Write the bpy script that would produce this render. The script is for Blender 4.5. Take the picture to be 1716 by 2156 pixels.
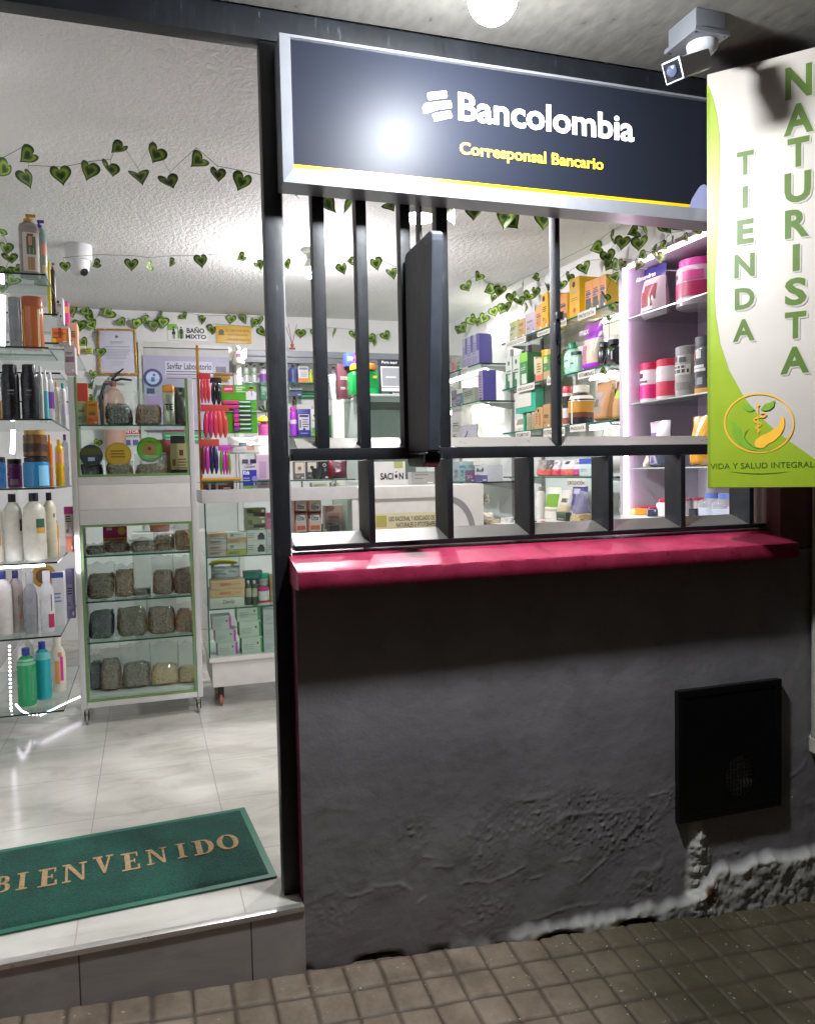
import bpy, bmesh, math, random
from mathutils import Vector, Matrix, noise
for o in list(bpy.data.objects): bpy.data.objects.remove(o)
S = bpy.context.scene
COL = S.collection
rnd = random.Random(7)
R = math.radians
# ------------------------------------------------------------------ camera
CAM = Vector((-.3325, -1.884, 1.05))
CR = Vector((.9494, -.3133, -.0208)); CF = Vector((.3121, .9487, -.0503))
CF.normalize(); CR = (CR - CF * CR.dot(CF)).normalized(); CD = CF.cross(CR)
FPX = 1674.85
cd = bpy.data.cameras.new('camera'); cam = bpy.data.objects.new('camera', cd); COL.objects.link(cam)
cd.sensor_fit = 'HORIZONTAL'; cd.sensor_width = 36; cd.lens = FPX / 1716 * 36
cd.clip_start = .05; cd.clip_end = 500
M = Matrix((CR, -CD, -CF)).transposed().to_4x4(); M.translation = CAM
cam.matrix_world = M
S.camera = cam
# ------------------------------------------------------------------ world (night sky), exposure
W = bpy.data.worlds.new('World'); S.world = W; W.use_nodes = True
nt = W.node_tree; bgn = nt.nodes['Background']
sky = nt.nodes.new('ShaderNodeTexSky'); sky.sky_type = 'NISHITA'; sky.sun_disc = False
sky.sun_elevation = R(-2.5); sky.sun_rotation = R(200)
nt.links.new(sky.outputs[0], bgn.inputs[0]); bgn.inputs[1].default_value = .15
S.view_settings.view_transform = 'Standard'; S.view_settings.look = 'None'
S.view_settings.exposure = 0; S.view_settings.gamma = 1
S.render.engine = 'CYCLES'
S.cycles.use_denoising = True; S.cycles.max_bounces = 8; S.cycles.transparent_max_bounces = 24
S.cycles.caustics_reflective = False; S.cycles.caustics_refractive = False
S.cycles.sample_clamp_indirect = 6
PORCH_BULB = 75.0; ROOM_BULB = 56.0; WINDOW_BULB = 38.0; STRIP = 13.0; TUBE = 20.0

def at(x, y, X=None, Y=None, Z=None):
    """pixel of the 1716 x 2156 photograph -> world point on a plane"""
    q = CR * ((x - 858) / FPX) + CD * ((y - 1078) / FPX) + CF
    i, v = (0, X) if X is not None else (1, Y) if Y is not None else (2, Z)
    return CAM + q * ((v - CAM[i]) / q[i])
# ------------------------------------------------------------------ materials
def lin(h):
    h = h.lstrip('#'); c = [int(h[i:i + 2], 16) / 255 for i in (0, 2, 4)]
    return tuple((v / 12.92 if v <= .04045 else ((v + .055) / 1.055) ** 2.4) for v in c) + (1,)
MATS = {}
def mat(hexc, rough=.45, metal=0., alpha=None, var=.10):
    """paint / print / plastic: a colour with slight procedural mottling and uneven gloss"""
    k = (hexc, rough, metal)
    if k in MATS: return MATS[k]
    m = bpy.data.materials.new('finish ' + hexc); m.use_nodes = True
    t = m.node_tree; b = t.nodes['Principled BSDF']
    tc = t.nodes.new('ShaderNodeTexCoord'); n = t.nodes.new('ShaderNodeTexNoise')
    n.inputs['Scale'].default_value = 22; n.inputs['Detail'].default_value = 4
    t.links.new(tc.outputs['Object'], n.inputs['Vector'])
    c = lin(hexc)
    mx = t.nodes.new('ShaderNodeMix'); mx.data_type = 'RGBA'
    mx.inputs[6].default_value = tuple(v * (1 - var) for v in c[:3]) + (1,)
    mx.inputs[7].default_value = tuple(min(1, v * (1 + var)) for v in c[:3]) + (1,)
    t.links.new(n.outputs[0], mx.inputs[0]); t.links.new(mx.outputs[2], b.inputs['Base Color'])
    mr = t.nodes.new('ShaderNodeMapRange'); mr.inputs[3].default_value = max(.03, rough - .08); mr.inputs[4].default_value = min(1, rough + .08)
    t.links.new(n.outputs[0], mr.inputs[0]); t.links.new(mr.outputs[0], b.inputs['Roughness'])
    b.inputs['Metallic'].default_value = metal
    MATS[k] = m; return m
def emis(name, col, s):
    m = bpy.data.materials.new(name); m.use_nodes = True; t = m.node_tree
    b = t.nodes['Principled BSDF']; b.inputs['Base Color'].default_value = (.8, .8, .8, 1)
    b.inputs['Emission Color'].default_value = tuple(col) + (1,); b.inputs['Emission Strength'].default_value = s
    return m
def glassm(name, tint, refl=1.45, rough=.02, body=0.):
    m = bpy.data.materials.new(name); m.use_nodes = True; t = m.node_tree; t.nodes.clear()
    o = t.nodes.new('ShaderNodeOutputMaterial'); mx = t.nodes.new('ShaderNodeMixShader')
    tr = t.nodes.new('ShaderNodeBsdfTransparent'); g = t.nodes.new('ShaderNodeBsdfGlossy'); f = t.nodes.new('ShaderNodeFresnel')
    f.inputs[0].default_value = refl; tr.inputs[0].default_value = lin(tint); g.inputs['Roughness'].default_value = rough
    n = t.nodes.new('ShaderNodeTexNoise'); n.inputs['Scale'].default_value = 6
    bp = t.nodes.new('ShaderNodeBump'); bp.inputs['Strength'].default_value = .03; t.links.new(n.outputs[0], bp.inputs['Height'])
    t.links.new(bp.outputs[0], g.inputs['Normal'])
    gq = t.nodes.new('ShaderNodeNewGeometry'); mm = t.nodes.new('ShaderNodeMath'); mm.operation = 'SUBTRACT'; mm.use_clamp = True; t.links.new(f.outputs[0], mm.inputs[0]); t.links.new(gq.outputs['Backfacing'], mm.inputs[1])
    t.links.new(mm.outputs[0], mx.inputs[0]); t.links.new(tr.outputs[0], mx.inputs[1]); t.links.new(g.outputs[0], mx.inputs[2])
    last = mx
    if body:
        d = t.nodes.new('ShaderNodeBsdfDiffuse'); d.inputs[0].default_value = (.8, .8, .8, 1); m2 = t.nodes.new('ShaderNodeMixShader')
        m2.inputs[0].default_value = body; t.links.new(mx.outputs[0], m2.inputs[1]); t.links.new(d.outputs[0], m2.inputs[2]); last = m2
    t.links.new(last.outputs[0], o.inputs[0]); return m
GLASS = glassm('clear glass', '#f2f9f6', 1.40); GEDGE = mat('#1f5c4c', .15)
FILM = glassm('clear plastic film', '#fafafa', 1.5, .10, .15)
def nodes(m): t = m.node_tree; return t, t.nodes, t.links, t.nodes['Principled BSDF']
def base(name, rough=.6):
    m = bpy.data.materials.new(name); m.use_nodes = True; nodes(m)[3].inputs['Roughness'].default_value = rough; return m
def N(t, kind, **kw):
    n = t.nodes.new('ShaderNode' + kind)
    for k, v in kw.items():
        if k in n.inputs: n.inputs[k].default_value = v
        else: setattr(n, k, v)
    return n
def ramp(t, src, stops):
    r = t.nodes.new('ShaderNodeValToRGB'); e = r.color_ramp.elements
    while len(e) < len(stops): e.new(.5)
    for i, (p, c) in enumerate(stops):
        e[i].position = p; e[i].color = lin(c) if isinstance(c, str) else c if isinstance(c, tuple) else (c, c, c, 1)
    t.links.new(src, r.inputs[0]); return r.outputs[0]
# ------------------------------------------------------------------ mesh builder
class MB:
    def __init__(s): s.v = []; s.f = []; s.m = []; s.mats = []; s.sm = []
    def mi(s, m):
        if m not in s.mats: s.mats.append(m)
        return s.mats.index(m)
    def face(s, pts, m, smooth=False):
        k = len(s.v); s.v += [tuple(p) for p in pts]; s.f.append(tuple(range(k, k + len(pts)))); s.m.append(s.mi(m)); s.sm.append(smooth)
    def geo(s, vs, fs, m, T=None, smooth=False):
        k = len(s.v); s.v += [tuple((T @ Vector(p)) if T else p) for p in vs]
        mi = s.mi(m)
        for f in fs: s.f.append(tuple(i + k for i in f)); s.m.append(mi); s.sm.append(smooth)
    def box(s, x0, x1, y0, y1, z0, z1, m, T=None):
        vs = [(x, y, z) for z in (z0, z1) for y in (y0, y1) for x in (x0, x1)]
        s.geo(vs, [(0, 2, 3, 1), (4, 5, 7, 6), (0, 1, 5, 4), (2, 6, 7, 3), (0, 4, 6, 2), (1, 3, 7, 5)], m, T)
    def cbox(s, x0, x1, y0, y1, z0, z1, m, c=.003, T=None):
        """box with chamfered edges"""
        c = min(c, (x1 - x0) * .3, (y1 - y0) * .3, (z1 - z0) * .3)
        bm = bmesh.new(); bmesh.ops.create_cube(bm, size=1)
        for v in bm.verts: v.co = Vector((x0 if v.co.x < 0 else x1, y0 if v.co.y < 0 else y1, z0 if v.co.z < 0 else z1))
        bmesh.ops.bevel(bm, geom=bm.edges[:], offset=c, segments=2, profile=.7, affect='EDGES')
        bm.verts.index_update(); s.geo([v.co for v in bm.verts], [[v.index for v in f.verts] for f in bm.faces], m, T, True); bm.free()
    def lathe(s, prof, m, seg=20, c=(0, 0), sx=1, sy=1, T=None, cap=True):
        vs = []; fs = []; n = len(prof)
        for r, z in prof:
            for k in range(seg):
                a = 2 * math.pi * k / seg; vs.append((c[0] + r * sx * math.cos(a), c[1] + r * sy * math.sin(a), z))
        for i in range(n - 1):
            for k in range(seg):
                k2 = (k + 1) % seg; fs.append((i * seg + k, i * seg + k2, (i + 1) * seg + k2, (i + 1) * seg + k))
        if cap: fs.append(tuple(reversed(range(seg)))); fs.append(tuple((n - 1) * seg + k for k in range(seg)))
        s.geo(vs, fs, m, T, True)
    def tube(s, pts, r, m, seg=8, T=None):
        pts = [Vector(p) for p in pts]; vs = []; fs = []
        for i, p in enumerate(pts):
            d = (pts[min(i + 1, len(pts) - 1)] - pts[max(i - 1, 0)]).normalized()
            u = d.orthogonal().normalized() if i == 0 else (u - d * u.dot(d)).normalized()
            w = d.cross(u)
            for k in range(seg):
                a = 2 * math.pi * k / seg; vs.append(p + (u * math.cos(a) + w * math.sin(a)) * (r[i] if isinstance(r, list) else r))
        for i in range(len(pts) - 1):
            for k in range(seg):
                k2 = (k + 1) % seg; fs.append((i * seg + k, i * seg + k2, (i + 1) * seg + k2, (i + 1) * seg + k))
        fs.append(tuple(reversed(range(seg)))); fs.append(tuple((len(pts) - 1) * seg + k for k in range(seg)))
        s.geo(vs, fs, m, T, True)
    def prism(s, poly, z0, z1, m, T=None):
        """polygon in xy extruded along z"""
        n = len(poly); vs = [(x, y, z0) for x, y in poly] + [(x, y, z1) for x, y in poly]
        fs = [tuple(reversed(range(n))), tuple(range(n, 2 * n))] + [(i, (i + 1) % n, n + (i + 1) % n, n + i) for i in range(n)]
        s.geo(vs, fs, m, T)
    def build(s, name, parent=None, loc=None, rz=0):
        me = bpy.data.meshes.new(name); me.from_pydata(s.v, [], s.f); me.update()
        for m in s.mats: me.materials.append(m)
        me.polygons.foreach_set('material_index', s.m); me.polygons.foreach_set('use_smooth', s.sm)
        if any(s.sm):
            try: me.set_sharp_from_angle(angle=R(42))
            except Exception: pass
        o = bpy.data.objects.new(name, me); COL.objects.link(o)
        if parent: o.parent = parent
        if loc is not None: o.location = loc
        if rz: o.rotation_euler.z = rz
        return o
def tag(o, label, cat, group=None):
    o['label'] = label; o['category'] = cat
    if group: o['group'] = group
    return o
def structure(o): o['kind'] = 'structure'; return o
def empty(name, loc=(0, 0, 0), rz=0):
    o = bpy.data.objects.new(name, None); COL.objects.link(o); o.empty_display_size = .05
    o.location = loc; o.rotation_euler.z = rz; return o
TXT = {}
def text_geo(s, bold=.0, italic=0):
    k = (s, bold, italic)
    if k not in TXT:
        cu = bpy.data.curves.new('t', 'FONT'); cu.body = s; cu.size = 1; cu.offset = bold; cu.resolution_u = 3; cu.shear = italic
        ob = bpy.data.objects.new('t', cu); COL.objects.link(ob)
        dg = bpy.context.evaluated_depsgraph_get(); me = ob.evaluated_get(dg).to_mesh()
        v = [tuple(p.co) for p in me.vertices]; f = [tuple(p.vertices) for p in me.polygons]
        ob.evaluated_get(dg).to_mesh_clear(); bpy.data.objects.remove(ob); bpy.data.curves.remove(cu)
        xs = [p[0] for p in v]; ys = [p[1] for p in v]
        TXT[k] = (v, f, min(xs), max(xs), min(ys), max(ys))
    return TXT[k]
def put_text(mb, s, m, box, T, bold=.0, thick=0, italic=0, lift=.0006, fit=True):
    """lettering filling box (u0,v0,u1,v1) of the local XZ plane facing -Y"""
    v, f, a, b, c, d = text_geo(s, bold, italic); u0, v0, u1, v1 = box
    sx = (u1 - u0) / (b - a); sz = (v1 - v0) / (d - c)
    if not fit: sx = sz = min(sx, sz)
    ox = (u0 + u1) / 2 - (a + b) / 2 * sx; oz = (v0 + v1) / 2 - (c + d) / 2 * sz
    p = [(x * sx + ox, -lift - thick, y * sz + oz) for x, y, _ in v]
    mb.geo(p, f, m, T)
    if thick:
        # side walls along boundary edges
        cnt = {}
        for q in f:
            for i in range(len(q)):
                e = (q[i], q[(i + 1) % len(q)]); cnt[e] = 1
        fs = []; vs = []
        for (i, j) in cnt:
            if (j, i) not in cnt:
                k = len(vs); A, B = p[i], p[j]
                vs += [A, B, (B[0], -lift * .2, B[2]), (A[0], -lift * .2, A[2])]; fs.append((k + 3, k + 2, k + 1, k))
        mb.geo(vs, fs, m, T)
I4 = Matrix.Identity(4)
def flat_disc(mb, x, z, r, m, lift, T=None, seg=18, r2=None):
    r2 = r2 or r
    mb.geo([(x + r * math.cos(2 * math.pi * k / seg), -lift, z + r2 * math.sin(2 * math.pi * k / seg)) for k in range(seg)], [tuple(range(seg))], m, T)
def flat_rect(mb, x0, z0, x1, z1, m, lift, T=None): mb.geo([(x0, -lift, z0), (x1, -lift, z0), (x1, -lift, z1), (x0, -lift, z1)], [(0, 1, 2, 3)], m, T)
def marks(mb, w, h, ms, T=None, rough=.4):
    """printing on a front face of size w x h standing on z=0, facing -Y at y=0"""
    L = .0005
    for q in ms:
        L += .0002
        if q[0] == 't': put_text(mb, q[1], mat(q[3], .5), (w * (q[2][0] - .5), h * q[2][1], w * (q[2][2] - .5), h * q[2][3]), T, q[4] if len(q) > 4 else .0, lift=L)
        elif q[0] == 'c': flat_disc(mb, w * (q[1] - .5), h * q[2], q[3] * min(w, h), mat(q[4], rough), L, T)
        elif q[0] == 'l':
            _, u0, u1, v, n, gap, c = q
            for i in range(n):
                z = h * (v - i * gap); e = w * (u1 - .5) - rnd.random() * w * .12
                flat_rect(mb, w * (u0 - .5), z - h * gap * .22, e, z + h * gap * .22, mat(c, .5), L, T)
        else: flat_rect(mb, w * (q[0] - .5), h * q[1], w * (q[2] - .5), h * q[3], mat(q[4], rough), L, T)
# ------------------------------------------------------------------ goods
def FY(Y, z=None):
    def fr(p):
        xl, xr, yt, yb = p; m = (xl + xr) / 2; b = at(m, yb, Y=Y); w = at(xr, yb, Y=Y).x - at(xl, yb, Y=Y).x; t = at(m, yt, Y=Y).z
        zz = b.z if z is None else z
        return Vector((b.x, b.y, zz)), 0., w, t - zz
    return fr
def FX(X, z=None):
    def fr(p):
        xl, xr, yt, yb = p; m = (xl + xr) / 2; b = at(m, yb, X=X); w = at(xl, yb, X=X).y - at(xr, yb, X=X).y; t = at(m, yt, X=X).z
        zz = b.z if z is None else z
        return Vector((b.x, b.y, zz)), -math.pi / 2, w, t - zz
    return fr
def carton(fr, p, d, col, label, ms=(), cat='box', name='carton', side=None, top=None, group=None, turn=0, rough=.4):
    loc, rz, w, h = fr(p); mb = MB(); m = mat(col, rough); sm = mat(side, rough) if side else m
    x = w / 2
    mb.cbox(-x, x, 0, d, 0, h, m, .0012)
    if side: 
        mb.box(x + .0002, x + .0007, .0015, d - .0015, .0015, h - .0015, sm); mb.box(-x - .0007, -x - .0002, .0015, d - .0015, .0015, h - .0015, sm)
    if top: mb.box(-x + .001, x - .001, .001, d - .001, h + .0002, h + .0007, mat(top, rough))
    if not any(q[0] in ('l', 't') for q in ms) and w > .025:      # small illegible print every pack carries
        lum = sum(lin(col)[:3]); ink = '#3a3733' if lum > .5 else '#b9b5ac'
        v = rnd.uniform(.5, .8); ms = list(ms) + [('l', .14, .8, v, rnd.choice((2, 3)), .055, ink), ('l', .14, .5, v - .3, 2, .045, ink), (.66, .06, .9, .14, '#d8d6d0')]
    marks(mb, w, h, ms, None, rough)
    return tag(mb.build(name, None, loc, rz + turn), label, cat, group)
PROF = {
 'round': [(.86, 0), (1, .02), (1, .70), (.93, .78), (.6, .85), (.38, .875), (.38, .89)],
 'tall': [(.9, 0), (1, .015), (1, .78), (.9, .84), (.5, .875), (.42, .89)],
 'jar': [(.9, 0), (1, .03), (1, .76), (.97, .82), (.88, .84)],
 'shoulder': [(.85, 0), (.95, .03), (1, .3), (1, .62), (.8, .74), (.48, .80), (.46, .83)],
 'tube': [(.7, 0), (.75, .1), (.9, .6), (1, .97), (1, .985)],
 'pot': [(.72, 0), (.75, .02), (.95, .9), (1, .91), (1, .985)],
}
def bottle(fr, p, shape, col, capcol, label, cat='bottle', name='bottle', bands=(), ms=(), pump=False, flat=1., capw=None, group=None, rough=.28, clear=False, capname='cap'):
    loc, rz, w, h = fr(p); r = w / 2; prof = PROF[shape]; top = prof[-1][1]
    root = empty(name, loc + Vector((0, r * flat, 0)) if rz == 0 else loc + Vector((r * flat, 0, 0)), rz)
    body = MB(); m = FILM if clear else mat(col, rough)
    body.lathe([(a * r, z * h) for a, z in prof], m, 22, (0, 0), 1, flat)
    for (z0, z1, c) in bands:
        def rad(z):
            for (a0, q0), (a1, q1) in zip(prof, prof[1:]):
                if q0 <= z <= q1: return a0 + (a1 - a0) * (z - q0) / max(1e-6, q1 - q0)
            return prof[-1][0]
        if clear: body.lathe([(rad(z) * r * .93, z * h) for z in (z0 + .004, (z0 + z1) / 2, z1)], mat(c, .2), 22, (0, 0), 1, flat)
        else: body.lathe([(rad(z) * r * 1.012, z * h) for z in (z0, (z0 * 2 + z1) / 3, (z0 + 2 * z1) / 3, z1)], mat(c, .4), 22, (0, 0), 1, flat, cap=False)
    for q in ms:   # small curved print patches (angle from the front, fraction of width)
        a0, z0, a1, z1, c = q; n = 5
        vs = []; 
        for i in range(n + 1):
            a = -math.pi / 2 + (a0 + (a1 - a0) * i / n)
            for z in (z0, z1): vs.append((r * 1.022 * math.cos(a), r * 1.022 * flat * math.sin(a), z * h))
        body.geo(vs, [(2 * i, 2 * i + 2, 2 * i + 3, 2 * i + 1) for i in range(n)], mat(c, .4), None, True)
    body.build('body', root)
    c = MB(); cw = (capw or (prof[-1][0] * 1.12)) * r; cm = mat(capcol, .35)
    if pump:
        c.lathe([(cw, top * h - .004), (cw, top * h + h * .03), (cw * .35, top * h + h * .035), (cw * .3, h * .96)], cm, 14)
        c.cbox(-cw * .5, cw * 1.6, -cw * .3, cw * .3, h * .955, h, cm, .002)
    else: c.lathe([(cw, top * h - .003), (cw * 1.0, h * .985), (cw * .93, h)], cm, 18, (0, 0), 1, flat if cw > r * .8 else max(flat, .8))
    c.build(capname, root)
    return tag(root, label, cat, group)
def pouch(fr, p, d, rects, label, cat='bag', name='pouch', base_c='#cccccc', rough=.35, group=None, texts=(), crumple=.004, turn=0, slant=0):
    """stand-up bag: a bulging pillow, flat seal on top; rects colour zones of the front"""
    loc, rz, w, h = fr(p); mb = MB(); nx, nz = 12, 16; sd = rnd.random() * 50
    def pt(u, v, s):
        e = (1 - (2 * u - 1) ** 4); b = d * .5 * e * (min(1, v / .06) ** .5) * (1 - max(0, (v - .35) / .65) ** 1.3) if v < 1 else 0
        x = (u - .5) * w * (1 - .05 * math.sin(v * math.pi)) + slant * v * h
        k = noise.noise(Vector((u * 4 + sd, v * 5, s * 3))) * crumple
        return (x, d * .5 - s * (b + .001) + k * (1 if 0 < u < 1 else .3), v * h + noise.noise(Vector((u * 3, sd, 1))) * .004 * (v > .95))
    for s in (1, -1):
        for i in range(nx):
            for j in range(nz):
                u, v = (i + .5) / nx, (j + .5) / nz; c = base_c
                for (u0, v0, u1, v1, cc) in rects:
                    if u0 <= u <= u1 and v0 <= v <= v1: c = cc
                q = [pt(i / nx, j / nz, s), pt((i + 1) / nx, j / nz, s), pt((i + 1) / nx, (j + 1) / nz, s), pt(i / nx, (j + 1) / nz, s)]
                mb.face(q if s == 1 else q[::-1], mat(c, rough), True)
    o = None
    for (st, bx, c, bold) in texts:
        put_text(mb, st, mat(c, .5), (w * (bx[0] - .5), h * bx[1], w * (bx[2] - .5), h * bx[3]), Matrix.Translation((0, -.004 if bx[1] > .5 else -.006, 0)), bold)
    bm = bmesh.new(); me = bpy.data.meshes.new(name); 
    o = mb.build(name, None, loc, rz + turn)
    bm.from_mesh(o.data); bmesh.ops.remove_doubles(bm, verts=bm.verts, dist=.0002); bm.to_mesh(o.data); bm.free(); bpy.data.meshes.remove(me)
    return tag(o, label, cat, group)
def herbm(c1, c2, c3, scale=85):
    k = ('herb', c1, c2, c3)
    if k in MATS: return MATS[k]
    m = base('dried herb', .85); t, ns, ls, b = nodes(m)
    tc = N(t, 'TexCoord'); v = N(t, 'TexVoronoi', Scale=scale); n = N(t, 'TexNoise', Scale=scale * .5, Detail=6.)
    ls.new(tc.outputs['Object'], v.inputs['Vector']); ls.new(tc.outputs['Object'], n.inputs['Vector'])
    a = N(t, 'Math', operation='ADD'); ls.new(v.outputs['Distance'], a.inputs[0]); ls.new(n.outputs[0], a.inputs[1])
    br = lambda c: tuple(min(1, v * k + .002) for v, k in zip(lin(c)[:3], (1.05, .82, .62))) + (1,)
    ls.new(ramp(t, a.outputs[0], [(.42, br(c1)), (.62, br(c2)), (.85, br(c3))]), b.inputs['Base Color'])
    bp = N(t, 'Bump', Strength=1., Distance=.008); ls.new(a.outputs[0], bp.inputs['Height']); ls.new(bp.outputs[0], b.inputs['Normal'])
    MATS[k] = m; return m
def herb_bag(fr, p, fill, cols, label, d=.10, group=None, turn=0, tilt=0, rough=.004, cat='herb bag'):
    """clear bag of dried herb: lumpy filling up to fraction 'fill', empty film above it"""
    loc, rz, w, h = fr(p); root = empty('herb_bag', loc + Vector((0, d / 2, 0)), rz + turn); sd = rnd.random() * 90
    if tilt: root.rotation_euler.y = tilt
    hm = herbm(*cols)
    bm = bmesh.new(); bmesh.ops.create_icosphere(bm, subdivisions=5, radius=1)
    for v in bm.verts:
        c = v.co
        q = Vector([math.copysign(abs(k) ** .36, k) for k in c]) * .96; tp = 1 - .07 * max(0, q.z) + .05 * noise.noise(Vector((sd, c.z * 2, 1)))
        q.x *= tp; q.y *= 1.05 - .25 * max(0, q.z); q.x += .07 * q.z * math.sin(sd)
        n = noise.noise(c * 3 + Vector((sd, 0, 0))) * .05 + noise.noise(c * 8 + Vector((0, sd, 0))) * .05 + noise.noise(c * 22 + Vector((0, sd, 3))) * .05
        q = q * (1 + n)
        top = .09 * noise.noise(Vector((c.x * 2.5, sd, 0))) + .03 * noise.noise(Vector((c.x * 9, sd, c.y * 9))) if c.z > .4 else 0
        v.co = Vector((q.x * w * .49, q.y * d * .46, max(0.001, (q.z * .5 + .5 + top) * h * fill)))
    mb = MB(); bm.verts.index_update(); mb.geo([v.co.copy() for v in bm.verts], [[v.index for v in f.verts] for f in bm.faces], hm, None, True); bm.free()
    mb.build('filling', root)
    fb = MB(); nx, nz = 10, 14
    def pt(u, v, s):
        b = d * .54 * (1 - abs(2 * u - 1) ** 5) * (1 - max(0, (v - fill * .8) / (1.001 - fill * .8)) ** .8 * .93) * min(1, v / .03 + .3)
        x = (u - .5) * w * (1.04 + .05 * noise.noise(Vector((v * 4, sd, 3))))
        k = noise.noise(Vector((u * 5 + sd, v * 6, s))) * .007 * (1 if v > fill * .8 else .4)
        return (x, -s * b + k, v * h + (noise.noise(Vector((u * 4, sd, 7))) * .018 if v == 1 else 0))
    for s in (1, -1):
        vs = [pt(i / nx, j / nz, s) for j in range(nz + 1) for i in range(nx + 1)]
        fs = [(j * (nx + 1) + i, j * (nx + 1) + i + 1, (j + 1) * (nx + 1) + i + 1, (j + 1) * (nx + 1) + i) for j in range(nz) for i in range(nx)]
        fb.geo(vs, [f if s == 1 else f[::-1] for f in fs], FILM, None, True)
    fb.build('plastic_bag', root)
    return tag(root, label, cat, group)
# ================================================================== SETTING
def wallmat(name, c1, c2, rough=.75, scale=3, bump=.15, bscale=60):
    m = base(name, rough); t, ns, ls, b = nodes(m); tc = N(t, 'TexCoord')
    n = N(t, 'TexNoise', Scale=float(scale), Detail=6.); ls.new(tc.outputs['Object'], n.inputs['Vector'])
    ls.new(ramp(t, n.outputs[0], [(.3, c1), (.7, c2)]), b.inputs['Base Color'])
    n2 = N(t, 'TexNoise', Scale=float(bscale), Detail=5.); ls.new(tc.outputs['Object'], n2.inputs['Vector'])
    bp = N(t, 'Bump', Strength=bump, Distance=.004); ls.new(n2.outputs[0], bp.inputs['Height']); ls.new(bp.outputs[0], b.inputs['Normal'])
    return m
M_WALL = wallmat('white wall paint', '#dddcdb', '#e9e8e7')
# stippled plaster ceiling
def stucco():
    m = base('stippled white plaster', .8); t, ns, ls, b = nodes(m); tc = N(t, 'TexCoord')
    mp = N(t, 'Mapping'); mp.inputs['Scale'].default_value = (1, .7, 1); ls.new(tc.outputs['Object'], mp.inputs[0])
    n = N(t, 'TexNoise', Scale=2., Detail=3.); ls.new(tc.outputs['Object'], n.inputs['Vector'])
    ls.new(ramp(t, n.outputs[0], [(.3, '#dddcd9'), (.7, '#e9e8e6')]), b.inputs['Base Color'])
    v = N(t, 'TexNoise', Scale=62., Detail=4., Roughness=.55, Distortion=.6); ls.new(mp.outputs[0], v.inputs['Vector'])
    v2 = N(t, 'TexVoronoi', Scale=46.); v2.feature = 'SMOOTH_F1'; ls.new(mp.outputs[0], v2.inputs['Vector'])
    r1 = ramp(t, v.outputs[0], [(.38, 0.), (.62, 1.)])
    a = N(t, 'Math', operation='MULTIPLY_ADD'); ls.new(v2.outputs['Distance'], a.inputs[0]); a.inputs[1].default_value = -.8; ls.new(r1, a.inputs[2])
    bp = N(t, 'Bump', Strength=.33, Distance=.007); ls.new(a.outputs[0], bp.inputs['Height']); ls.new(bp.outputs[0], b.inputs['Normal'])
    return m
M_STUCCO = stucco()
XL, XR, YB, ZC = -1.05, 1.87, 3.70, 2.15
def slab(name, x0, x1, y0, y1, z0, z1, m):
    mb = MB(); mb.box(x0, x1, y0, y1, z0, z1, m); return structure(mb.build(name))
slab('ceiling', XL - .1, XR + .1, .10, YB + .1, ZC, ZC + .1, M_STUCCO)
slab('back_wall', XL - .1, XR + .1, YB, YB + .1, -.05, ZC, M_WALL)
slab('left_wall', XL - .1, XL, .10, YB, -.05, ZC, M_WALL)
slab('right_wall', XR, XR + .1, .10, YB, -.05, ZC, M_WALL)
# porch ceiling: rough painted plaster with pits
def porchm():
    m = base('pitted porch plaster', .8); t, ns, ls, b = nodes(m); tc = N(t, 'TexCoord')
    mp = N(t, 'Mapping'); mp.inputs['Scale'].default_value = (1, .45, 1); mp.inputs['Rotation'].default_value = (0, 0, .5); ls.new(tc.outputs['Object'], mp.inputs[0])
    v = N(t, 'TexNoise', Scale=38., Detail=4.); ls.new(mp.outputs[0], v.inputs['Vector'])
    ls.new(ramp(t, v.outputs[0], [(.26, '#3a3733'), (.32, '#5e5b57'), (.7, '#6d6a65')]), b.inputs['Base Color'])
    n = N(t, 'TexNoise', Scale=12., Detail=6.); ls.new(tc.outputs['Object'], n.inputs['Vector'])
    bp = N(t, 'Bump', Strength=.22, Distance=.008); ls.new(v.outputs[0], bp.inputs['Height']); ls.new(bp.outputs[0], b.inputs['Normal']); return m
slab('porch_ceiling', -3.0, 4.0, -1.9, .045, ZC, ZC + .12, porchm())
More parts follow.
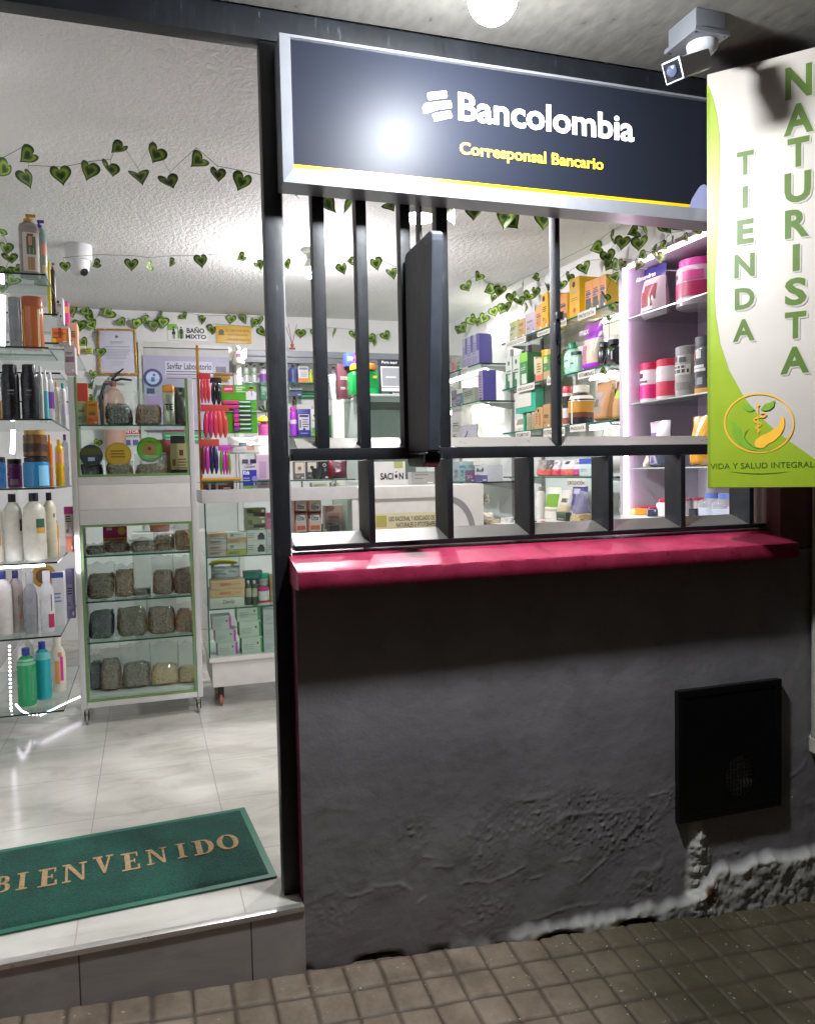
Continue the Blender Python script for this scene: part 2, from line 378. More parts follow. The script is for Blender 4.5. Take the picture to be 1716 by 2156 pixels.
# floor tiles
JX = -.14; TJ = .38
def tiles(name, c1, c2, c3, rough, jx, jy, vertical=False, grout='#a39e95'):
    m = base(name, rough); t, ns, ls, b = nodes(m); g = N(t, 'NewGeometry'); sp = N(t, 'SeparateXYZ'); ls.new(g.outputs['Position'], sp.inputs[0])
    def joint(sock, off):
        a = N(t, 'Math', operation='SUBTRACT'); ls.new(sock, a.inputs[0]); a.inputs[1].default_value = off - TJ / 2
        p = N(t, 'Math', operation='PINGPONG'); ls.new(a.outputs[0], p.inputs[0]); p.inputs[1].default_value = TJ / 2
        q = N(t, 'Math', operation='GREATER_THAN'); ls.new(p.outputs[0], q.inputs[0]); q.inputs[1].default_value = TJ / 2 - .0016; return q.outputs[0]
    mx = N(t, 'Math', operation='MAXIMUM'); ls.new(joint(sp.outputs[0], jx), mx.inputs[0])
    if vertical: mx.inputs[1].default_value = 0
    else: ls.new(joint(sp.outputs[1], jy), mx.inputs[1])
    mp = N(t, 'Mapping'); mp.inputs['Scale'].default_value = (1.4, 3.2, 3); mp.inputs['Rotation'].default_value = (0, 0, .35); ls.new(g.outputs['Position'], mp.inputs[0])
    n = N(t, 'TexNoise', Scale=2.6, Detail=8., Roughness=.6, Distortion=.9); ls.new(mp.outputs[0], n.inputs['Vector'])
    c = ramp(t, n.outputs[0], [(.32, c1), (.5, c2), (.68, c3)])
    k = N(t, 'Mix', data_type='RGBA'); ls.new(mx.outputs[0], k.inputs[0]); ls.new(c, k.inputs[6]); k.inputs[7].default_value = lin(grout)
    ls.new(k.outputs[2], b.inputs['Base Color'])
    r = N(t, 'MapRange'); r.inputs[3].default_value = rough; r.inputs[4].default_value = rough + .14; ls.new(n.outputs[0], r.inputs[0]); ls.new(r.outputs[0], b.inputs['Roughness'])
    bp = N(t, 'Bump', Strength=.25, Distance=-.002); ls.new(mx.outputs[0], bp.inputs['Height']); ls.new(bp.outputs[0], b.inputs['Normal']); return m
M_FLOOR = tiles('pale marbled floor tile', '#aeaaa1', '#bfbcb3', '#c8c5bc', .10, JX, .33)
mb = MB(); mb.box(XL, XR, .1915, YB, -.16, 0, M_FLOOR); mb.box(-3, -.0015, .0, .1915, -.16, 0, M_FLOOR); structure(mb.build('floor'))
mb = MB(); M_RISER = tiles('grey riser tile', '#9a9593', '#aba6a4', '#b7b2b0', .32, JX + .01, .33, True, '#413d3b')
mb.box(-3, -.001, -.012, -.0005, -.40, -.012, M_RISER); structure(mb.build('step_riser'))
mb = MB(); mb.cbox(-3, -.001, -.016, .006, -.011, .0025, mat('#b9b6b0', .3, .6), .003); structure(mb.build('step_edge'))
# pavement: small square pavers as a height field
def pz(x, y): return -.165 - .07 * x + .10 * min(0, y)
def pavement():
    mb = MB(); x0, x1, y0, y1, s = -1.0, 2.05, -1.05, .03, .0058
    nx, ny = int((x1 - x0) / s), int((y1 - y0) / s); T = .090
    vs = []; gr = []
    for j in range(ny + 1):
        y = y0 + j * s
        for i in range(nx + 1):
            x = x0 + i * s
            wx = x + .003 * noise.noise(Vector((x * 6, y * 9, 2))); wy = y + .003 * noise.noise(Vector((x * 9, y * 6, 5)))
            gx = abs((wx / T) % 1 - .5); gy = abs((wy / T) % 1 - .5)
            e = max(gx, gy); k = max(0., min(1., (e - .415) / .075)); k = k * k * (3 - 2 * k)
            ix, iy = math.floor(wx / T), math.floor(wy / T)
            h = -.0048 * k + .0022 * noise.noise(Vector((ix * 3.7, iy * 5.1, 0))) + .0014 * noise.noise(Vector((x * 30, y * 30, 0))) + .0008 * noise.noise(Vector((x * 110, y * 110, 4)))
            vs.append((x, y, pz(x, y) + h)); gr.append(k)
    fs = [(j * (nx + 1) + i, j * (nx + 1) + i + 1, (j + 1) * (nx + 1) + i + 1, (j + 1) * (nx + 1) + i) for j in range(ny) for i in range(nx)]
    m = base('worn clay pavers', .62); t, ns, ls, b = nodes(m); g = N(t, 'NewGeometry'); at_ = N(t, 'Attribute', attribute_name='groove')
    n = N(t, 'TexNoise', Scale=9., Detail=8., Roughness=.65); ls.new(g.outputs['Position'], n.inputs['Vector'])
    n2 = N(t, 'TexNoise', Scale=1.4, Detail=3.); ls.new(g.outputs['Position'], n2.inputs['Vector'])
    n3 = N(t, 'TexNoise', Scale=70., Detail=3.); ls.new(g.outputs['Position'], n3.inputs['Vector'])
    c1 = ramp(t, n.outputs[0], [(.25, '#5f4f42'), (.5, '#8c7a69'), (.75, '#a69584')])
    moss = ramp(t, n2.outputs[0], [(.46, 0.), (.64, .75)])
    sp = N(t, 'SeparateXYZ'); ls.new(g.outputs['Position'], sp.inputs[0])
    mr = N(t, 'MapRange'); mr.inputs[1].default_value = .42; mr.inputs[2].default_value = 1.0; mr.inputs[3].default_value = .0; mr.inputs[4].default_value = .75; ls.new(sp.outputs[0], mr.inputs[0])
    mm = N(t, 'Math', operation='MULTIPLY_ADD', use_clamp=True); ls.new(moss, mm.inputs[0]); mm.inputs[1].default_value = .35; ls.new(mr.outputs[0], mm.inputs[2])
    k = N(t, 'Mix', data_type='RGBA'); ls.new(mm.outputs[0], k.inputs[0]); ls.new(c1, k.inputs[6]); k.inputs[7].default_value = lin('#333119')
    k2 = N(t, 'Mix', data_type='RGBA'); gm_ = N(t, 'Math', operation='MULTIPLY'); ls.new(at_.outputs['Fac'], gm_.inputs[0]); gm_.inputs[1].default_value = .8; ls.new(gm_.outputs[0], k2.inputs[0]); ls.new(k.outputs[2], k2.inputs[6]); k2.inputs[7].default_value = lin('#3a3028')
    k3 = N(t, 'Mix', data_type='RGBA'); ls.new(ramp(t, n3.outputs[0], [(.70, 0.), (.73, .8)]), k3.inputs[0]); ls.new(k2.outputs[2], k3.inputs[6]); k3.inputs[7].default_value = lin('#a8a397')
    ls.new(k3.outputs[2], b.inputs['Base Color'])
    bp = N(t, 'Bump', Strength=.35, Distance=.002); ls.new(n3.outputs[0], bp.inputs['Height']); ls.new(bp.outputs[0], b.inputs['Normal'])
    mb.geo(vs, fs, m, None, True); o = mb.build('pavement'); a = o.data.attributes.new('groove', 'FLOAT', 'POINT'); a.data.foreach_set('value', gr)
    structure(o)
    mb = MB(); mb.face([(-60, -60, -7), (60, -60, -7), (60, .0, -.5), (-60, .0, -.5)], wallmat('dark asphalt', '#26242a', '#302e30', .8)); structure(mb.build('ground'))
pavement()
# flakes of paint fallen on the pavers: far too many to count
mb = MB(); fm = mat('#b8b4a8', .7)
for i in range(150):
    x = rnd.uniform(-.1, 1.7); y = -abs(rnd.gauss(0, .16)) - .01
    if rnd.random() < .35: y = rnd.uniform(-.6, -.03)
    s = rnd.uniform(.0015, .0042); a = rnd.random() * 6.3; z = pz(x, y) + .0015
    mb.geo([(x + s * (.6 + .4 * math.sin(k * 7 + i)) * math.cos(a + k * 1.25), y + s * (.6 + .4 * math.cos(k * 5 + i)) * math.sin(a + k * 1.25), z + .0008 * (k % 2)) for k in range(5)], [(0, 1, 2, 3, 4)], fm)
o = mb.build('paint_flakes'); tag(o, 'pale flakes of paint scattered on the pavers at the foot of the wall', 'paint flakes'); o['kind'] = 'stuff'
# ------------------------------------------------------------------ low front wall
def low_wall():
    root = empty('low_wall', (0, 0, -.2))
    x0, x1, z1, s = .0, 1.80, .80, .0046
    nx, nz = int((x1 - x0) / s), int((z1 + .45) / s); vs = []; salt = []; dirt = []; brick = []
    Z6 = lambda a, b: at((700 + a / 2.451) * .8424, (1900 + b / 2.451) * .8424, Y=0)
    Z7 = lambda a, b: at((1400 + a / 2.694) * .8424, (1900 + b / 2.694) * .8424, Y=0)
    lines = [[Z6(*q) for q in l] for l in ([(560, 780), (640, 770), (740, 762), (800, 800)], [(940, 648), (1050, 655)], [(880, 585), (935, 597)], [(1100, 752), (1200, 742), (1300, 745), (1400, 700), (1490, 650)], [(1530, 735), (1610, 705)], [(410, 835), (470, 830), (560, 800)], [(840, 880), (890, 840)], [(1240, 880), (1320, 878), (1350, 900)])]
    lines += [[Z7(*q) for q in l] for l in ([(0, 685), (130, 670)], [(130, 830), (220, 745), (310, 670)], [(600, 240), (720, 215)], [(0, 1010), (120, 985), (250, 965)], [(520, 900), (620, 830)])]
    segs = [((a.x, a.z), (b.x, b.z)) for l in lines for a, b in zip(l, l[1:])]
    blobs = [(q.x, q.z, r) for q, r in [(Z7(120, 400), .055), (Z7(250, 345), .05), (Z7(30, 430), .045), (Z7(550, 365), .04), (Z7(540, 500), .045), (Z7(590, 880), .06), (Z7(1160, 620), .045), (Z7(740, 250), .03), (Z6(1250, 440), .05), (Z6(1530, 340), .05), (Z6(800, 460), .04), (Z6(1250, 600), .03), (Z6(1250, 950), .07), (Z6(300, 920), .05), (Z7(300, 560), .06)]]
    def crack(x, z):
        m = 9.
        for (a, b), (c, d) in segs:
            if min(a, c) - .02 < x < max(a, c) + .02 and min(b, d) - .02 < z < max(b, d) + .02:
                l2 = (c - a) ** 2 + (d - b) ** 2; t = max(0., min(1., ((x - a) * (c - a) + (z - b) * (d - b)) / l2)); m = min(m, math.hypot(x - a - t * (c - a), z - b - t * (d - b)))
        return m
    def fb(x, z, f, sd): return noise.fractal(Vector((x * f, z * f, sd)), 1., 2.1, 5)
    for j in range(nz + 1):
        z = -.45 + j * s
        for i in range(nx + 1):
            x = x0 + i * s
            zb = z - pz(x, 0)                                  # height over the pavement
            low = max(0., min(1., (.62 + .10 * fb(x, 0, 1.3, 3) - zb) / .35)); low *= low
            d = .0011 * fb(x, z, 5, 1) + .00035 * fb(x, z, 34, 2)
            r = noise.noise(Vector((x * 7 + .5 * fb(x, z, 3, 9), z * 11, 4))); ed = max(0, 1 - abs(r) * 9)      # peeling edges
            pat = max(0, fb(x, z, 2.3, 12)) * low
            d += low * (.0022 * fb(x, z, 8, 5)) + pat * ed * .006
            bub = max(0, noise.noise(Vector((x * 95, z * 105, 8))) - .05) * min(1., sum(math.exp(-((x - a) ** 2 + ((z - b) * 1.3) ** 2) / (r * r * 2.6)) * .8 for a, b, r in blobs))
            wig = .006 * noise.noise(Vector((x * 40, z * 40, 77))); ck = max(0., 1 - crack(x + wig, z + wig) / .0055) if low > .02 else 0.
            d += ck * .0012
            d += bub * .0036
            # salt bloom and swollen plaster along the foot, rising to the right
            hs = .022 + .045 * max(0, x - .35) + (.085 * max(0, min(1, (x - 1.10) / .12)) ) + .022 * noise.noise(Vector((x * 9, 0, 3))) + .012 * noise.noise(Vector((x * 31, 0, 8)))
            t = max(0., min(1., (hs - zb) / .030)) * max(0, min(1, (x - .30) / .35)); t = t * t * (3 - 2 * t)
            d += t * (.017 + .0045 * fb(x, z, 22, 6) + .0022 * noise.noise(Vector((x * 60, z * 60, 1)))) * (1 + .45 * max(0, min(1, (x - 1.1) / .3)))
            band = max(0., 1 - abs(zb - hs + .025) / .032) if x > 1.08 else 1.   # right part: white crest over a grey hollow, white foot
            foot = max(0., 1 - zb / .026)
            sl = t * max(.50 + .6 * fb(x, z, 14, 31), min(1, band * 1.3), foot if x > 1.2 else 0)
            # broken plaster rib below the meter box
            cx = 1.155 + .05 * (.12 - zb) + .006 * noise.noise(Vector((z * 20, 0, 1))); wd = .034 + .030 * max(0, (.24 - zb)) / .24
            q = max(0., 1 - ((x - cx) / wd) ** 2) * max(0, min(1, (.285 - zb) / .06)); 
            d += q * (.011 + .007 * fb(x, z, 30, 41) + .003 * noise.cell(Vector((x * 150 + 3 * fb(x, z, 20, 2), z * 110, 5)))); sl = max(sl, min(1, q * 2) * (.75 + .8 * fb(x, z, 14, 51)) * (1 if x < cx + .016 else .35))
            bk = max(0, 1 - (((x - cx - .018) / .022) ** 2 + ((zb - .055) / .035) ** 2)) * (1 if zb > .0 else 0)
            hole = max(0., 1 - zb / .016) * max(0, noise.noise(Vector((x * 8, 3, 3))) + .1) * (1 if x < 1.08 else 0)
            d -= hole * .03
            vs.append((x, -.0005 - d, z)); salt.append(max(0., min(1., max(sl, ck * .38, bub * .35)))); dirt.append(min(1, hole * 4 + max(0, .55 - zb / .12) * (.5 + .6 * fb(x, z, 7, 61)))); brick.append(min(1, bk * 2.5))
    fs = [(j * (nx + 1) + i, j * (nx + 1) + i + 1, (j + 1) * (nx + 1) + i + 1, (j + 1) * (nx + 1) + i) for j in range(nz) for i in range(nx)]
    m = base('grey wall paint, blistered', .55); t, ns, ls, b = nodes(m); g = N(t, 'NewGeometry')
    n = N(t, 'TexNoise', Scale=5., Detail=7.); ls.new(g.outputs['Position'], n.inputs['Vector'])
    n3 = N(t, 'TexNoise', Scale=120., Detail=4.); ls.new(g.outputs['Position'], n3.inputs['Vector'])
    n4 = N(t, 'TexNoise', Scale=11., Detail=6., Roughness=.7); ls.new(g.outputs['Position'], n4.inputs['Vector'])
    c = ramp(t, n.outputs[0], [(.3, '#7c797c'), (.7, '#8f8b8e')])
    def over(c, fac, col):
        k = N(t, 'Mix', data_type='RGBA'); ls.new(fac, k.inputs[0]); ls.new(c, k.inputs[6]) ; k.inputs[7].default_value = lin(col); return k.outputs[2]
    c = over(c, ramp(t, n4.outputs[0], [(.56, 0.), (.74, .42)]), '#5f4a4e')
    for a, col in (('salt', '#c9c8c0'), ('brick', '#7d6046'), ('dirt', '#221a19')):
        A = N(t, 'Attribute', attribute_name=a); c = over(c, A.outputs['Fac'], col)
    ls.new(c, b.inputs['Base Color'])
    bp = N(t, 'Bump', Strength=.25, Distance=.002); ls.new(n3.outputs[0], bp.inputs['Height']); ls.new(bp.outputs[0], b.inputs['Normal'])
    mb = MB(); mb.geo(vs, fs, m, None, True); mag = mat('#5b1636', .5)
    mb.face([(0, .19, -.45), (0, -.0005, -.45), (0, -.0005, .80), (0, .19, .80)], mag)      # painted end face
    mb.face([(0, .19, -.45), (0, .19, .80), (1.8, .19, .80), (1.8, .19, -.45)], M_WALL)
    mb.box(1.8002, 2.6, -.002, .19, -.45, .80, m)
    o = mb.build('plaster', root); o.location = (0, 0, .2)
    for nm, dat in (('salt', salt), ('brick', brick), ('dirt', dirt)):
        a = o.data.attributes.new(nm, 'FLOAT', 'POINT'); v = [0.] * len(o.data.vertices); v[:len(dat)] = dat; a.data.foreach_set('value', v)
    # hand-trowelled red ledge, top falling to the street, rounded right end
    mb = MB(); n = 150; xs = [-.004 + 1.486 * i / n for i in range(n + 1)]; rm = base('red ledge paint', .42); t, ns, ls, b = nodes(rm)
    g = N(t, 'NewGeometry'); nn = N(t, 'TexNoise', Scale=14., Detail=6.); ls.new(g.outputs['Position'], nn.inputs['Vector'])
    n9 = N(t, 'TexNoise', Scale=85., Detail=5.); ls.new(g.outputs['Position'], n9.inputs['Vector'])
    k9 = N(t, 'Mix', data_type='RGBA'); ls.new(ramp(t, n9.outputs[0], [(.60, 0.), (.72, .75)]), k9.inputs[0]); ls.new(ramp(t, nn.outputs[0], [(.3, '#8c2140'), (.5, '#9c294a'), (.7, '#a83557')]), k9.inputs[6]); k9.inputs[7].default_value = lin('#4a1c28'); ls.new(k9.outputs[2], b.inputs['Base Color'])
    bp = N(t, 'Bump', Strength=.3, Distance=.003); ls.new(nn.outputs[0], bp.inputs['Height']); ls.new(bp.outputs[0], b.inputs['Normal'])
    prof = [(.19, .792), (.19, .862), (.10, .857), (.05, .848), (0, .838), (-.04, .829), (-.0625, .8240), (-.0660, .8220), (-.0672, .817), (-.0671, .800), (-.0670, .783), (-.0655, .7800), (-.03, .779), (.002, .779)]
    vs = []
    for i, x in enumerate(xs):
        e = max(0, (x - 1.44) / .042); pull = 1 - .55 * e ** 2
        for k, (y, z) in enumerate(prof):
            j = (.0009 * noise.noise(Vector((x * 30, k * 1.3, 0))) if k < 6 else 0) + .0010 * noise.noise(Vector((x * 5, min(k, 6) * .6, 3)))
            vs.append((x, y * (pull if y < 0 else 1) + j, z + (.0010 * noise.noise(Vector((x * 26, k, 7))) if y < .15 and k < 8 else 0) - (.006 * e if z > .8 else -.006 * e)))
    k = len(prof); fs = [(i * k + a, i * k + (a + 1) % k, (i + 1) * k + (a + 1) % k, (i + 1) * k + a) for i in range(n) for a in range(k)]
    fs += [tuple(range(k)), tuple(reversed(range(n * k, n * k + k)))]
    mb.geo(vs, fs, rm, None, True); o = mb.build('ledge', root); o.location = (0, 0, .2)
    tag(root, 'low grey street wall with blistered paint and a red ledge on top', 'wall')
low_wall()
# wall pier right of the window
mb = MB(); pm = wallmat('brown pier paint', '#5d4640', '#6b534b', .6)
mb.cbox(1.445, 2.3, -.001, .19, .80, ZC - .001, pm, .012); tag(mb.build('wall_pier'), 'dark brown painted wall pier right of the window behind the banner', 'wall')
mb = MB(); mb.cbox(-3.0, -1.056, .012, .099, .001, ZC - .001, pm, .006); tag(mb.build('wall_pier'), 'plain painted wall pier left of the shop door', 'wall')
# pale pipe at the far right
mb = MB(); mb.lathe([(.028, .175), (.030, .18), (.030, .9), (.030, 2.1)], mat('#a9a89a', .5), 18, (1.572, -.035)); mb.lathe([(.036, .185), (.036, .225)], mat('#a9a89a', .5), 18, (1.572, -.035))
tag(mb.build('drain_pipe'), 'pale vertical drain pipe on the wall at the right edge', 'pipe')
# ------------------------------------------------------------------ grille, post and header
M_BLACK = mat('#14161e', .33, .0, var=.25)
def wornm(name, c1, c2, chip):
    m = wallmat(name, c1, c2, .36, 9, .12, 40); t, ns, ls, b = nodes(m); src = b.inputs['Base Color'].links[0].from_socket
    tc = N(t, 'TexCoord'); mp = N(t, 'Mapping'); mp.inputs['Scale'].default_value = (60, 60, 9); ls.new(tc.outputs['Object'], mp.inputs[0])
    n = N(t, 'TexNoise', Scale=1.6, Detail=6., Roughness=.75); ls.new(mp.outputs[0], n.inputs['Vector'])
    k = N(t, 'Mix', data_type='RGBA'); ls.new(ramp(t, n.outputs[0], [(.63, 0.), (.70, .8)]), k.inputs[0]); ls.new(src, k.inputs[6]); k.inputs[7].default_value = lin(chip); ls.new(k.outputs[2], b.inputs['Base Color'])
    r = N(t, 'MapRange'); r.inputs[3].default_value = .28; r.inputs[4].default_value = .62; ls.new(n.outputs[0], r.inputs[0]); ls.new(r.outputs[0], b.inputs['Roughness']); return m
M_WORN = wornm('worn black enamel', '#0d0f13', '#191c22', '#4c5058')
M_TRAY = mat('#66645f', .34, .5)
def grille():
    root = empty('security_grille', (0, .075, 0))
    def part(nm): 
        o = mb.build(nm, root); o.location = (0, -.075, 0); return o
    mb = MB(); mb.cbox(-.040, .003, .052, .096, .001, 2.076, M_WORN, .004); part('door_post')
    mb = MB(); mb.cbox(.0035, .0085, .070, .100, .866, 2.076, mat('#8f9096', .4), .001); part('side_strip')
    mb = MB(); mb.cbox(-1.05, 1.443, .050, .100, 2.078, 2.149, M_WORN, .003); part('header')
    mb = MB(); mb.cbox(.0128, 1.443, .055, .098, 1.083, 1.113, M_WORN, .003); part('rail')
    mb = MB(); mb.cbox(.0128, 1.443, .055, .098, .8605, .8725, M_WORN, .002); part('rail')
    for xl, xr in ((657, 689), (747, 777), (838, 868), (879, 893), (913, 946), (1158, 1181)):
        a = at(xr, 700, Y=.058).x; b = at(xl, 700, Y=.094).x
        mb = MB(); mb.cbox(b, a, .058, .094, 1.1135, 2.0775, M_WORN, .003); part('bar')
    # lower row of box openings
    prev = .0128
    for xl, xr in ((752, 790), (916, 955), (1083, 1126), (1245, 1292), (1399, 1444), (1535, 1588)):
        a = at(xr, 1050, Y=.055).x; yb = min(.16, at(xl, 1050, X=a - .016).y)
        mb = MB(); mb.cbox(a - .016, a, .056, yb, .873, 1.0825, M_WORN, .002); part('divider')
        mb = MB(); mb.geo([(prev + .001, .056, .8735), (a - .017, .056, .8735), (a - .017, .135, .899), (prev + .001, .135, .899)], [(0, 1, 2, 3)], M_TRAY)
        mb.geo([(prev + .001, .056, .8727), (a - .017, .056, .8727), (a - .017, .135, .8982), (prev + .001, .135, .8982)], [(3, 2, 1, 0)], M_TRAY); part('sill_plate')
        prev = a
    # sloping plate on the upper rail, one per opening
    e = [.0128] + [at(x, 700, Y=.075).x for x in (673, 762, 853, 929, 1170)] + [1.443]
    for a, b in zip(e, e[1:]):
        mb = MB(); mb.geo([(a + .013, .060, 1.1138), (b - .013, .060, 1.1138), (b - .013, .105, 1.140), (a + .013, .105, 1.140), (a + .013, .060, 1.1131), (b - .013, .060, 1.1131), (b - .013, .105, 1.1392), (a + .013, .105, 1.1392)],
               [(0, 1, 2, 3), (7, 6, 5, 4)], mat('#8f8b85', .30, .4)); part('sill_plate')
    # steel leaf hinged outward across the middle bars, with a rounded grip below
    mb = MB(); vs = []
    pl = [(.052, 1.098), (.052, 1.588), (.040, 1.600), (-.135, 1.606), (-.150, 1.598), (-.150, 1.580), (-.098, 1.098)]
    for x in (.310, .340): vs += [(x, y, z) for y, z in pl]
    k = len(pl); fs = [tuple(range(k)), tuple(reversed(range(k, 2 * k)))] + [(i, i + k, (i + 1) % k + k, (i + 1) % k) for i in range(k)]
    mb.geo(vs, [f[::-1] for f in fs], wornm('grey worn enamel', '#2e323a', '#3f444e', '#5c5f66')); lf = part('hinged_leaf'); lf['label'] = 'black steel leaf swung open in front of the middle bars'
    bv = lf.modifiers.new('round', 'BEVEL'); bv.width = .004; bv.segments = 2
    mb = MB(); vs = []
    pl = [(.046, 1.097), (.046, 1.075), (.034, 1.062), (-.070, 1.060), (-.088, 1.072), (-.094, 1.097)]
    for x in (.304, .346): vs += [(x, y, z) for y, z in pl]
    k = len(pl); fs = [tuple(range(k)), tuple(reversed(range(k, 2 * k)))] + [(i, i + k, (i + 1) % k + k, (i + 1) % k) for i in range(k)]
    mb.geo(vs, [f[::-1] for f in fs], mat('#0c0c10', .22)); g = mb.build('grip', lf)
    bv = g.modifiers.new('round', 'BEVEL'); bv.width = .006; bv.segments = 3
    # slide bolt on the right-hand bar
    x = at(1176, 700, Y=.05).x
    mb = MB(); mb.cbox(x - .004, x + .012, .046, .057, 1.455, 1.475, M_BLACK); mb.cbox(x - .010, x + .004, .046, .057, 1.40, 1.445, M_BLACK); mb.tube([(x - .003, .048, 1.42), (x - .003, .040, 1.41), (x - .003, .040, 1.36), (x - .003, .050, 1.352)], .0035, mat('#22242c', .2, .8)); part('bolt')
    tag(root, 'black steel window grille with tall bars, box openings below and the door post', 'window grille')
grille()
# ------------------------------------------------------------------ bank agent sign
def sign():
    Y = -.030; P = lambda x, y: at(x, y, Y=Y)
    z0 = P(597, 381).z; z1 = P(1072, 140).z; x0 = P(597, 381).x; x1 = 1.43; 
    root = empty('sign', (x0, Y, z0)); off = (-x0, -Y, -z0)
    def part(mb, nm): 
        o = mb.build(nm, root); o.location = off; return o
    fr = mat('#9fa1a8', .33, .35); fw = .0235; fb = .031
    mb = MB(); mb.box(x0 + fw * .8, x1 - fw * .8, Y + .006, .048, z0 + fb * .8, z1 - .006, mat('#17181d', .4)); part(mb, 'cabinet')
    mb = MB(); pn = base('navy acrylic', .22); t, ns, ls, b = nodes(pn); b.inputs['Base Color'].default_value = lin('#1a1d26'); b.inputs['Specular IOR Level'].default_value = .10
    n = N(t, 'TexNoise', Scale=3., Detail=5.); r = N(t, 'MapRange'); r.inputs[3].default_value = .38; r.inputs[4].default_value = .48; ls.new(n.outputs[0], r.inputs[0]); ls.new(r.outputs[0], b.inputs['Roughness'])
    mb.face([(x0 + fw, Y + .005, z0 + fb), (x1 - fw, Y + .005, z0 + fb), (x1 - fw, Y + .005, z1 - .010), (x0 + fw, Y + .005, z1 - .010)], pn); part(mb, 'face_panel')
    mb = MB()   # mitred frame
    o = [(x0, z0), (x1, z0), (x1, z1), (x0, z1)]; i_ = [(x0 + fw, z0 + fb), (x1 - fw, z0 + fb), (x1 - fw, z1 - .010), (x0 + fw, z1 - .010)]
    for k in range(4):
        a, b2 = o[k], o[(k + 1) % 4]; c, d = i_[(k + 1) % 4], i_[k]
        mb.face([(a[0], Y + .002, a[1]), (b2[0], Y + .002, b2[1]), (c[0], Y - .006, c[1]), (d[0], Y - .006, d[1])], fr)
        mb.face([(d[0], Y - .006, d[1]), (c[0], Y - .006, c[1]), (c[0], Y + .006, c[1]), (d[0], Y + .006, d[1])], fr)
        mb.face([(b2[0], Y + .002, b2[1]), (a[0], Y + .002, a[1]), (a[0], .050, a[1]), (b2[0], .050, b2[1])], fr)
    part(mb, 'frame')
    mb = MB(); mb.box(x0 + fw + .0005, x1 - fw - .0005, Y + .0035, Y + .0048, z0 + fb, z0 + fb + .0115, mat('#f2b705', .35)); part(mb, 'yellow_stripe')
    T = Matrix.Translation((0, Y + .0045, 0)); wm = mat('#f4f4f2', .35); ym = mat('#f0c23c', .35)
    mb = MB(); xa, xb = P(966, 225).x, P(1337, 270).x; zb = P(968, 251).z; zt = zb + (P(1160, 219).z - P(1160, 276).z)
    put_text(mb, 'Bancolombia', wm, (xa, zb, xb, zt), T, .022, .001); part(mb, 'lettering')
    mb = MB(); xa, xb = P(969, 310).x, P(1272, 345).x; zb = P(969, 323).z; ch = P(969, 297).z - zb
    put_text(mb, 'Corresponsal Bancario', ym, (xa, zb - ch * .27, xb, zb + ch * 1.03), T, .020, .001); part(mb, 'lettering')
    mb = MB()
    for pl in ([(1115, 604), (1128, 594), (1232, 583), (1240, 588), (1245, 620), (1240, 628), (1130, 643), (1122, 638)],
               [(1085, 690), (1102, 665), (1180, 655), (1262, 647), (1270, 653), (1275, 688), (1269, 695), (1180, 706), (1105, 731), (1090, 727)],
               [(1148, 740), (1160, 731), (1260, 712), (1268, 716), (1277, 750), (1272, 758), (1175, 780), (1163, 779)]):
        q = [P((640 + a / 2.6) * .8424, (b3 / 2.6) * .8424) for a, b3 in pl]
        mb.face([(p.x, Y + .0028, p.z) for p in reversed(q)], wm)
    part(mb, 'emblem')
    mb = MB(); q = [P(x, y) for x, y in ((1470, 398), (1476, 390), (1484, 386), (1492, 390), (1492, 442), (1452, 437), (1458, 418))]
    mb.face([(p.x, Y + .0032, p.z) for p in q], mat('#8f93b8', .4)); part(mb, 'corner_graphic')
    tag(root, 'wide navy sign with white bank lettering and yellow stripe over the window', 'sign')
sign()
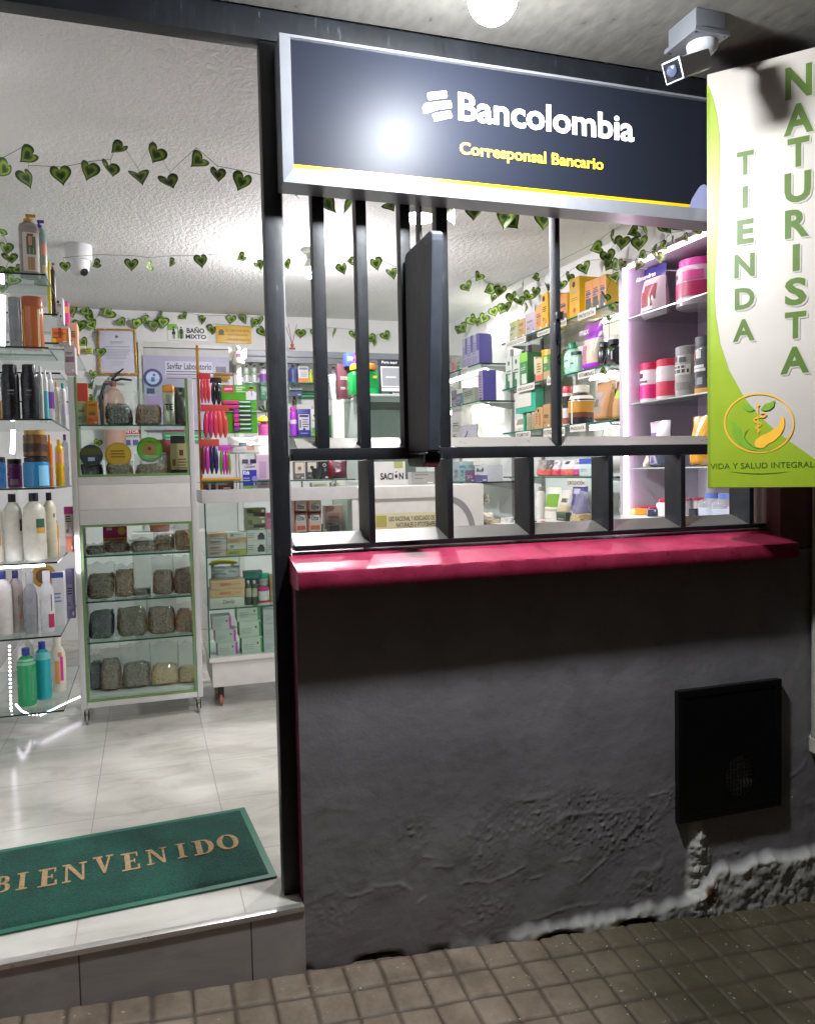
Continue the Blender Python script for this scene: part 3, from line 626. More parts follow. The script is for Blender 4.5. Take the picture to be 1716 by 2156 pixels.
# ------------------------------------------------------------------ green and white shop banner
def banner():
    p0 = Vector((1.140, -.060, 0)); dr = Vector((.665, -.747, 0)).normalized(); nr = Vector((-dr.y, dr.x, 0)) * -1
    if nr.dot(CAM - p0) < 0: nr = -nr
    def uv(x, y):
        q = CR * ((x - 858) / FPX) + CD * ((y - 1078) / FPX) + CF
        t = (p0 - CAM).dot(nr) / q.dot(nr); w = CAM + q * t; return (w - p0).dot(dr), w.z
    zb = uv(1490, 1028)[1]; zt = uv(1495, 154)[1]; W_ = .62
    ang = math.atan2(dr.y, dr.x); root = empty('banner', (p0.x, p0.y, zb), ang)
    L = lambda x, y: (uv(x, y)[0], uv(x, y)[1] - zb)       # local (u, height)
    Z4 = lambda a, b: L(1432 + .4693 * a, 84.2 + .4693 * b); H = zt - zb
    white = base('white banner vinyl', .38); t, ns, ls, b = nodes(white); n = N(t, 'TexNoise', Scale=7., Detail=4.); tc = N(t, 'TexCoord'); ls.new(tc.outputs['Object'], n.inputs['Vector'])
    ls.new(ramp(t, n.outputs[0], [(.3, '#b0aaa2'), (.7, '#b6b0a8')]), b.inputs['Base Color']); bp = N(t, 'Bump', Strength=.22, Distance=.012); ls.new(n.outputs[0], bp.inputs['Height']); ls.new(bp.outputs[0], b.inputs['Normal'])
    mb = MB(); mb.cbox(0, W_, .0, .030, 0, H, white, .003); 
    g1 = mat('#869c24', .36); g2 = mat('#768a24', .36)
    curve = [(136, 225), (150, 270), (165, 330), (175, 400), (179, 480), (179, 600), (173, 800), (164, 950), (157, 1060), (156, 1150), (160, 1230), (180, 1360), (220, 1480), (280, 1590), (340, 1670), (420, 1745), (500, 1806), (605, 1880), (700, 1940), (760, 1972)]
    pts = [Z4(a, b) for a, b in curve]; mb.face([(.0, -.0012, .002)] + [(W_ - .002, -.0012, .002), (W_ - .002, -.0012, max(.01, pts[-1][1] - .02))] + [(u, -.0012, z) for u, z in reversed(pts)] + [(.0, -.0012, pts[0][1] + .02)], g1)
    mb.face([(.0005, -.0016, .004), (.0075, -.0016, .004), (.0075, -.0016, H - .05), (.0005, -.0016, H - .05)], g2)
    mb.build('panel', root)
    dk = mat('#4c6524', .4); sh = mat('#aaa49c', .4); T = Matrix.Translation((0, -.0016, 0))
    for word, cells in (('NATURISTA', [(472, 112, 592, 258), (465, 282, 600, 420), (482, 435, 580, 567), (468, 590, 588, 727), (470, 757, 580, 885), (505, 915, 537, 1035), (470, 1065, 568, 1190), (470, 1218, 566, 1338), (450, 1375, 580, 1495)]),
                        ('TIENDA', [(255, 497, 330, 603), (280, 655, 304, 752), (255, 803, 330, 913), (243, 958, 335, 1063), (245, 1110, 335, 1207), (237, 1252, 335, 1350)])):
        mb = MB()
        for ch, (a, b, c, d) in zip(word, cells):
            m_ = (a + c) / 2; u0 = Z4(a, (b + d) / 2)[0]; u1 = Z4(c, (b + d) / 2)[0]; z0 = Z4(m_, d)[1]; z1 = Z4(m_, b)[1]
            k = .004
            put_text(mb, ch, sh, (u0 + k, z0 - k, u1 + k, z1 - k), T, .035, lift=.0001); put_text(mb, ch, dk, (u0, z0, u1, z1), T, .035, lift=.0004)
        mb.build('lettering', root)
    mb = MB(); a, b = Z4(136, 1922), Z4(602, 1898); c = Z4(368, 1885)
    zz = Z4(370, 1921)[1]; put_text(mb, 'VIDA Y SALUD INTEGRAL', mat('#3f5a12', .4), (a[0], zz, b[0], Z4(370, 1895)[1]), T, .004)
    q = [Z4(205 + 300 * k / 14, 1934 + 10 * math.sin(math.pi * k / 14)) for k in range(15)]; q2 = [Z4(205 + 300 * k / 14, 1934 + 14 * math.sin(math.pi * k / 14)) for k in range(15)]
    for i in range(14): mb.face([(q2[i][0], -.0022, q2[i][1]), (q2[i + 1][0], -.0022, q2[i + 1][1]), (q[i + 1][0], -.0022, q[i + 1][1]), (q[i][0], -.0022, q[i][1])], mat('#3f5a12', .4))
    mb.build('lettering', root)
    # round emblem: ring, winged staff, leaves and hand
    Z5 = lambda a, b: L((1780 + a / 6.677) * .8424, (960 + b / 6.677) * .8424)
    mb = MB(); gold = mat('#d8a53a', .35); lf = mat('#6f9a2a', .4); lf2 = mat('#4e7a1c', .4); sk = mat('#e2ab35', .4); ly = [.0022]
    def poly(pts, m):
        ly[0] += .00012; q = [Z5(*p) for p in pts]
        ar = sum(q[i][0] * q[(i + 1) % len(q)][1] - q[(i + 1) % len(q)][0] * q[i][1] for i in range(len(q)))
        if ar < 0: q = q[::-1]
        mb.face([(u, -ly[0], z) for u, z in q], m)
    def stroke(pts, w, m):
        for i in range(len(pts) - 1):
            (a, b), (c, d) = pts[i], pts[i + 1]; l = math.hypot(c - a, d - b) or 1; nx, ny = -(d - b) / l * w / 2, (c - a) / l * w / 2
            poly([(a + nx, b + ny), (c + nx, d + ny), (c - nx, d - ny), (a - nx, b - ny)], m); ly[0] -= .00012
        ly[0] += .00012
    ell = [(785 + 575 * math.cos(k * math.pi / 30), 650 + 490 * math.sin(k * math.pi / 30)) for k in range(61)]
    stroke(ell, 28, gold)
    poly([(300, 600), (400, 650), (470, 740), (490, 860), (560, 960), (680, 1060), (800, 1085), (950, 1085), (1090, 1050), (960, 1115), (800, 1130), (600, 1090), (430, 970), (340, 840), (325, 690)], lf)
    poly([(640, 730), (570, 800), (545, 880), (590, 960), (690, 1045), (800, 1080), (740, 1080), (600, 1000), (530, 900), (550, 800)], lf2)
    poly([(705, 990), (740, 920), (820, 860), (960, 800), (1110, 700), (1130, 640), (1160, 540), (1185, 525), (1205, 570), (1210, 680), (1190, 760), (1130, 860), (1030, 950), (930, 1000), (870, 1060), (800, 1070), (735, 1050)], sk)
    stroke([(1090, 790), (1030, 840), (1000, 880)], 12, gold); stroke([(765, 380), (765, 820)], 22, gold)
    poly([(765 + 30 * math.cos(k * .6), 350 + 28 * math.sin(k * .6)) for k in range(10)], gold)
    stroke([(800, 490), (870, 480), (905, 510), (870, 545), (770, 555), (700, 580), (705, 625), (770, 640), (820, 650), (810, 690), (740, 705), (725, 730), (780, 755), (800, 775), (770, 790)], 26, gold)
    poly([(720, 425), (640, 350), (560, 340), (500, 300), (520, 390), (570, 440), (640, 460)], lf); poly([(805, 425), (880, 330), (960, 310), (1045, 265), (1030, 370), (960, 430), (880, 445)], lf)
    mb.build('emblem', root)
    tag(root, 'tall white and lime green shop banner with green vertical lettering', 'banner')
banner()
# ------------------------------------------------------------------ outside camera on its junction box
def street_camera():
    a = at(1465, 62, Z=2.092); x0, y0 = a.x, a.y; x1 = x0 + .095; y1 = y0 + .115
    root = empty('security_camera', ((x0 + x1) / 2, (y0 + y1) / 2, ZC)); o_ = (-(x0 + x1) / 2, -(y0 + y1) / 2, -ZC)
    gm = mat('#606267', .4); wm = mat('#a2a3a6', .35)
    def part(mb, nm): o = mb.build(nm, root); o.location = o_; return o
    mb = MB(); mb.cbox(x0 + .004, x1 - .004, y0 + .004, y1 - .004, 2.103, ZC - .0005, gm, .004); part(mb, 'junction_box')
    mb = MB(); mb.cbox(x0 - .003, x1 + .003, y0 - .003, y1 + .003, 2.092, 2.1025, gm, .002)
    for sx in (x0 + .006, x1 - .006):
        for sy in (y0 + .006, y1 - .006): mb.lathe([(.003, 2.0905), (.003, 2.0925)], M_BLACK, 8, (sx, sy))
    part(mb, 'cover_plate')
    cx, cy = x0 + .058, y0 + .05
    mb = MB(); mb.lathe([(.018, 2.066), (.026, 2.068), (.036, 2.078), (.038, 2.0915)], wm, 22, (cx, cy)); part(mb, 'mount')
    A = Vector((cx, cy, 2.066)); B = at(1478, 128, Y=cy - .03)
    mb = MB(); mb.tube([A, A + (B - A) * .5 + Vector((.004, 0, 0)), B], .010, wm, 12); part(mb, 'arm')
    F = at(1419, 148, Y=cy - .075); ax = (F - B).normalized(); ln = (F - B).length
    zx = Vector((0, 0, 1)); sx = ax.cross(zx).normalized(); up = sx.cross(ax)
    T = Matrix((sx, ax, up)).transposed().to_4x4(); T.translation = F
    mb = MB(); mb.cbox(-.0225, .0225, -ln * 1.05, 0, -.0225, .0235, wm, .011, T); part(mb, 'body')
    mb = MB(); mb.cbox(-.024, .024, -.01, .006, -.024, .025, mat('#9d9ea1', .3), .010, T); mb.cbox(-.020, .020, .004, .0075, -.020, .021, mat('#15161c', .12), .009, T)
    mb.lathe([(.0125, 0), (.0125, .003), (.010, .0045)], mat('#3a3f52', .08), 20, (0, 0), 1, 1, T @ Matrix.Translation((0, .0072, .001)) @ Matrix.Rotation(-math.pi / 2, 4, 'X')); part(mb, 'lens')
    tag(root, 'white bullet security camera under a grey box on the porch ceiling', 'camera')
street_camera()
# ------------------------------------------------------------------ porch lamp
M_BULB = emis('lit porch bulb', (.93, .97, 1.), PORCH_BULB / (math.pi * 2.2 * math.pi * .050 ** 2) )
def bulb(loc, r, m, label, name='light_bulb', hold=.05, shade=False):
    """LED bulb: glowing lower dome, opaque white shoulder and holder above"""
    root = empty(name, loc); w = mat('#dcdcd8', .4)
    pr = [(r, r * .12), (r, 0), (r * .93, -r * .38), (r * .72, -r * .70), (r * .40, -r * .93), (.002, -r)]
    mb = MB(); mb.lathe(pr, m, 24, cap=False); mb.build('dome', root)
    if shade: mb = MB(); mb.lathe([(r * 1.05, r * 1.2), (r * 1.9, r * .6), (r * 2.1, -r * .9), (r * 2.06, -r * .9), (r * 1.86, r * .56), (r * 1.0, r * 1.16)], w, 28, cap=False); mb.build('shade', root)  # unseen lampshade, added to keep the bulb's light off the ceiling
    mb = MB(); mb.lathe([(r, r * .12), (r * .98, r * .3), (r * .8, r * .75), (r * .5, r * 1.25), (r * .5, r * 1.34)], w, 20); mb.build('shoulder', root)
    mb = MB(); mb.lathe([(r * .42, r * 1.3), (r * .56, r * 1.34), (r * .6, r * 1.34 + hold * .6), (r * 1.2, r * 1.34 + hold * .62), (r * 1.3, r * 1.34 + hold)], w, 20); mb.build('lamp_holder', root)
    return tag(root, label, 'lamp')
L1 = at(1037, -6, Y=-.37); bulb(L1, .050, M_BULB, 'glaring white bulb on the porch ceiling above the sign', hold=ZC - L1.z - .050 * 1.34 - .001)
M_BULB2 = emis('lit room bulb', (.98, .96, 1.), ROOM_BULB / (math.pi * 2.2 * math.pi * .040 ** 2))
L3 = Vector((.66, .95, 2.02)); bulb(L3, .034, emis('lit window bulb', (.98, .96, 1.), WINDOW_BULB / (math.pi * 2.2 * math.pi * .034 ** 2)), 'lit room bulb on the shop ceiling hidden behind the bank sign', hold=ZC - L3.z - .034 * 1.34 - .001, shade=True)
b2 = at(655, 568, Y=2.02); bulb(b2, .040, M_BULB2, 'lit white bulb hanging from the shop ceiling behind the bars', hold=ZC - b2.z - .040 * 1.34 - .001)
# ------------------------------------------------------------------ meter box in the wall
def meter_box():
    x0, x1, z0, z1 = 1.074, 1.437, .032, .415; root = empty('meter_box', ((x0 + x1) / 2, 0, z0)); o_ = (-(x0 + x1) / 2, 0, -z0)
    bk = mat('#0b0a0b', .38); 
    def part(mb, nm): o = mb.build(nm, root); o.location = o_; return o
    mb = MB()
    for a, b, c, d in ((x0, x1, z1 - .022, z1), (x0, x1, z0, z0 + .022), (x0, x0 + .022, z0 + .0222, z1 - .0222), (x1 - .022, x1, z0 + .0222, z1 - .0222)): mb.cbox(a, b, -.0185, .01, c, d, bk, .003)
    part(mb, 'frame')
    mb = MB(); cx, cz = (x0 + x1) / 2 + .03, .14 ; n = 28; rx, rz_ = .052, .062
    sq = []
    for k in range(n):
        a = 2 * math.pi * k / n; c, s = math.cos(a), math.sin(a); sc = 1 / max(abs(c), abs(s))
        hx = (x1 - x0) / 2 - .0225; 
        ex = cx + c * sc * 10; ez = cz + s * sc * 10
        tx = min(max(cx + c * sc * .6, x0 + .0225), x1 - .0225); tz = min(max(cz + s * sc * .6, z0 + .0225), z1 - .0225); sq.append((tx, tz))
    for k in range(n):
        a, b = 2 * math.pi * k / n, 2 * math.pi * (k + 1) / n
        mb.face([(cx + rx * math.cos(a), -.0165, cz + rz_ * math.sin(a)), (sq[k][0], -.0165, sq[k][1]), (sq[(k + 1) % n][0], -.0165, sq[(k + 1) % n][1]), (cx + rx * math.cos(b), -.0165, cz + rz_ * math.sin(b))], bk)
    part(mb, 'door')
    mb = MB()
    for i in range(-4, 5):
        mb.tube([(cx + i * .012, -.015, cz - .058), (cx + i * .012, -.015, cz + .058)], .0011, mat('#1c1a18', .4, .6), 6); mb.tube([(cx - .050, -.0165, cz + i * .012), (cx + .050, -.0165, cz + i * .012)], .0011, mat('#1c1a18', .4, .6), 6)
    part(mb, 'window_mesh')
    mb = MB(); mb.lathe([(.045, .0), (.045, .03), (.03, .045)], mat('#8b8573', .25, .6), 20, T=Matrix.Translation((cx - .004, .055, cz - .015)) @ Matrix.Rotation(math.pi / 2, 4, 'X')); mb.box(x0 + .02, x1 - .02, .07, .08, z0 + .02, z1 - .02, mat('#1a1817', .8)); part(mb, 'meter')
    tag(root, 'black metal meter box with a round mesh window low in the grey wall', 'meter box')
meter_box()
# ------------------------------------------------------------------ doormat
def doormat():
    A = at(515, 1700, Z=.006); Bp = at(583, 1845, Z=.006); C = at(0, 1790, Z=.006); u = (C - A).normalized(); v = Vector((-u.y, u.x, 0)); v = v if v.y < 0 else -v
    # local frame: x along the mat to the right, y to the back
    xr = -u; ang = math.atan2(xr.y, xr.x); D = (Bp - A).dot(v); Lm = .90
    o = A - xr * Lm + v * D; o.z = .001; root = empty('doormat', o, ang)
    m = base('green coir pile', .95); t, ns, ls, b = nodes(m); tc = N(t, 'TexCoord'); n = N(t, 'TexNoise', Scale=190., Detail=4.); ls.new(tc.outputs['Object'], n.inputs['Vector'])
    n2 = N(t, 'TexNoise', Scale=9., Detail=4.); ls.new(tc.outputs['Object'], n2.inputs['Vector']); mm = N(t, 'Math', operation='MULTIPLY_ADD'); ls.new(n2.outputs[0], mm.inputs[0]); mm.inputs[1].default_value = .5; ls.new(n.outputs[0], mm.inputs[2])
    ls.new(ramp(t, mm.outputs[0], [(.5, '#01261d'), (.75, '#033d31'), (1., '#06513f')]), b.inputs['Base Color'])
    bp = N(t, 'Bump', Strength=.8, Distance=.004); ls.new(n.outputs[0], bp.inputs['Height']); ls.new(bp.outputs[0], b.inputs['Normal'])
    mb = MB(); mb.cbox(0, Lm, 0, D, 0, .005, mat('#175e48', .5), .002); mb.build('rubber_base', root)
    mb = MB(); e = .018; nx, ny = 120, 60; vs = []
    for j in range(ny + 1):
        for i in range(nx + 1):
            x, y = e + (Lm - 2 * e) * i / nx, e + (D - 2 * e) * j / ny; k = min(1, min(i, nx - i, j, ny - j) / 1.5)
            vs.append((x, y, .0051 + .004 * k + .0011 * noise.noise(Vector((x * 130, y * 130, 0))) * k))
    mb.geo(vs, [(j * (nx + 1) + i, j * (nx + 1) + i + 1, (j + 1) * (nx + 1) + i + 1, (j + 1) * (nx + 1) + i) for j in range(ny) for i in range(nx)], m, None, True); mb.build('pile', root)
    # slab-serif letters built from strokes (unit box 1 x 1)
    r = lambda x0, y0, x1, y1: [(x0, y0), (x1, y0), (x1, y1), (x0, y1)]
    def bowl(cx, cy, rx, ry, ix, iy, a0, a1, n=12):
        o = []
        for k in range(n):
            a, b_ = a0 + (a1 - a0) * k / n, a0 + (a1 - a0) * (k + 1) / n
            o.append([(cx + ix * math.cos(a), cy + iy * math.sin(a)), (cx + rx * math.cos(a), cy + ry * math.sin(a)), (cx + rx * math.cos(b_), cy + ry * math.sin(b_)), (cx + ix * math.cos(b_), cy + iy * math.sin(b_))])
        return o
    h = math.pi / 2
    G = {'I': [r(.36, .08, .64, .92), r(.2, 0, .8, .08), r(.2, .92, .8, 1)],
         'E': [r(.16, .08, .42, .92), r(0, 0, .85, .08), r(0, .92, .8, 1), r(.42, .46, .6, .54), r(.6, .38, .66, .62), r(.75, .08, .85, .27), r(.72, .74, .8, .92)],
         'N': [r(.12, .08, .22, .92), [(.12, .95), (.30, 1), (.88, .08), (.88, 0), (.76, 0)], r(.78, .1, .88, .92), r(0, 0, .34, .08), r(.66, .92, 1, 1), r(0, .92, .28, 1)],
         'V': [[(.12, .94), (.36, .94), (.58, .25), (.48, 0)], [(.76, .94), (.86, .94), (.58, 0), (.48, 0), (.52, .2)], r(0, .92, .46, 1), r(.64, .92, 1, 1)],
         'D': [r(.14, .08, .40, .92), r(0, 0, .5, .08), r(0, .92, .5, 1)] + bowl(.5, .5, .46, .5, .20, .42, -h, h),
         'B': [r(.14, .08, .40, .92), r(0, 0, .55, .08), r(0, .92, .5, 1), r(.4, .48, .55, .56)] + bowl(.52, .27, .38, .27, .14, .19, -h, h) + bowl(.5, .76, .34, .24, .11, .16, -h, h),
         'O': bowl(.5, .5, .5, .5, .25, .42, 0, 4 * h, 26)}
    inv = Matrix.Rotation(-ang, 4, 'Z') @ Matrix.Translation(-o)
    ltr = base('tan coir pile', .95); t, ns, ls, b = nodes(ltr); tc = N(t, 'TexCoord'); n = N(t, 'TexNoise', Scale=160., Detail=4.); ls.new(tc.outputs['Object'], n.inputs['Vector'])
    ls.new(ramp(t, n.outputs[0], [(.3, '#7d6647'), (.7, '#a98d66')]), b.inputs['Base Color']); bp = N(t, 'Bump', Strength=.7, Distance=.003); ls.new(n.outputs[0], bp.inputs['Height']); ls.new(bp.outputs[0], b.inputs['Normal'])
    # letter cells in zoomed photo pixels: left/right feet on the baseline and cap height above them
    cells = [('B', -50, 62, 716, 632), ('I', 62, 165, 700, 612), ('E', 200, 322, 680, 588), ('N', 332, 470, 655, 560), ('V', 500, 615, 612, 520), ('E', 655, 770, 593, 500), ('N', 790, 905, 560, 478), ('I', 935, 1025, 530, 452), ('D', 1045, 1162, 508, 430), ('O', 1175, 1292, 482, 402)]
    mb = MB(); px = lambda a, b: inv @ at(a / 2.145 * .8424, (1900 + b / 2.145) * .8424, Z=.010)
    for ch, xa, xb, yb_, yt in cells:
        dy = -(xb - xa) * .19
        P00, P10 = px(xa, yb_ - dy * .5), px(xb, yb_ + dy * .5); P01 = px(xa - 8 , yt - dy * .5) ; ex = P10 - P00; ey = P01 - P00; ey = Vector((ey.x * .2, ey.y, 0))
        for k, pl in enumerate(G[ch]):
            q = [P00 + ex * x + ey * y for x, y in pl]; z0, z1 = .0085, .0112 + .00004 * (k % 5)
            ar = sum(q[i].x * q[(i + 1) % len(q)].y - q[(i + 1) % len(q)].x * q[i].y for i in range(len(q)))
            if ar < 0: q = q[::-1]
            mb.prism([(p.x, p.y) for p in q], z0, z1, ltr)
    mb.build('lettering', root)
    tag(root, 'green doormat with tan welcome lettering on the shop threshold', 'doormat')
doormat()
# ================================================================== FIXTURES
M_ALU = mat('#c4c4c2', .38, .1, var=.03); M_ALUW = mat('#c9c8c4', .35, .15); M_GREEN = mat('#6b8a55', .45); M_PANEL = mat('#d3d1cb', .4); M_CHROME = mat('#c4c6c8', .12, 1.)
M_LED = emis('violet-white led strip', (.93, .84, 1.), STRIP); M_LEDP = emis('pink-white led strip', (1., .74, .92), STRIP * 1.1)
M_LEDF = emis('violet-white floor led strip', (.93, .84, 1.), STRIP * .7)
M_TUBE = emis('warm led tube', (1., .95, .86), TUBE)
def shelfglass(mb, x0, x1, y0, y1, z, t=.007):
    mb.box(x0, x1, y0, y1, z - t, z - .0005, GLASS)
    e = .0018
    mb.box(x0, x1, y0 - e, y0 - .0002, z - t, z - .0005, GEDGE); mb.box(x0 - e, x0 - .0002, y0, y1, z - t, z - .0005, GEDGE); mb.box(x1 + .0002, x1 + e, y0, y1, z - t, z - .0005, GEDGE)
# ---- green-trimmed rolling cabinet
CX0, CX1, CY0, CY1 = -.622, -.120, 1.70, 2.05
LZ = [at(250, y, Y=1.74).z for y in (1167, 1262, 1347)]; CF0 = .125
UZ0 = at(250, 1003, Y=1.74).z; UZ1 = at(250, 894, Y=1.74).z; CT = 1.475
def cabinet():
    root = empty('display_cabinet', ((CX0 + CX1) / 2, CY0, 0)); o_ = (-(CX0 + CX1) / 2, -CY0, 0)
    def part(mb, nm): o = mb.build(nm, root); o.location = o_; return o
    for x in (CX0, CX1 - .024):
        for y in (CY0, CY1 - .024):
            mb = MB(); mb.cbox(x, x + .024, y, y + .024, .075, CT, M_ALU, .008); part(mb, 'corner_post')
    w0, w1 = CX0 + .0245, CX1 - .0245
    mb = MB(); mb.cbox(w0, w1, CY0 + .003, CY1 - .003, .076, .100, M_ALUW, .003); part(mb, 'base_rail')
    mb = MB(); mb.cbox(w0, w1, CY0 + .004, CY0 + .016, .918, UZ0 - .034, M_PANEL, .002); mb.cbox(w0, w1, CY0 + .002, CY0 + .02, .855, .9175, M_ALUW, .003); mb.cbox(w0, w1, CY0 + .002, CY0 + .02, UZ0 - .033, UZ0 - .001, M_ALUW, .003); part(mb, 'front_panel')
    g = .010
    def trim(z0, z1):
        mb = MB(); y = CY0 + .004
        mb.box(w0 + .0003, w0 + g, y, y + g, z0, z1, M_GREEN); mb.box(w1 - g, w1 - .0003, y, y + g, z0, z1, M_GREEN); mb.box(w0 + g, w1 - g, y, y + g, z0, z0 + g, M_GREEN)
        if z1 < 1: mb.box(w0 + g, w1 - g, y, y + g, z1 - g, z1, M_GREEN)
        part(mb, 'green_trim')
    trim(.1005, .8545); trim(UZ0, CT)
    for z0, z1 in ((.112, .843), (UZ0 + .012, CT - .004)):
        mb = MB(); mb.box(w0 + g, w1 - g, CY0 + .0065, CY0 + .0105, z0, z1, GLASS); part(mb, 'front_glass')
    for z in LZ + [UZ1]:
        mb = MB(); shelfglass(mb, w0 + .004, w1 - .004, CY0 + .024, CY1 - .03, z); part(mb, 'glass_shelf')
    mb = MB(); mb.box(w0, w1, CY0 + .022, CY1 - .002, .1003, CF0, M_PANEL); part(mb, 'floor_board'); mb = MB(); mb.box(w0, w1, CY0 + .022, CY1 - .002, UZ0 - .012, UZ0, M_PANEL); part(mb, 'floor_board')
    for x in (CX0 + .02, CX1 - .02):
        for y in (CY0 + .03, CY1 - .03):
            c = MB(); c.lathe([(.012, .062), (.014, .0755)], M_CHROME, 12, (x, y)); c.cbox(x - .010, x - .006, y - .012, y + .012, .02, .062, mat('#26282c', .4), .001); c.cbox(x + .006, x + .010, y - .012, y + .012, .02, .062, mat('#26282c', .4), .001)
            cw = part(c, 'caster'); 
            q = MB(); q.lathe([(.014, -.0055), (.022, -.004), (.022, .004), (.014, .0055)], mat('#8d8175', .5), 18, T=Matrix.Translation((x, y, .0225)) @ Matrix.Rotation(math.pi / 2, 4, 'Y')); q.build('wheel', cw)
    tag(root, 'rolling aluminium display cabinet with green trim and bags of herbs', 'cabinet')
cabinet()
# ---- long counter: glazed left part, white right part
KX0, KX1, KX2, KY0, KY1, KZ = -.086, .618, 1.262, 1.75, 2.15, .988
GZ = [at(520, y, Y=1.79).z for y in (1167, 1275)] ; GB = .232
def counter():
    root = empty('glass_counter', ((KX0 + KX1) / 2, KY0, 0)); o_ = (-(KX0 + KX1) / 2, -KY0, 0)
    def part(mb, nm): o = mb.build(nm, root); o.location = o_; return o
    mb = MB(); mb.cbox(KX0 - .01, KX1, KY0 - .004, KY0 + .026, .929, KZ, M_ALUW, .003); mb.cbox(KX0 - .01, KX1, KY1 - .03, KY1, .929, KZ, M_ALUW, .003); mb.cbox(KX0 - .01, KX0 + .016, KY0 + .0262, KY1 - .0302, .929, KZ, M_ALUW, .003); part(mb, 'top_frame')
    mb = MB(); mb.box(KX0 + .0165, KX1 - .0005, KY0 + .0265, KY1 - .0305, KZ - .007, KZ - .0002, GLASS); part(mb, 'top_glass')
    mb = MB(); mb.cbox(KX0 + .012, KX1, KY0 + .012, KY1, .095, GB - .022, M_PANEL, .003); mb.cbox(KX0, KX1, KY0, KY1, GB - .0215, GB, M_PANEL, .002); part(mb, 'base_panel')
    mb = MB(); mb.box(KX0, KX0 + .004, KY0 + .002, KY1, GB + .0005, .9285, GLASS); mb.box(KX0 - .001, KX0 + .0055, KY0 - .0005, KY0 + .0018, GB + .0005, .9285, GEDGE); part(mb, 'side_glass')
    mb = MB(); mb.box(KX0 + .006, KX1 - .03, KY0 + .002, KY0 + .005, GB + .0005, .9285, GLASS); part(mb, 'front_glass')
    for z in GZ:
        mb = MB(); shelfglass(mb, KX0 + .007, KX1 - .032, KY0 + .012, KY1 - .03, z); part(mb, 'glass_shelf')
    mb = MB(); mb.cbox(KX1 - .028, KX1, KY0 + .001, KY1, GB + .0005, .9285, M_PANEL, .002); part(mb, 'end_panel')
    mb = MB(); shelfglass(mb, KX0 - .005, KX1 - .01, KY0 + .005, KY1 - .08, KZ + .036, .006)
    for x in (KX0 + .03, KX0 + .06, .14, .36, .52): mb.lathe([(.005, KZ + .0005), (.005, KZ + .0295)], M_CHROME, 10, (x, KY0 + .03))
    part(mb, 'raised_glass')
    for x in (KX0 + .05, KX1 - .1):
        for y in (KY0 + .06, KY1 - .05):
            c = MB(); c.cbox(x - .014, x + .014, y - .012, y + .012, .035, .0945, mat('#1d1e20', .4), .003); cw = part(c, 'caster')
            q = MB(); q.lathe([(.015, -.008), (.026, -.006), (.026, .006), (.015, .008)], mat('#b0603a', .5), 16, T=Matrix.Translation((x, y, .0262)) @ Matrix.Rotation(math.pi / 2, 4, 'Y')); q.build('wheel', cw)
    tag(root, 'white counter with a glass front full of small boxes', 'counter')
    root = empty('service_counter', ((KX1 + KX2) / 2, KY0, 0)); o_ = (-(KX1 + KX2) / 2, -KY0, 0)
    x0 = KX1 + .001
    mb = MB(); mb.cbox(x0, KX2, KY0 - .004, KY1, .925, KZ - .006, M_PANEL, .003); part(mb, 'top')
    mb = MB(); mb.cbox(x0 + .002, KX2 - .002, KY0 + .010, KY1, .0, .9245, M_PANEL, .002); part(mb, 'front_panel')
    tag(root, 'plain white service counter behind the middle of the grille', 'counter')
counter()
# ---- stepped glass shelves on the left wall
LS = [1.807, 1.540, 1.276, 1.021, .742, .463, .178]
def left_shelves():
    root = empty('shelf_unit', (-.85, 1.35, 0)); o_ = (.85, -1.35, 0)
    def part(mb, nm): o = mb.build(nm, root); o.location = o_; return o
    for i, z in enumerate(LS):
        mb = MB(); y1 = 1.68 if i < 2 else 2.10
        mb.box(-1.045, -.655, 1.35, y1, z - .007, z - .0005, GLASS); mb.box(-1.045, -.655, 1.3475, 1.3497, z - .007, z - .0005, mat('#20302c', .2)); mb.box(-.6548, -.6535, 1.35, y1, z - .007, z - .0005, mat('#20302c', .2)); part(mb, 'glass_shelf')
    for y, z in ((1.78, 1.745), (1.78, 1.625), (1.78, 1.50), (2.45, 1.70), (2.45, 1.44)):
        mb = MB(); mb.box(-1.045, -.655 if y < 2 else -.64, y, y + (.50 if y < 2 else .8), z - .008, z - .0005, GLASS); mb.box(-1.045, -.655 if y < 2 else -.64, y - .0025, y - .0003, z - .008, z - .0005, mat('#20302c', .2)); part(mb, 'glass_shelf')
    mb = MB(); mb.box(-1.048, -1.0455, 1.30, 3.3, .12, 1.95, mat('#c5c4c6', .2)); part(mb, 'back_panel')
    tag(root, 'tall stack of glass shelves on the left wall crowded with hair products', 'shelves')
left_shelves()
def strip(pts, r, m, label, name='led_strip', beads=0):
    mb = MB()
    if beads:
        P = [Vector(p) for p in pts]; cur = []
        for a, b in zip(P, P[1:]):
            n = max(1, int((b - a).length / beads))
            cur += [a.lerp(b, k / n) for k in range(n)]
        for p in cur: mb.cbox(p.x - r, p.x + r, p.y - r, p.y + r, p.z - r, p.z + r, m, r * .4)
    else: mb.tube(pts, r, m, 6)
    return tag(mb.build(name), label, 'led strip')
a = at(20, 1361, Y=1.62); b = at(23, 1500, Y=1.62); strip([a, b], .0036, M_LED, 'beaded led strip standing up the bottom of the left shelves', beads=.0165)
strip([at(6, 622, Y=1.62), at(6, 730, Y=1.62)], .010, M_LED, 'led strip glowing behind the grey bottle on the second left shelf')
strip([at(28, 905, Y=1.64), at(26, 955, Y=1.64)], .009, M_LED, 'led strip behind the jars on the fourth left shelf')
strip([(-1.03, 1.37, LS[4] - .014), (-.70, 1.37, LS[4] - .014)], .005, M_LED, 'led strip along the front underside of the cream bottle shelf')
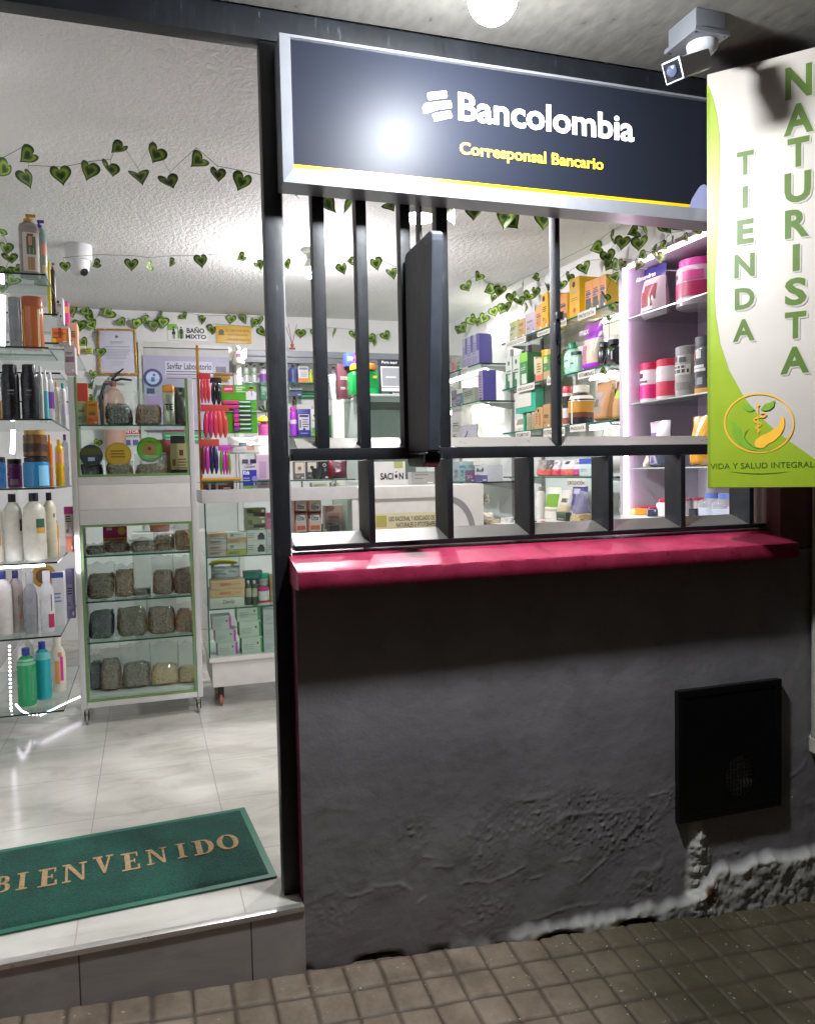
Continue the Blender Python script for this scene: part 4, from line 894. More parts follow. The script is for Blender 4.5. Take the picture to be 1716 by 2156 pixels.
q = [at(x, y, Z=.06 if i > 1 else .10) for i, (x, y) in enumerate(((34, 1484), (45, 1497), (62, 1505), (86, 1506), (110, 1495), (140, 1480), (172, 1466)))]
strip(q, .0032, M_LEDF, 'loose led strip curling across the bottom of the left shelves', beads=.0145)
strip([at(160, 1130, Y=1.69), at(166, 1205, Y=1.69)], .006, M_LED, 'short led strip beside the left post of the green cabinet')
# ---- right wall shelving, two bays of glass on brackets
RS = {'S1': 1.766, 'S2': 1.507, 'S3': 1.261, 'S4': 1.013, 'S5': .78}; RT = {'T1': 1.704, 'T2': 1.478, 'T3': 1.235, 'T4': .981, 'T5': .74}
RX = 1.62
def right_shelves():
    for nm, y0, y1, zs, lab in (('near', 1.125, 2.275, RS.values(), 'glass wall shelves with white category tags right of the bar'), ('far', 2.59, 3.62, RT.values(), 'glass wall shelves with violet boxes in the far right corner')):
        root = empty('wall_shelves', (XR, (y0 + y1) / 2, 0)); o_ = (-XR, -(y0 + y1) / 2, 0)
        def part(mb, n_): o = mb.build(n_, root); o.location = o_; return o
        for z in zs:
            mb = MB(); mb.box(RX, XR - .006, y0, y1, z - .009, z - .0005, GLASS); mb.box(RX - .0022, RX - .0002, y0, y1, z - .009, z - .0005, GEDGE); mb.box(RX, XR - .006, y0 - .0022, y0 - .0002, z - .009, z - .0005, mat('#20302c', .2)); part(mb, 'glass_shelf')
            for y in ((y0 + .10, y1 - .02) if nm == 'near' else (y0 + .06, y1 - .1)):
                mb = MB(); mb.geo([(XR - .014, y, z - .010), (RX + .03, y, z - .010), (RX + .03, y, z - .016), (XR - .014, y, z - .052), (XR - .014, y + .003, z - .010), (RX + .03, y + .003, z - .010), (RX + .03, y + .003, z - .016), (XR - .014, y + .003, z - .052)], [(0, 1, 2, 3), (7, 6, 5, 4), (0, 3, 7, 4), (1, 0, 4, 5), (2, 1, 5, 6), (3, 2, 6, 7)], mat('#a9aaa6', .35, .3)); part(mb, 'bracket')
        for y in ((y0 + .10, y1 - .02) if nm == 'near' else (y0 + .06, y1 - .1)):
            mb = MB(); mb.cbox(XR - .013, XR - .001, y - .012, y + .014, .35, 1.80, mat('#8d8a84', .35, .4), .002); part(mb, 'upright')
        tag(root, lab, 'shelves')
right_shelves()
strip([at(1018, 710, X=1.83), at(1082, 686, X=1.83)], .011, M_TUBE, 'bright led tube on the right wall above the violet boxes', 'led_tube')
for z, lab in ((RS['S1'], 'led tube under the top tagged shelf'), (RS['S2'], 'led tube under the second tagged shelf'), (RS['S3'], 'led tube under the third tagged shelf')):
    strip([(RX + .17, 1.14, z - .017), (RX + .17, 1.62, z - .017)], .0045, M_TUBE, lab, 'led_tube')
for z, lab in ((RT['T1'], 'led tube under the shelf of the three violet boxes'), (RT['T2'], 'led tube under the shelf of the single violet box'), (RT['T3'], 'led tube under the third shelf of the far corner')):
    strip([(RX + .15, 2.80, z - .017), (RX + .15, 3.55, z - .017)], .006, M_TUBE, lab, 'led_tube')
# ---- violet lit cabinet beside the window
VX = 1.50; VY0, VY1 = .22, .885; VS = [1.640, 1.303, 1.048]; VB = .86
M_LILAC = mat('#b3abb8', .45); 
def led_cabinet():
    root = empty('lit_cabinet', (XR, VY1, 0)); o_ = (-XR, -VY1, 0)
    def part(mb, n_): o = mb.build(n_, root); o.location = o_; return o
    mb = MB(); mb.cbox(VX - .005, XR - .001, VY1, VY1 + .024, .0, 1.845, M_LILAC, .002); part(mb, 'end_panel')
    mb = MB(); mb.box(XR - .016, XR - .0015, VY0, VY1 - .001, VB, 1.845, M_LILAC)
    for y in (.42, .66): mb.box(XR - .0170, XR - .0161, y, y + .0025, VB, 1.845, mat('#6a6470', .5))
    for z in VS:
        for y in (.34, .52, .75): mb.lathe([(.008, 0), (.008, .006)], mat('#6a6470', .4), 12, T=Matrix.Translation((XR - .0161, y, z - .012)) @ Matrix.Rotation(-math.pi / 2, 4, 'Y'))
    part(mb, 'back_panel')
    mb = MB(); mb.cbox(VX - .004, XR - .001, VY0, VY1 - .001, 1.8455, 1.862, M_LILAC, .002); part(mb, 'top_panel')
    mb = MB(); mb.cbox(VX - .02, XR - .001, VY0 - .10, VY1 - .001, VB - .03, VB - .001, M_PANEL, .003); mb.cbox(VX, XR - .001, VY0 - .10, VY1 - .001, 0, VB - .0305, M_PANEL, .003); part(mb, 'base')
    for z in VS:
        mb = MB(); mb.box(VX + .004, XR - .018, VY0, VY1 - .002, z - .006, z - .0005, GLASS); mb.box(VX + .0020, VX + .0038, VY0, VY1 - .002, z - .0052, z - .0005, mat('#a9b4b0', .2)); part(mb, 'glass_shelf')
    tag(root, 'lilac shelf cabinet outlined with pink-white led light right of the window bar', 'cabinet')
led_cabinet()
strip([(VX + .004, VY1 - .008, VB + .003), (VX + .004, VY1 - .008, 1.838)], .0075, M_LEDP, 'vertical pink-white led strip on the edge of the lilac cabinet')
strip([(VX + .006, VY1 - .02, 1.836), (VX + .006, VY0, 1.836)], .0050, M_LEDP, 'pink-white led strip along the top of the lilac cabinet')
strip([at(1568, 1045, X=VX + .03), at(1568, 1092, X=VX + .03)], .007, M_LEDP, 'short led strip glimpsed below the banner behind the water bottles')
# ---- back of the shop
def door():
    P = lambda x, y: at(x, y, Y=YB - .02); x0 = P(293, 800).x; x1 = P(503, 800).x; zt = P(400, 722).z
    root = empty('door', ((x0 + x1) / 2, YB, 0)); o_ = (-(x0 + x1) / 2, -YB, 0)
    def part(mb, n_): o = mb.build(n_, root); o.location = o_; return o
    w = .035; m = mat('#cfcdc8', .4)
    mb = MB(); mb.cbox(x0, x0 + w, YB - .03, YB - .001, 0, zt, m); mb.cbox(x1 - w, x1, YB - .03, YB - .001, 0, zt, m); mb.cbox(x0 + w, x1 - w, YB - .03, YB - .001, zt - w, zt, m); part(mb, 'frame')
    mb = MB(); mb.cbox(x0 + w + .002, x1 - w - .002, YB - .012, YB - .0015, .005, zt - w - .003, mat('#c9c7c6', .35)); part(mb, 'leaf')
    mb = MB(); mb.lathe([(.018, 0), (.022, .02), (.012, .045)], M_CHROME, 16, T=Matrix.Translation((x1 - w - .05, YB - .0125, 1.0)) @ Matrix.Rotation(math.pi / 2, 4, 'X')); part(mb, 'handle')
    tag(root, 'white bathroom door at the back behind a lilac poster', 'door')
door()
def wall_sign(name, px, Y, col, label, cat, ms, th=.006, rough=.4, tilt=0):
    xl, xr, yt, yb = px; b = at((xl + xr) / 2, yb, Y=Y); w = at(xr, yb, Y=Y).x - at(xl, yb, Y=Y).x; h = at((xl + xr) / 2, yt, Y=Y).z - b.z
    mb = MB(); mb.cbox(-w / 2, w / 2, 0, th, 0, h, mat(col, rough), .0015); marks(mb, w, h, ms)
    o = mb.build(name, None, b); o.rotation_euler.y = tilt
    return tag(o, label, cat), w, h
KZZ = '#1c1c1e'
wall_sign('poster', (308, 488, 750, 905), YB - .05, '#a9a6bd', 'lilac laboratory poster hanging on the bathroom door', 'poster', [
    (0, .0, 1, .12, '#b9a2c4'), ('c', .105, .70, .125, '#3a4470'), ('c', .105, .70, .088, '#b9c4e0'), (.085, .65, .125, .71, '#3f6fb0'), ('c', .12, .74, .02, '#3f6fb0'),
    (.25, .74, .80, .93, '#c6c4d2'), ('t', 'Savifar Laboratorio', (.27, .82, .79, .91), '#4a4a60', .02), ('l', .26, .70, .79, 2, .035, '#6a6880'), ('l', .26, .74, .70, 1, .03, '#8a4a60'),
    (.84, .68, .96, .87, '#3c3c50'), (.02, .18, .2, .46, '#9d6fc0'), (.03, .48, .12, .56, '#3a4470')], th=.002)
def certificate():
    o, w, h = wall_sign('certificate', (213, 286, 696, 785), YB - .02, '#c9c8d6', 'framed certificate in a thin gold frame on the back wall', 'certificate', [
        ('c', .5, .86, .045, '#5a5a66'), ('l', .3, .72, .74, 2, .03, '#8a8a98'), ('l', .12, .9, .62, 1, .03, '#7d7d8c'), ('l', .15, .88, .55, 7, .035, '#a3a3b2'), ('l', .3, .7, .27, 4, .03, '#b2b2c0')], tilt=-.015)
    g = mat('#c79a3a', .25, .7); mb = MB(); f = .012
    for a, b, c, d in ((-w / 2 - f, w / 2 + f, h, h + f), (-w / 2 - f, w / 2 + f, -f, 0), (-w / 2 - f, -w / 2, 0, h), (w / 2, w / 2 + f, 0, h)): mb.cbox(a, b, -.010, .012, c, d, g, .003)
    mb.build('frame', o)
certificate()
def bano():
    G = '#7cb52e'
    o, w, h = wall_sign('restroom_sign', (354, 437, 683, 717), YB - .008, '#e6e6e2', 'white and green mixed restroom sign above the bathroom door', 'sign', [
        (.0, .62, .16, 1, G), (.13, .72, .24, 1, G), (.27, .14, .40, .62, G), (.252, .12, .268, .86, KZZ),
        ('c', .15, .80, .055, KZZ), (.125, .52, .175, .72, KZZ), (.105, .36, .195, .54, KZZ), (.127, .10, .145, .38, KZZ), (.156, .10, .174, .38, KZZ),
        ('c', .34, .80, .055, KZZ), (.30, .42, .38, .72, KZZ), (.315, .10, .338, .44, KZZ), (.343, .10, .366, .44, KZZ),
        ('t', 'BAÑO', (.48, .47, .93, .86), KZZ, .03), ('t', 'MIXTO', (.45, .12, .97, .40), KZZ, .03)])
bano()
wall_sign('notice', (456, 530, 686, 722), YB - .008, '#dfae2c', 'yellow video surveillance notice beside the restroom sign', 'sign', [
    ('c', .15, .62, .16, '#3a3020'), (.05, .46, .24, .52, '#3a3020'), ('t', 'ESTA ZONA SE ENCUENTRA', (.27, .66, .95, .80), '#6a4e1a'), ('t', 'MONITOREADA POR', (.32, .42, .90, .55), '#6a4e1a'), ('t', 'CAMARAS DE VIGILANCIA', (.27, .14, .95, .28), '#6a4e1a')])
wall_sign('notice', (240, 299, 901, 940), YB - .008, '#d9d9d6', 'red and white fire extinguisher notice seen through the cabinet glass', 'sign', [
    (.02, .68, .98, .96, '#c8373a'), ('t', 'EXTINTOR', (.08, .72, .92, .92), '#f0e8e6', .03), ('t', 'MULTIPROPOSITO', (.05, .50, .95, .62), '#2d3252', .02), (.12, .06, .32, .36, '#5a64a0'), (.40, .06, .60, .36, '#5a64a0'), (.68, .06, .88, .36, '#5a64a0')])
wall_sign('poster', (345, 445, 902, 932), YB - .03, '#3f8f6c', 'green and red banner strip seen through the cabinet glass', 'poster', [(.0, .72, .55, .95, '#c05a60'), ('l', .05, .9, .5, 2, .25, '#8fd0b0')], th=.002)
# grey steel lintel across the opening to the store room
mb = MB(); z0, z1 = at(600, 764, Y=3.4).z, at(600, 738, Y=3.4).z; xa, xb = at(504, 750, Y=3.4).x, at(1000, 750, Y=3.4).x
mb.cbox(xa, xb, 3.40, 3.44, z0, (z0 + z1) / 2 - .001, mat('#777a80', .4), .003); mb.cbox(xa, xb, 3.392, 3.44, (z0 + z1) / 2, z1, mat('#84878d', .4), .003); tag(mb.build('lintel'), 'grey steel lintel above the back shelves', 'beam')
# back room shelves under the lintel
BS = [at(700, 806, Y=3.42).z, at(700, 917, Y=3.42).z]
root = empty('back_shelves', (.75, YB, 0)); 
for z in BS:
    mb = MB(); shelfglass(mb, .30, 1.25, 3.42, YB - .004, z, .008); o = mb.build('glass_shelf', root); o.location = (-.75, -YB, 0)
for x in (.30, .62, .95, 1.25):
    mb = MB(); mb.cbox(x - .01, x + .01, YB - .012, YB - .002, .6, 1.72, mat('#9a9a98', .4, .3), .002); o = mb.build('upright', root); o.location = (-.75, -YB, 0)
tag(root, 'glass shelves of bottles and boxes under the grey lintel', 'shelves')
# ---- dome camera
c = at(165, 516, Z=ZC); root = empty('dome_camera', (c.x, c.y, ZC)); wm = mat('#d6d6d8', .35)
mb = MB(); mb.lathe([(.055, -.075), (.060, -.07), (.061, -.005), (.058, -.0005)], wm, 28); mb.build('base', root)
mb = MB(); mb.lathe([(.010, -.145), (.028, -.138), (.044, -.115), (.050, -.085), (.052, -.072)], wm, 28); hd = mb.build('head', root)
mb = MB(); mb.lathe([(.020, 0), (.018, .006), (.010, .008)], mat('#15131c', .1), 20, T=Matrix.Translation((.022, -.022, -.128)) @ Matrix.Rotation(R(125), 4, Vector((1, .9, 0)))); mb.build('lens', hd)
tag(root, 'white dome camera with a dark lens on the shop ceiling', 'camera')
# ---- display stand post and hanging pegs at the left end of the counter
x = at(417, 800, Y=1.80).x
root = empty('peg_stand', (x, 1.80, KZ + .0005))
mb = MB(); mb.cbox(-.006, .006, -.006, .006, 0, at(417, 727, Y=1.80).z - KZ, mat('#c08a2c', .35, .3), .002); mb.build('post', root)
for px_, py in ((500, 786), (500, 866), (500, 940)):
    p = at(418, py, Y=1.80); mb = MB(); mb.tube([(0, -.008, p.z - KZ), (at(548, py, Y=1.80).x - x, -.008, p.z - KZ)], .0025, M_CHROME, 6); mb.build('peg', root)
tag(root, 'wooden post with metal pegs for hanging packs at the counter end', 'display stand')
# ---- glass case on the service counter
GX0, GX1, GYc, GZ0 = at(766, 900, Y=2.05).x, at(905, 900, Y=2.05).x, 2.05, KZ + .0005
gzt = at(800, 829, Y=2.05).z
root = empty('glass_case', ((GX0 + GX1) / 2, GYc, GZ0)); h = gzt - GZ0; w = (GX1 - GX0) / 2; D_ = .42; lam = mat('#c3ccc6', .35)
def part(mb, nm): return mb.build(nm, root)
mb = MB(); mb.cbox(-w, w, 0, D_, h - .012, h, lam, .002); mb.cbox(-w, w, 0, D_, 0, .022, lam, .002); mb.cbox(-w, -w + .018, 0, .018, .0225, h - .0125, lam, .002); mb.cbox(w - .018, w, 0, .018, .0225, h - .0125, lam, .002); part(mb, 'frame')
mb = MB(); mb.box(-w + .019, w - .019, .006, .010, .0225, h - .0125, GLASS); mb.box(-w + .002, -w + .006, .019, D_, .0225, h - .0125, glassm('ribbed glass', '#cfe2d8', 1.5, .25, .25)); part(mb, 'glass_pane')
mb = MB(); mb.cbox(-w + .05, w - .04, .12, .135, .0225, h - .03, mat('#7f8480', .35), .002); part(mb, 'sliding_panel')
mb = MB(); mb.box(-w + .02, w - .02, .14, D_ - .01, h * .5, h * .5 + .006, GLASS); part(mb, 'glass_shelf')
tag(root, 'glass display case standing on the service counter', 'display case')
# ================================================================== IVY GARLANDS
def leafm():
    m = base('ivy leaf cloth', .5); t, ns, ls, b = nodes(m); A = N(t, 'Attribute', attribute_name='rim'); n = N(t, 'TexNoise', Scale=40., Detail=4.); tc = N(t, 'TexCoord'); ls.new(tc.outputs['Object'], n.inputs['Vector'])
    oi = N(t, 'ObjectInfo'); k = N(t, 'Math', operation='MULTIPLY_ADD'); ls.new(n.outputs[0], k.inputs[0]); k.inputs[1].default_value = .34; ls.new(A.outputs['Fac'], k.inputs[2])
    c = ramp(t, k.outputs[0], [(.40, '#31501f'), (.60, '#4a762c'), (.74, '#a3b23a'), (.88, '#86a238'), (1., '#2f5626')])
    h = N(t, 'HueSaturation'); mr = N(t, 'MapRange'); mr.inputs[3].default_value = .65; mr.inputs[4].default_value = 1.35; ls.new(oi.outputs['Random'], mr.inputs[0]); ls.new(mr.outputs[0], h.inputs['Value']); ls.new(c, h.inputs['Color'])
    ls.new(h.outputs[0], b.inputs['Base Color']); return m
M_LEAF = leafm(); M_STEM = mat('#5c6b3c', .6)
def leaf_mesh(sd):
    n = 28; rings = (.0, .35, .62, .80, .93, 1.); vs = []; rim = []; fs = []
    def hp(t):   # heart outline, tip down, width about 1
        x = 16 * math.sin(t) ** 3; y = 13 * math.cos(t) - 5 * math.cos(2 * t) - 2 * math.cos(3 * t) - math.cos(4 * t)
        return x / 33, (y + 2.5) / 33
    for r in rings:
        for k in range(n):
            x, y = hp(2 * math.pi * k / n); x *= r; y = y * r
            z = -.22 * abs(x) + .10 * y * y - .25 * x * x + .02 * noise.noise(Vector((x * 6, y * 6, sd))) + .06 * math.sin(y * 5 + sd)
            vs.append((x, z, y)); rim.append(r)
    for i in range(len(rings) - 1):
        for k in range(n):
            k2 = (k + 1) % n
            if i == 0: fs.append((k, n + k2, n + k)) if False else fs.append((0, n + k, n + k2))
            else: fs.append((i * n + k, (i + 1) * n + k, (i + 1) * n + k2, i * n + k2))
    me = bpy.data.meshes.new('leaf'); me.from_pydata(vs, [], fs); me.materials.append(M_LEAF); me.polygons.foreach_set('use_smooth', [True] * len(fs))
    a = me.attributes.new('rim', 'FLOAT', 'POINT'); a.data.foreach_set('value', rim); return me
LEAVES = [leaf_mesh(s) for s in (1.3, 4.1, 7.7)]
def garland(label, place, pts, size_px, stem_dz=.035, sag=None, turn=48):
    """pts: photo pixels of leaf centres (optionally with width factor and roll); place: pixel -> world"""
    c = [place(x[0], x[1]) for x in pts]; o0 = c[0].copy(); root = empty('ivy_garland', o0)
    st = MB(); line = [p + Vector((rnd.uniform(-.01, .01), .004, stem_dz + rnd.uniform(-.008, .012))) - o0 for p in c]
    for p in line: p.z = min(p.z, ZC - .004 - o0.z)
    st.tube(line, .0011, M_STEM, 5)
    for p, q in zip(c, line): st.tube([q, p - o0 + Vector((0, 0, .004))], .0007, M_STEM, 5)
    st.build('string', root)
    for i, (p, x) in enumerate(zip(c, pts)):
        d = (p - CAM).dot(CF); sz = size_px * d / FPX * (x[2] if len(x) > 2 else rnd.uniform(.85, 1.3))
        o = bpy.data.objects.new('leaf', LEAVES[i % 3]); COL.objects.link(o); o.parent = root; o.location = p - o0
        fl = rnd.choice((1, 1, 1, 2)); tw = R(rnd.uniform(-turn, turn)) * fl
        dirx = math.atan2(p.x - CAM.x, p.y - CAM.y)
        o.rotation_euler = (R(rnd.uniform(-38, 30)), R(x[3] if len(x) > 3 else rnd.uniform(-38, 38)), -dirx * .6 + tw); o.scale = (sz, sz, sz * 1.05)
    return tag(root, label, 'garland')
z1 = lambda L: [((a * .3731, b * .3731) + tuple(r)) for a, b, *r in L]
garland('ivy garland across the ceiling nearest the door head', lambda x, y: at(x, y, Y=.80), z1([(22, 957, 1, 50), (155, 885, 1, 60), (153, 1010, 1, 0), (345, 992, 1, -12), (497, 966, 1, 0), (625, 957, 1, 5), (665, 838, .9, 40), (790, 1002, 1, -12), (878, 873, 1, 20), (958, 1028, 1, -18), (1115, 912, .95, 50), (1230, 988, .8, 0), (1362, 1028, 1, 25)]) + [(623, 401), (692, 431), (736, 431), (826, 432), (954, 452), (1000, 446, 1.1), (1066, 463, 1.05), (1080, 467, .9), (1146, 463, 1.1)], 45)
garland('ivy garland across the ceiling by the hanging bulb', lambda x, y: at(x, y, Y=1.86), [(138, 562, .8), (203, 557, .8, 70), (277, 558, 1.05, 0), (313, 560, .8, 60), (362, 555, .8, 60), (424, 550, 1.1, 0), (508, 542, .8, 60), (545, 560, .9), (604, 557, .9), (668, 562, .6), (722, 566, 1, 0), (737, 549, .7, 80), (792, 556, 1.1), (826, 577, 1), (870, 585, .8)], 29)
z3 = lambda L: [((143.2 + .2602 * a, 631.8 + .2602 * b) + tuple(r)) for a, b, *r in L]
z5 = lambda L: [((581.3 + .2209 * a, 690.8 + .2209 * b) + tuple(r)) for a, b, *r in L]
PB = lambda x, y: at(x, y, Y=YB - .035)
garland('ivy garland along the top of the back wall above the signs', PB, z3([(25, 95), (150, 92), (188, 132, 1.1), (95, 210, 1.3), (197, 207, 1.1), (320, 100, 1.3, 60), (437, 180), (550, 192, 1.15, -15), (622, 158, .9, 70), (697, 210, 1.15), (767, 185), (755, 125, .9, 70), (940, 132, .8), (1092, 165, .9), (1320, 158, .9), (1420, 150), (1500, 187), (1550, 168), (1575, 256), (1170, 243, 1.1)]) , 24)
garland('ivy strand trailing down the back wall beside the certificate', PB, z3([(247, 292, 1.2), (128, 347, 1), (265, 425, 1), (205, 605, .9), (190, 692, 1.1), (292, 782, .9), (185, 800, .8), (230, 870, .8), (360, 1092, 1), (235, 1160, .9), (370, 1165, .8)]), 24, .02)
garland('ivy strand hanging behind the tall grey shampoo bottle', lambda x, y: at(x, y, Y=1.74), [(2, 488, 1.2), (12, 524, 1.2), (22, 545, 1.3), (14, 572, 1.2), (26, 592, 1.2), (4, 606, 1.1), (38, 568, .9)], 26, .02)
garland('ivy garland of heart leaves along the wall above the lintel', PB, z5([(235, 52, 1), (370, 52, 1), (545, 47, 1.1), (745, 62, 1), (905, 98, 1), (935, 130, 1), (1045, 75, 1)]), 23)
garland('ivy leaves peeking out under the grey lintel', lambda x, y: at(x, y, Y=3.47), [(527, 763, 1.1, 0), (550, 765, 1.1, 0), (627, 766, .9, 0), (640, 763, .8, 0)], 15, .012, turn=15)
z6 = lambda L: [((935 + .2209 * a, 421.2 + .2209 * b) + tuple(r)) for a, b, *r in L]
f7 = lambda L: [((1179.4 + .1964 * a, 454.9 + .1964 * b) + tuple(r)) for a, b, *r in L]
PR = lambda x, y: at(x, y, X=1.79)
garland('ivy garland climbing the corner of the ceiling and right wall', PR, z6([(140, 1250, 1.1), (180, 1222), (265, 1150), (315, 1162), (375, 1132), (475, 1065, 1.1), (550, 1040), (592, 1022, 1.1), (645, 935, 1.3), (725, 970, 1.2), (770, 1032, 1.1), (800, 920, 1.2), (870, 880, 1.1), (985, 830, 1.1), (1120, 812, 1.1), (1190, 737, 1.1), (1340, 652, 1.4)]) + f7([(500, 525, 1.5), (515, 440, 1.5), (665, 290, 1.5), (850, 300, 1.7, 0), (925, 160, 1.4), (780, 172, 1.4, 70), (1135, 130, 1.6), (1290, 112, 1.5)]), 23, .03)
garland('ivy sprigs against the ceiling right of the middle bars', lambda x, y: at(x, y, Z=2.11), z6([(220, 830, 1.2), (325, 732, 1), (430, 855, 1.2, 70), (530, 872, 1.3), (460, 940, .8), (750, 797, 1, 80), (870, 735, .8, 80)]) + f7([(385, 345, 1.3, 80), (550, 220, 1.4, 80), (855, 60, 1.3)]), 24, .02)
garland('dusty ivy draped over the top of the lilac cabinet', lambda x, y: at(x, y, X=VX - .02), f7([(490, 870, 1.3), (580, 670, 1.5), (590, 530, 1.4, 70), (660, 520, 1.1), (830, 525, 1.2), (880, 420, 1, 70), (1055, 450, 1.7, 0), (1010, 350, 1, 80), (1100, 310, 1, 80), (1200, 260, 1, 80), (1330, 230, 1, 80), (1460, 150, 1, 80), (1550, 110, 1, 80)]), 22, .018)
garland('ivy strand hanging beside the lilac cabinet panel', lambda x, y: at(x, y, X=VX + .02), [(1290, 648, 1, 0), (1283, 672, .9), (1288, 735, .7), (1269, 782, 1, 60), (1292, 815, .8), (1270, 927, 1.2, 0)], 17, .012)
# ================================================================== GOODS
D1 = lambda a, b, c, d: (.2541 * a, .2541 * b, 421.2 + .2541 * c, 421.2 + .2541 * d)          # zooms of the photograph used when measuring
D2 = lambda a, b, c, d: (.2617 * a, .2617 * b, 968.8 + .2617 * c, 968.8 + .2617 * d)
D3 = lambda a, b, c, d: (143.2 + .2602 * a, 143.2 + .2602 * b, 631.8 + .2602 * c, 631.8 + .2602 * d)
D4 = lambda a, b, c, d: (143.2 + .2602 * a, 143.2 + .2602 * b, 1010.9 + .2602 * c, 1010.9 + .2602 * d)
D5 = lambda a, b, c, d: (581.3 + .2209 * a, 581.3 + .2209 * b, 690.8 + .2209 * c, 690.8 + .2209 * d)
D6 = lambda a, b, c, d: (935 + .2209 * a, 935 + .2209 * b, 421.2 + .2209 * c, 421.2 + .2209 * d)
D7 = lambda a, b, c, d: (935 + .2209 * a, 935 + .2209 * b, 716 + .2209 * c, 716 + .2209 * d)
D8 = lambda a, b, c, d: (1263.6 + .2969 * a, 1263.6 + .2969 * b, 488.6 + .2969 * c, 488.6 + .2969 * d)
R1 = lambda a, b, c, d: (926.6 + .1473 * a, 926.6 + .1473 * b, 690.8 + .1473 * c, 690.8 + .1473 * d)
R2 = lambda a, b, c, d: (1145.7 + .108 * a, 1145.7 + .108 * b, 556 + .108 * c, 556 + .108 * d)
R3 = lambda a, b, c, d: (1145.7 + .108 * a, 1145.7 + .108 * b, 741.3 + .108 * c, 741.3 + .108 * d)
F2 = lambda a, b, c, d: (1263.6 + .2637 * a, 1263.6 + .2637 * b, 943.5 + .2637 * c, 943.5 + .2637 * d)
ZA = lambda a, b, c, d: (471.7 + .0982 * a, 471.7 + .0982 * b, 716 + .0982 * c, 716 + .0982 * d)
INK = '#2a2a2e'
# ---------------- left shelves (goods stand on LS heights)
A = FY(1.42, LS[0]); 
bottle(A, (41, 84, 447, 578), 'tall', '#8d8683', '#b9863a', 'tall grey shampoo bottle with gold pump on the top left shelf', name='shampoo_bottle', pump=True, flat=.62, ms=[(-.6, .10, 1.2, .70, '#c9c0b6'), (-.2, .36, .75, .64, '#4f6a55'), (-.1, .46, .5, .68, '#6b4a46'), (0, .50, .36, .64, '#c99b86'), (-.1, .12, .6, .32, '#a8855f')])
bottle(FY(1.52, LS[0]), (70, 100, 460, 574), 'tall', '#8fa59a', '#5b2f9a', 'shampoo bottle with violet pump half hidden behind the tall grey one', name='shampoo_bottle', pump=True, flat=.7, ms=[(.2, .45, 1.2, .62, '#e29a86'), (.3, .18, 1.2, .3, '#e0c890')])
bottle(FY(1.80, 1.745), (99, 109, 549, 634), 'tube', '#c5b91e', '#d8cc3a', 'slim yellow tube above the second left bay', cat='tube', name='tube', flat=.6)
bottle(FY(1.84, 1.745), (107, 119, 551, 634), 'tall', '#4b3a31', '#a07a55', 'dark brown bottle with bronze pump next to the slim yellow tube', pump=True)
carton(FY(2.02, 1.745), (119, 134, 625, 676), .10, '#d2d4d6', 'white carton with black round logo below the dome camera', [('c', .3, .82, .22, INK), (.55, .25, .75, .33, INK)])
carton(FY(2.10, 1.745), (135, 145, 634, 680), .08, '#d8408a', 'pink and yellow carton beside the white carton with round logo', [(0, .55, 1, .8, '#e6b54a')])
B = FY(1.42, LS[1])
bottle(B, (46, 93, 622, 731), 'jar', '#b4683c', '#a85a34', 'big copper orange bottle on the second left shelf', name='shampoo_bottle', flat=.7, ms=[(-1.0, .05, -.75, .75, '#d99a3a'), (.5, .05, .75, .75, '#e8c49a')], rough=.2)
bottle(B, (19, 46, 624, 731), 'jar', '#84888a', '#8a8f92', 'plain grey bottle left of the copper orange bottle', name='shampoo_bottle', flat=.7)
carton(FY(1.80, 1.625), (108, 146, 686, 727), .10, '#c9c6c2', 'orange window carton with a grey top on the second left bay', [(.08, .02, .98, .86, '#e0792e'), (.42, .3, .60, .9, '#b04a24'), (.7, .1, .85, .8, '#f2a35a'), ('c', .18, .16, .13, '#ffcc22')])
carton(FY(2.06, 1.625), (144, 164, 679, 730), .10, '#e2a98a', 'peach carton behind the orange window carton', [(.15, .5, .8, .62, '#c96a54'), (.3, .2, .6, .4, '#f0cdb8')])
carton(FY(1.80, 1.50), (135, 158, 727, 747), .10, '#b6aeb0', 'small grey carton under the orange window carton', [(.1, .4, .9, .6, '#8a6f78')])
carton(FY(2.60, 1.70), (169, 183, 728, 760), .05, '#cfc9a8', 'small beige carton beside the lime carton on the back left shelf', [(.2, .2, .8, .8, '#b3aa86')])
carton(FY(2.56, 1.70), (182, 195, 731, 763), .05, '#a3b02c', 'small lime green carton at the end of the back left shelf', [(.2, .55, .35, .75, INK), (.6, .55, .75, .75, INK), (.2, .2, .8, .3, INK)])
C_ = FY(1.42, LS[2])
bottle(C_, (3, 42, 766, 881), 'jar', '#15171f', '#10121a', 'tall black bottle nearest the photo edge on the third left shelf', name='shampoo_bottle', flat=.75, capw=.8, ms=[(-.2, .52, .5, .54, '#8d8f98'), (-.2, .46, .5, .48, '#596070')])
bottle(C_, (45, 82, 766, 881), 'jar', '#171a22', '#10121a', 'black bottle with a faint green label right of the other black bottle', name='shampoo_bottle', flat=.75, capw=.8, ms=[(-.4, .44, .3, .46, '#3f5a44'), (-.3, .52, .3, .54, '#8d8f98')])
bottle(FY(1.46, LS[2]), (-8, 4, 830, 881), 'round', '#b98a4a', '#8a5f2a', 'sliver of a tan jar at the photo edge on the third left shelf')
bottle(FY(1.55, LS[2]), (82, 93, 770, 874), 'tall', '#b7bdb8', '#cfd4d4', 'slim silver bottle right of the black bottles', bands=[(.1, .5, '#a8b0a6')])
bottle(FY(1.60, LS[2]), (92, 103, 778, 874), 'tall', '#d2d4d2', '#e2e2e0', 'slim white bottle with a teal label on the third left shelf', bands=[(.08, .6, '#4fa3b4')])
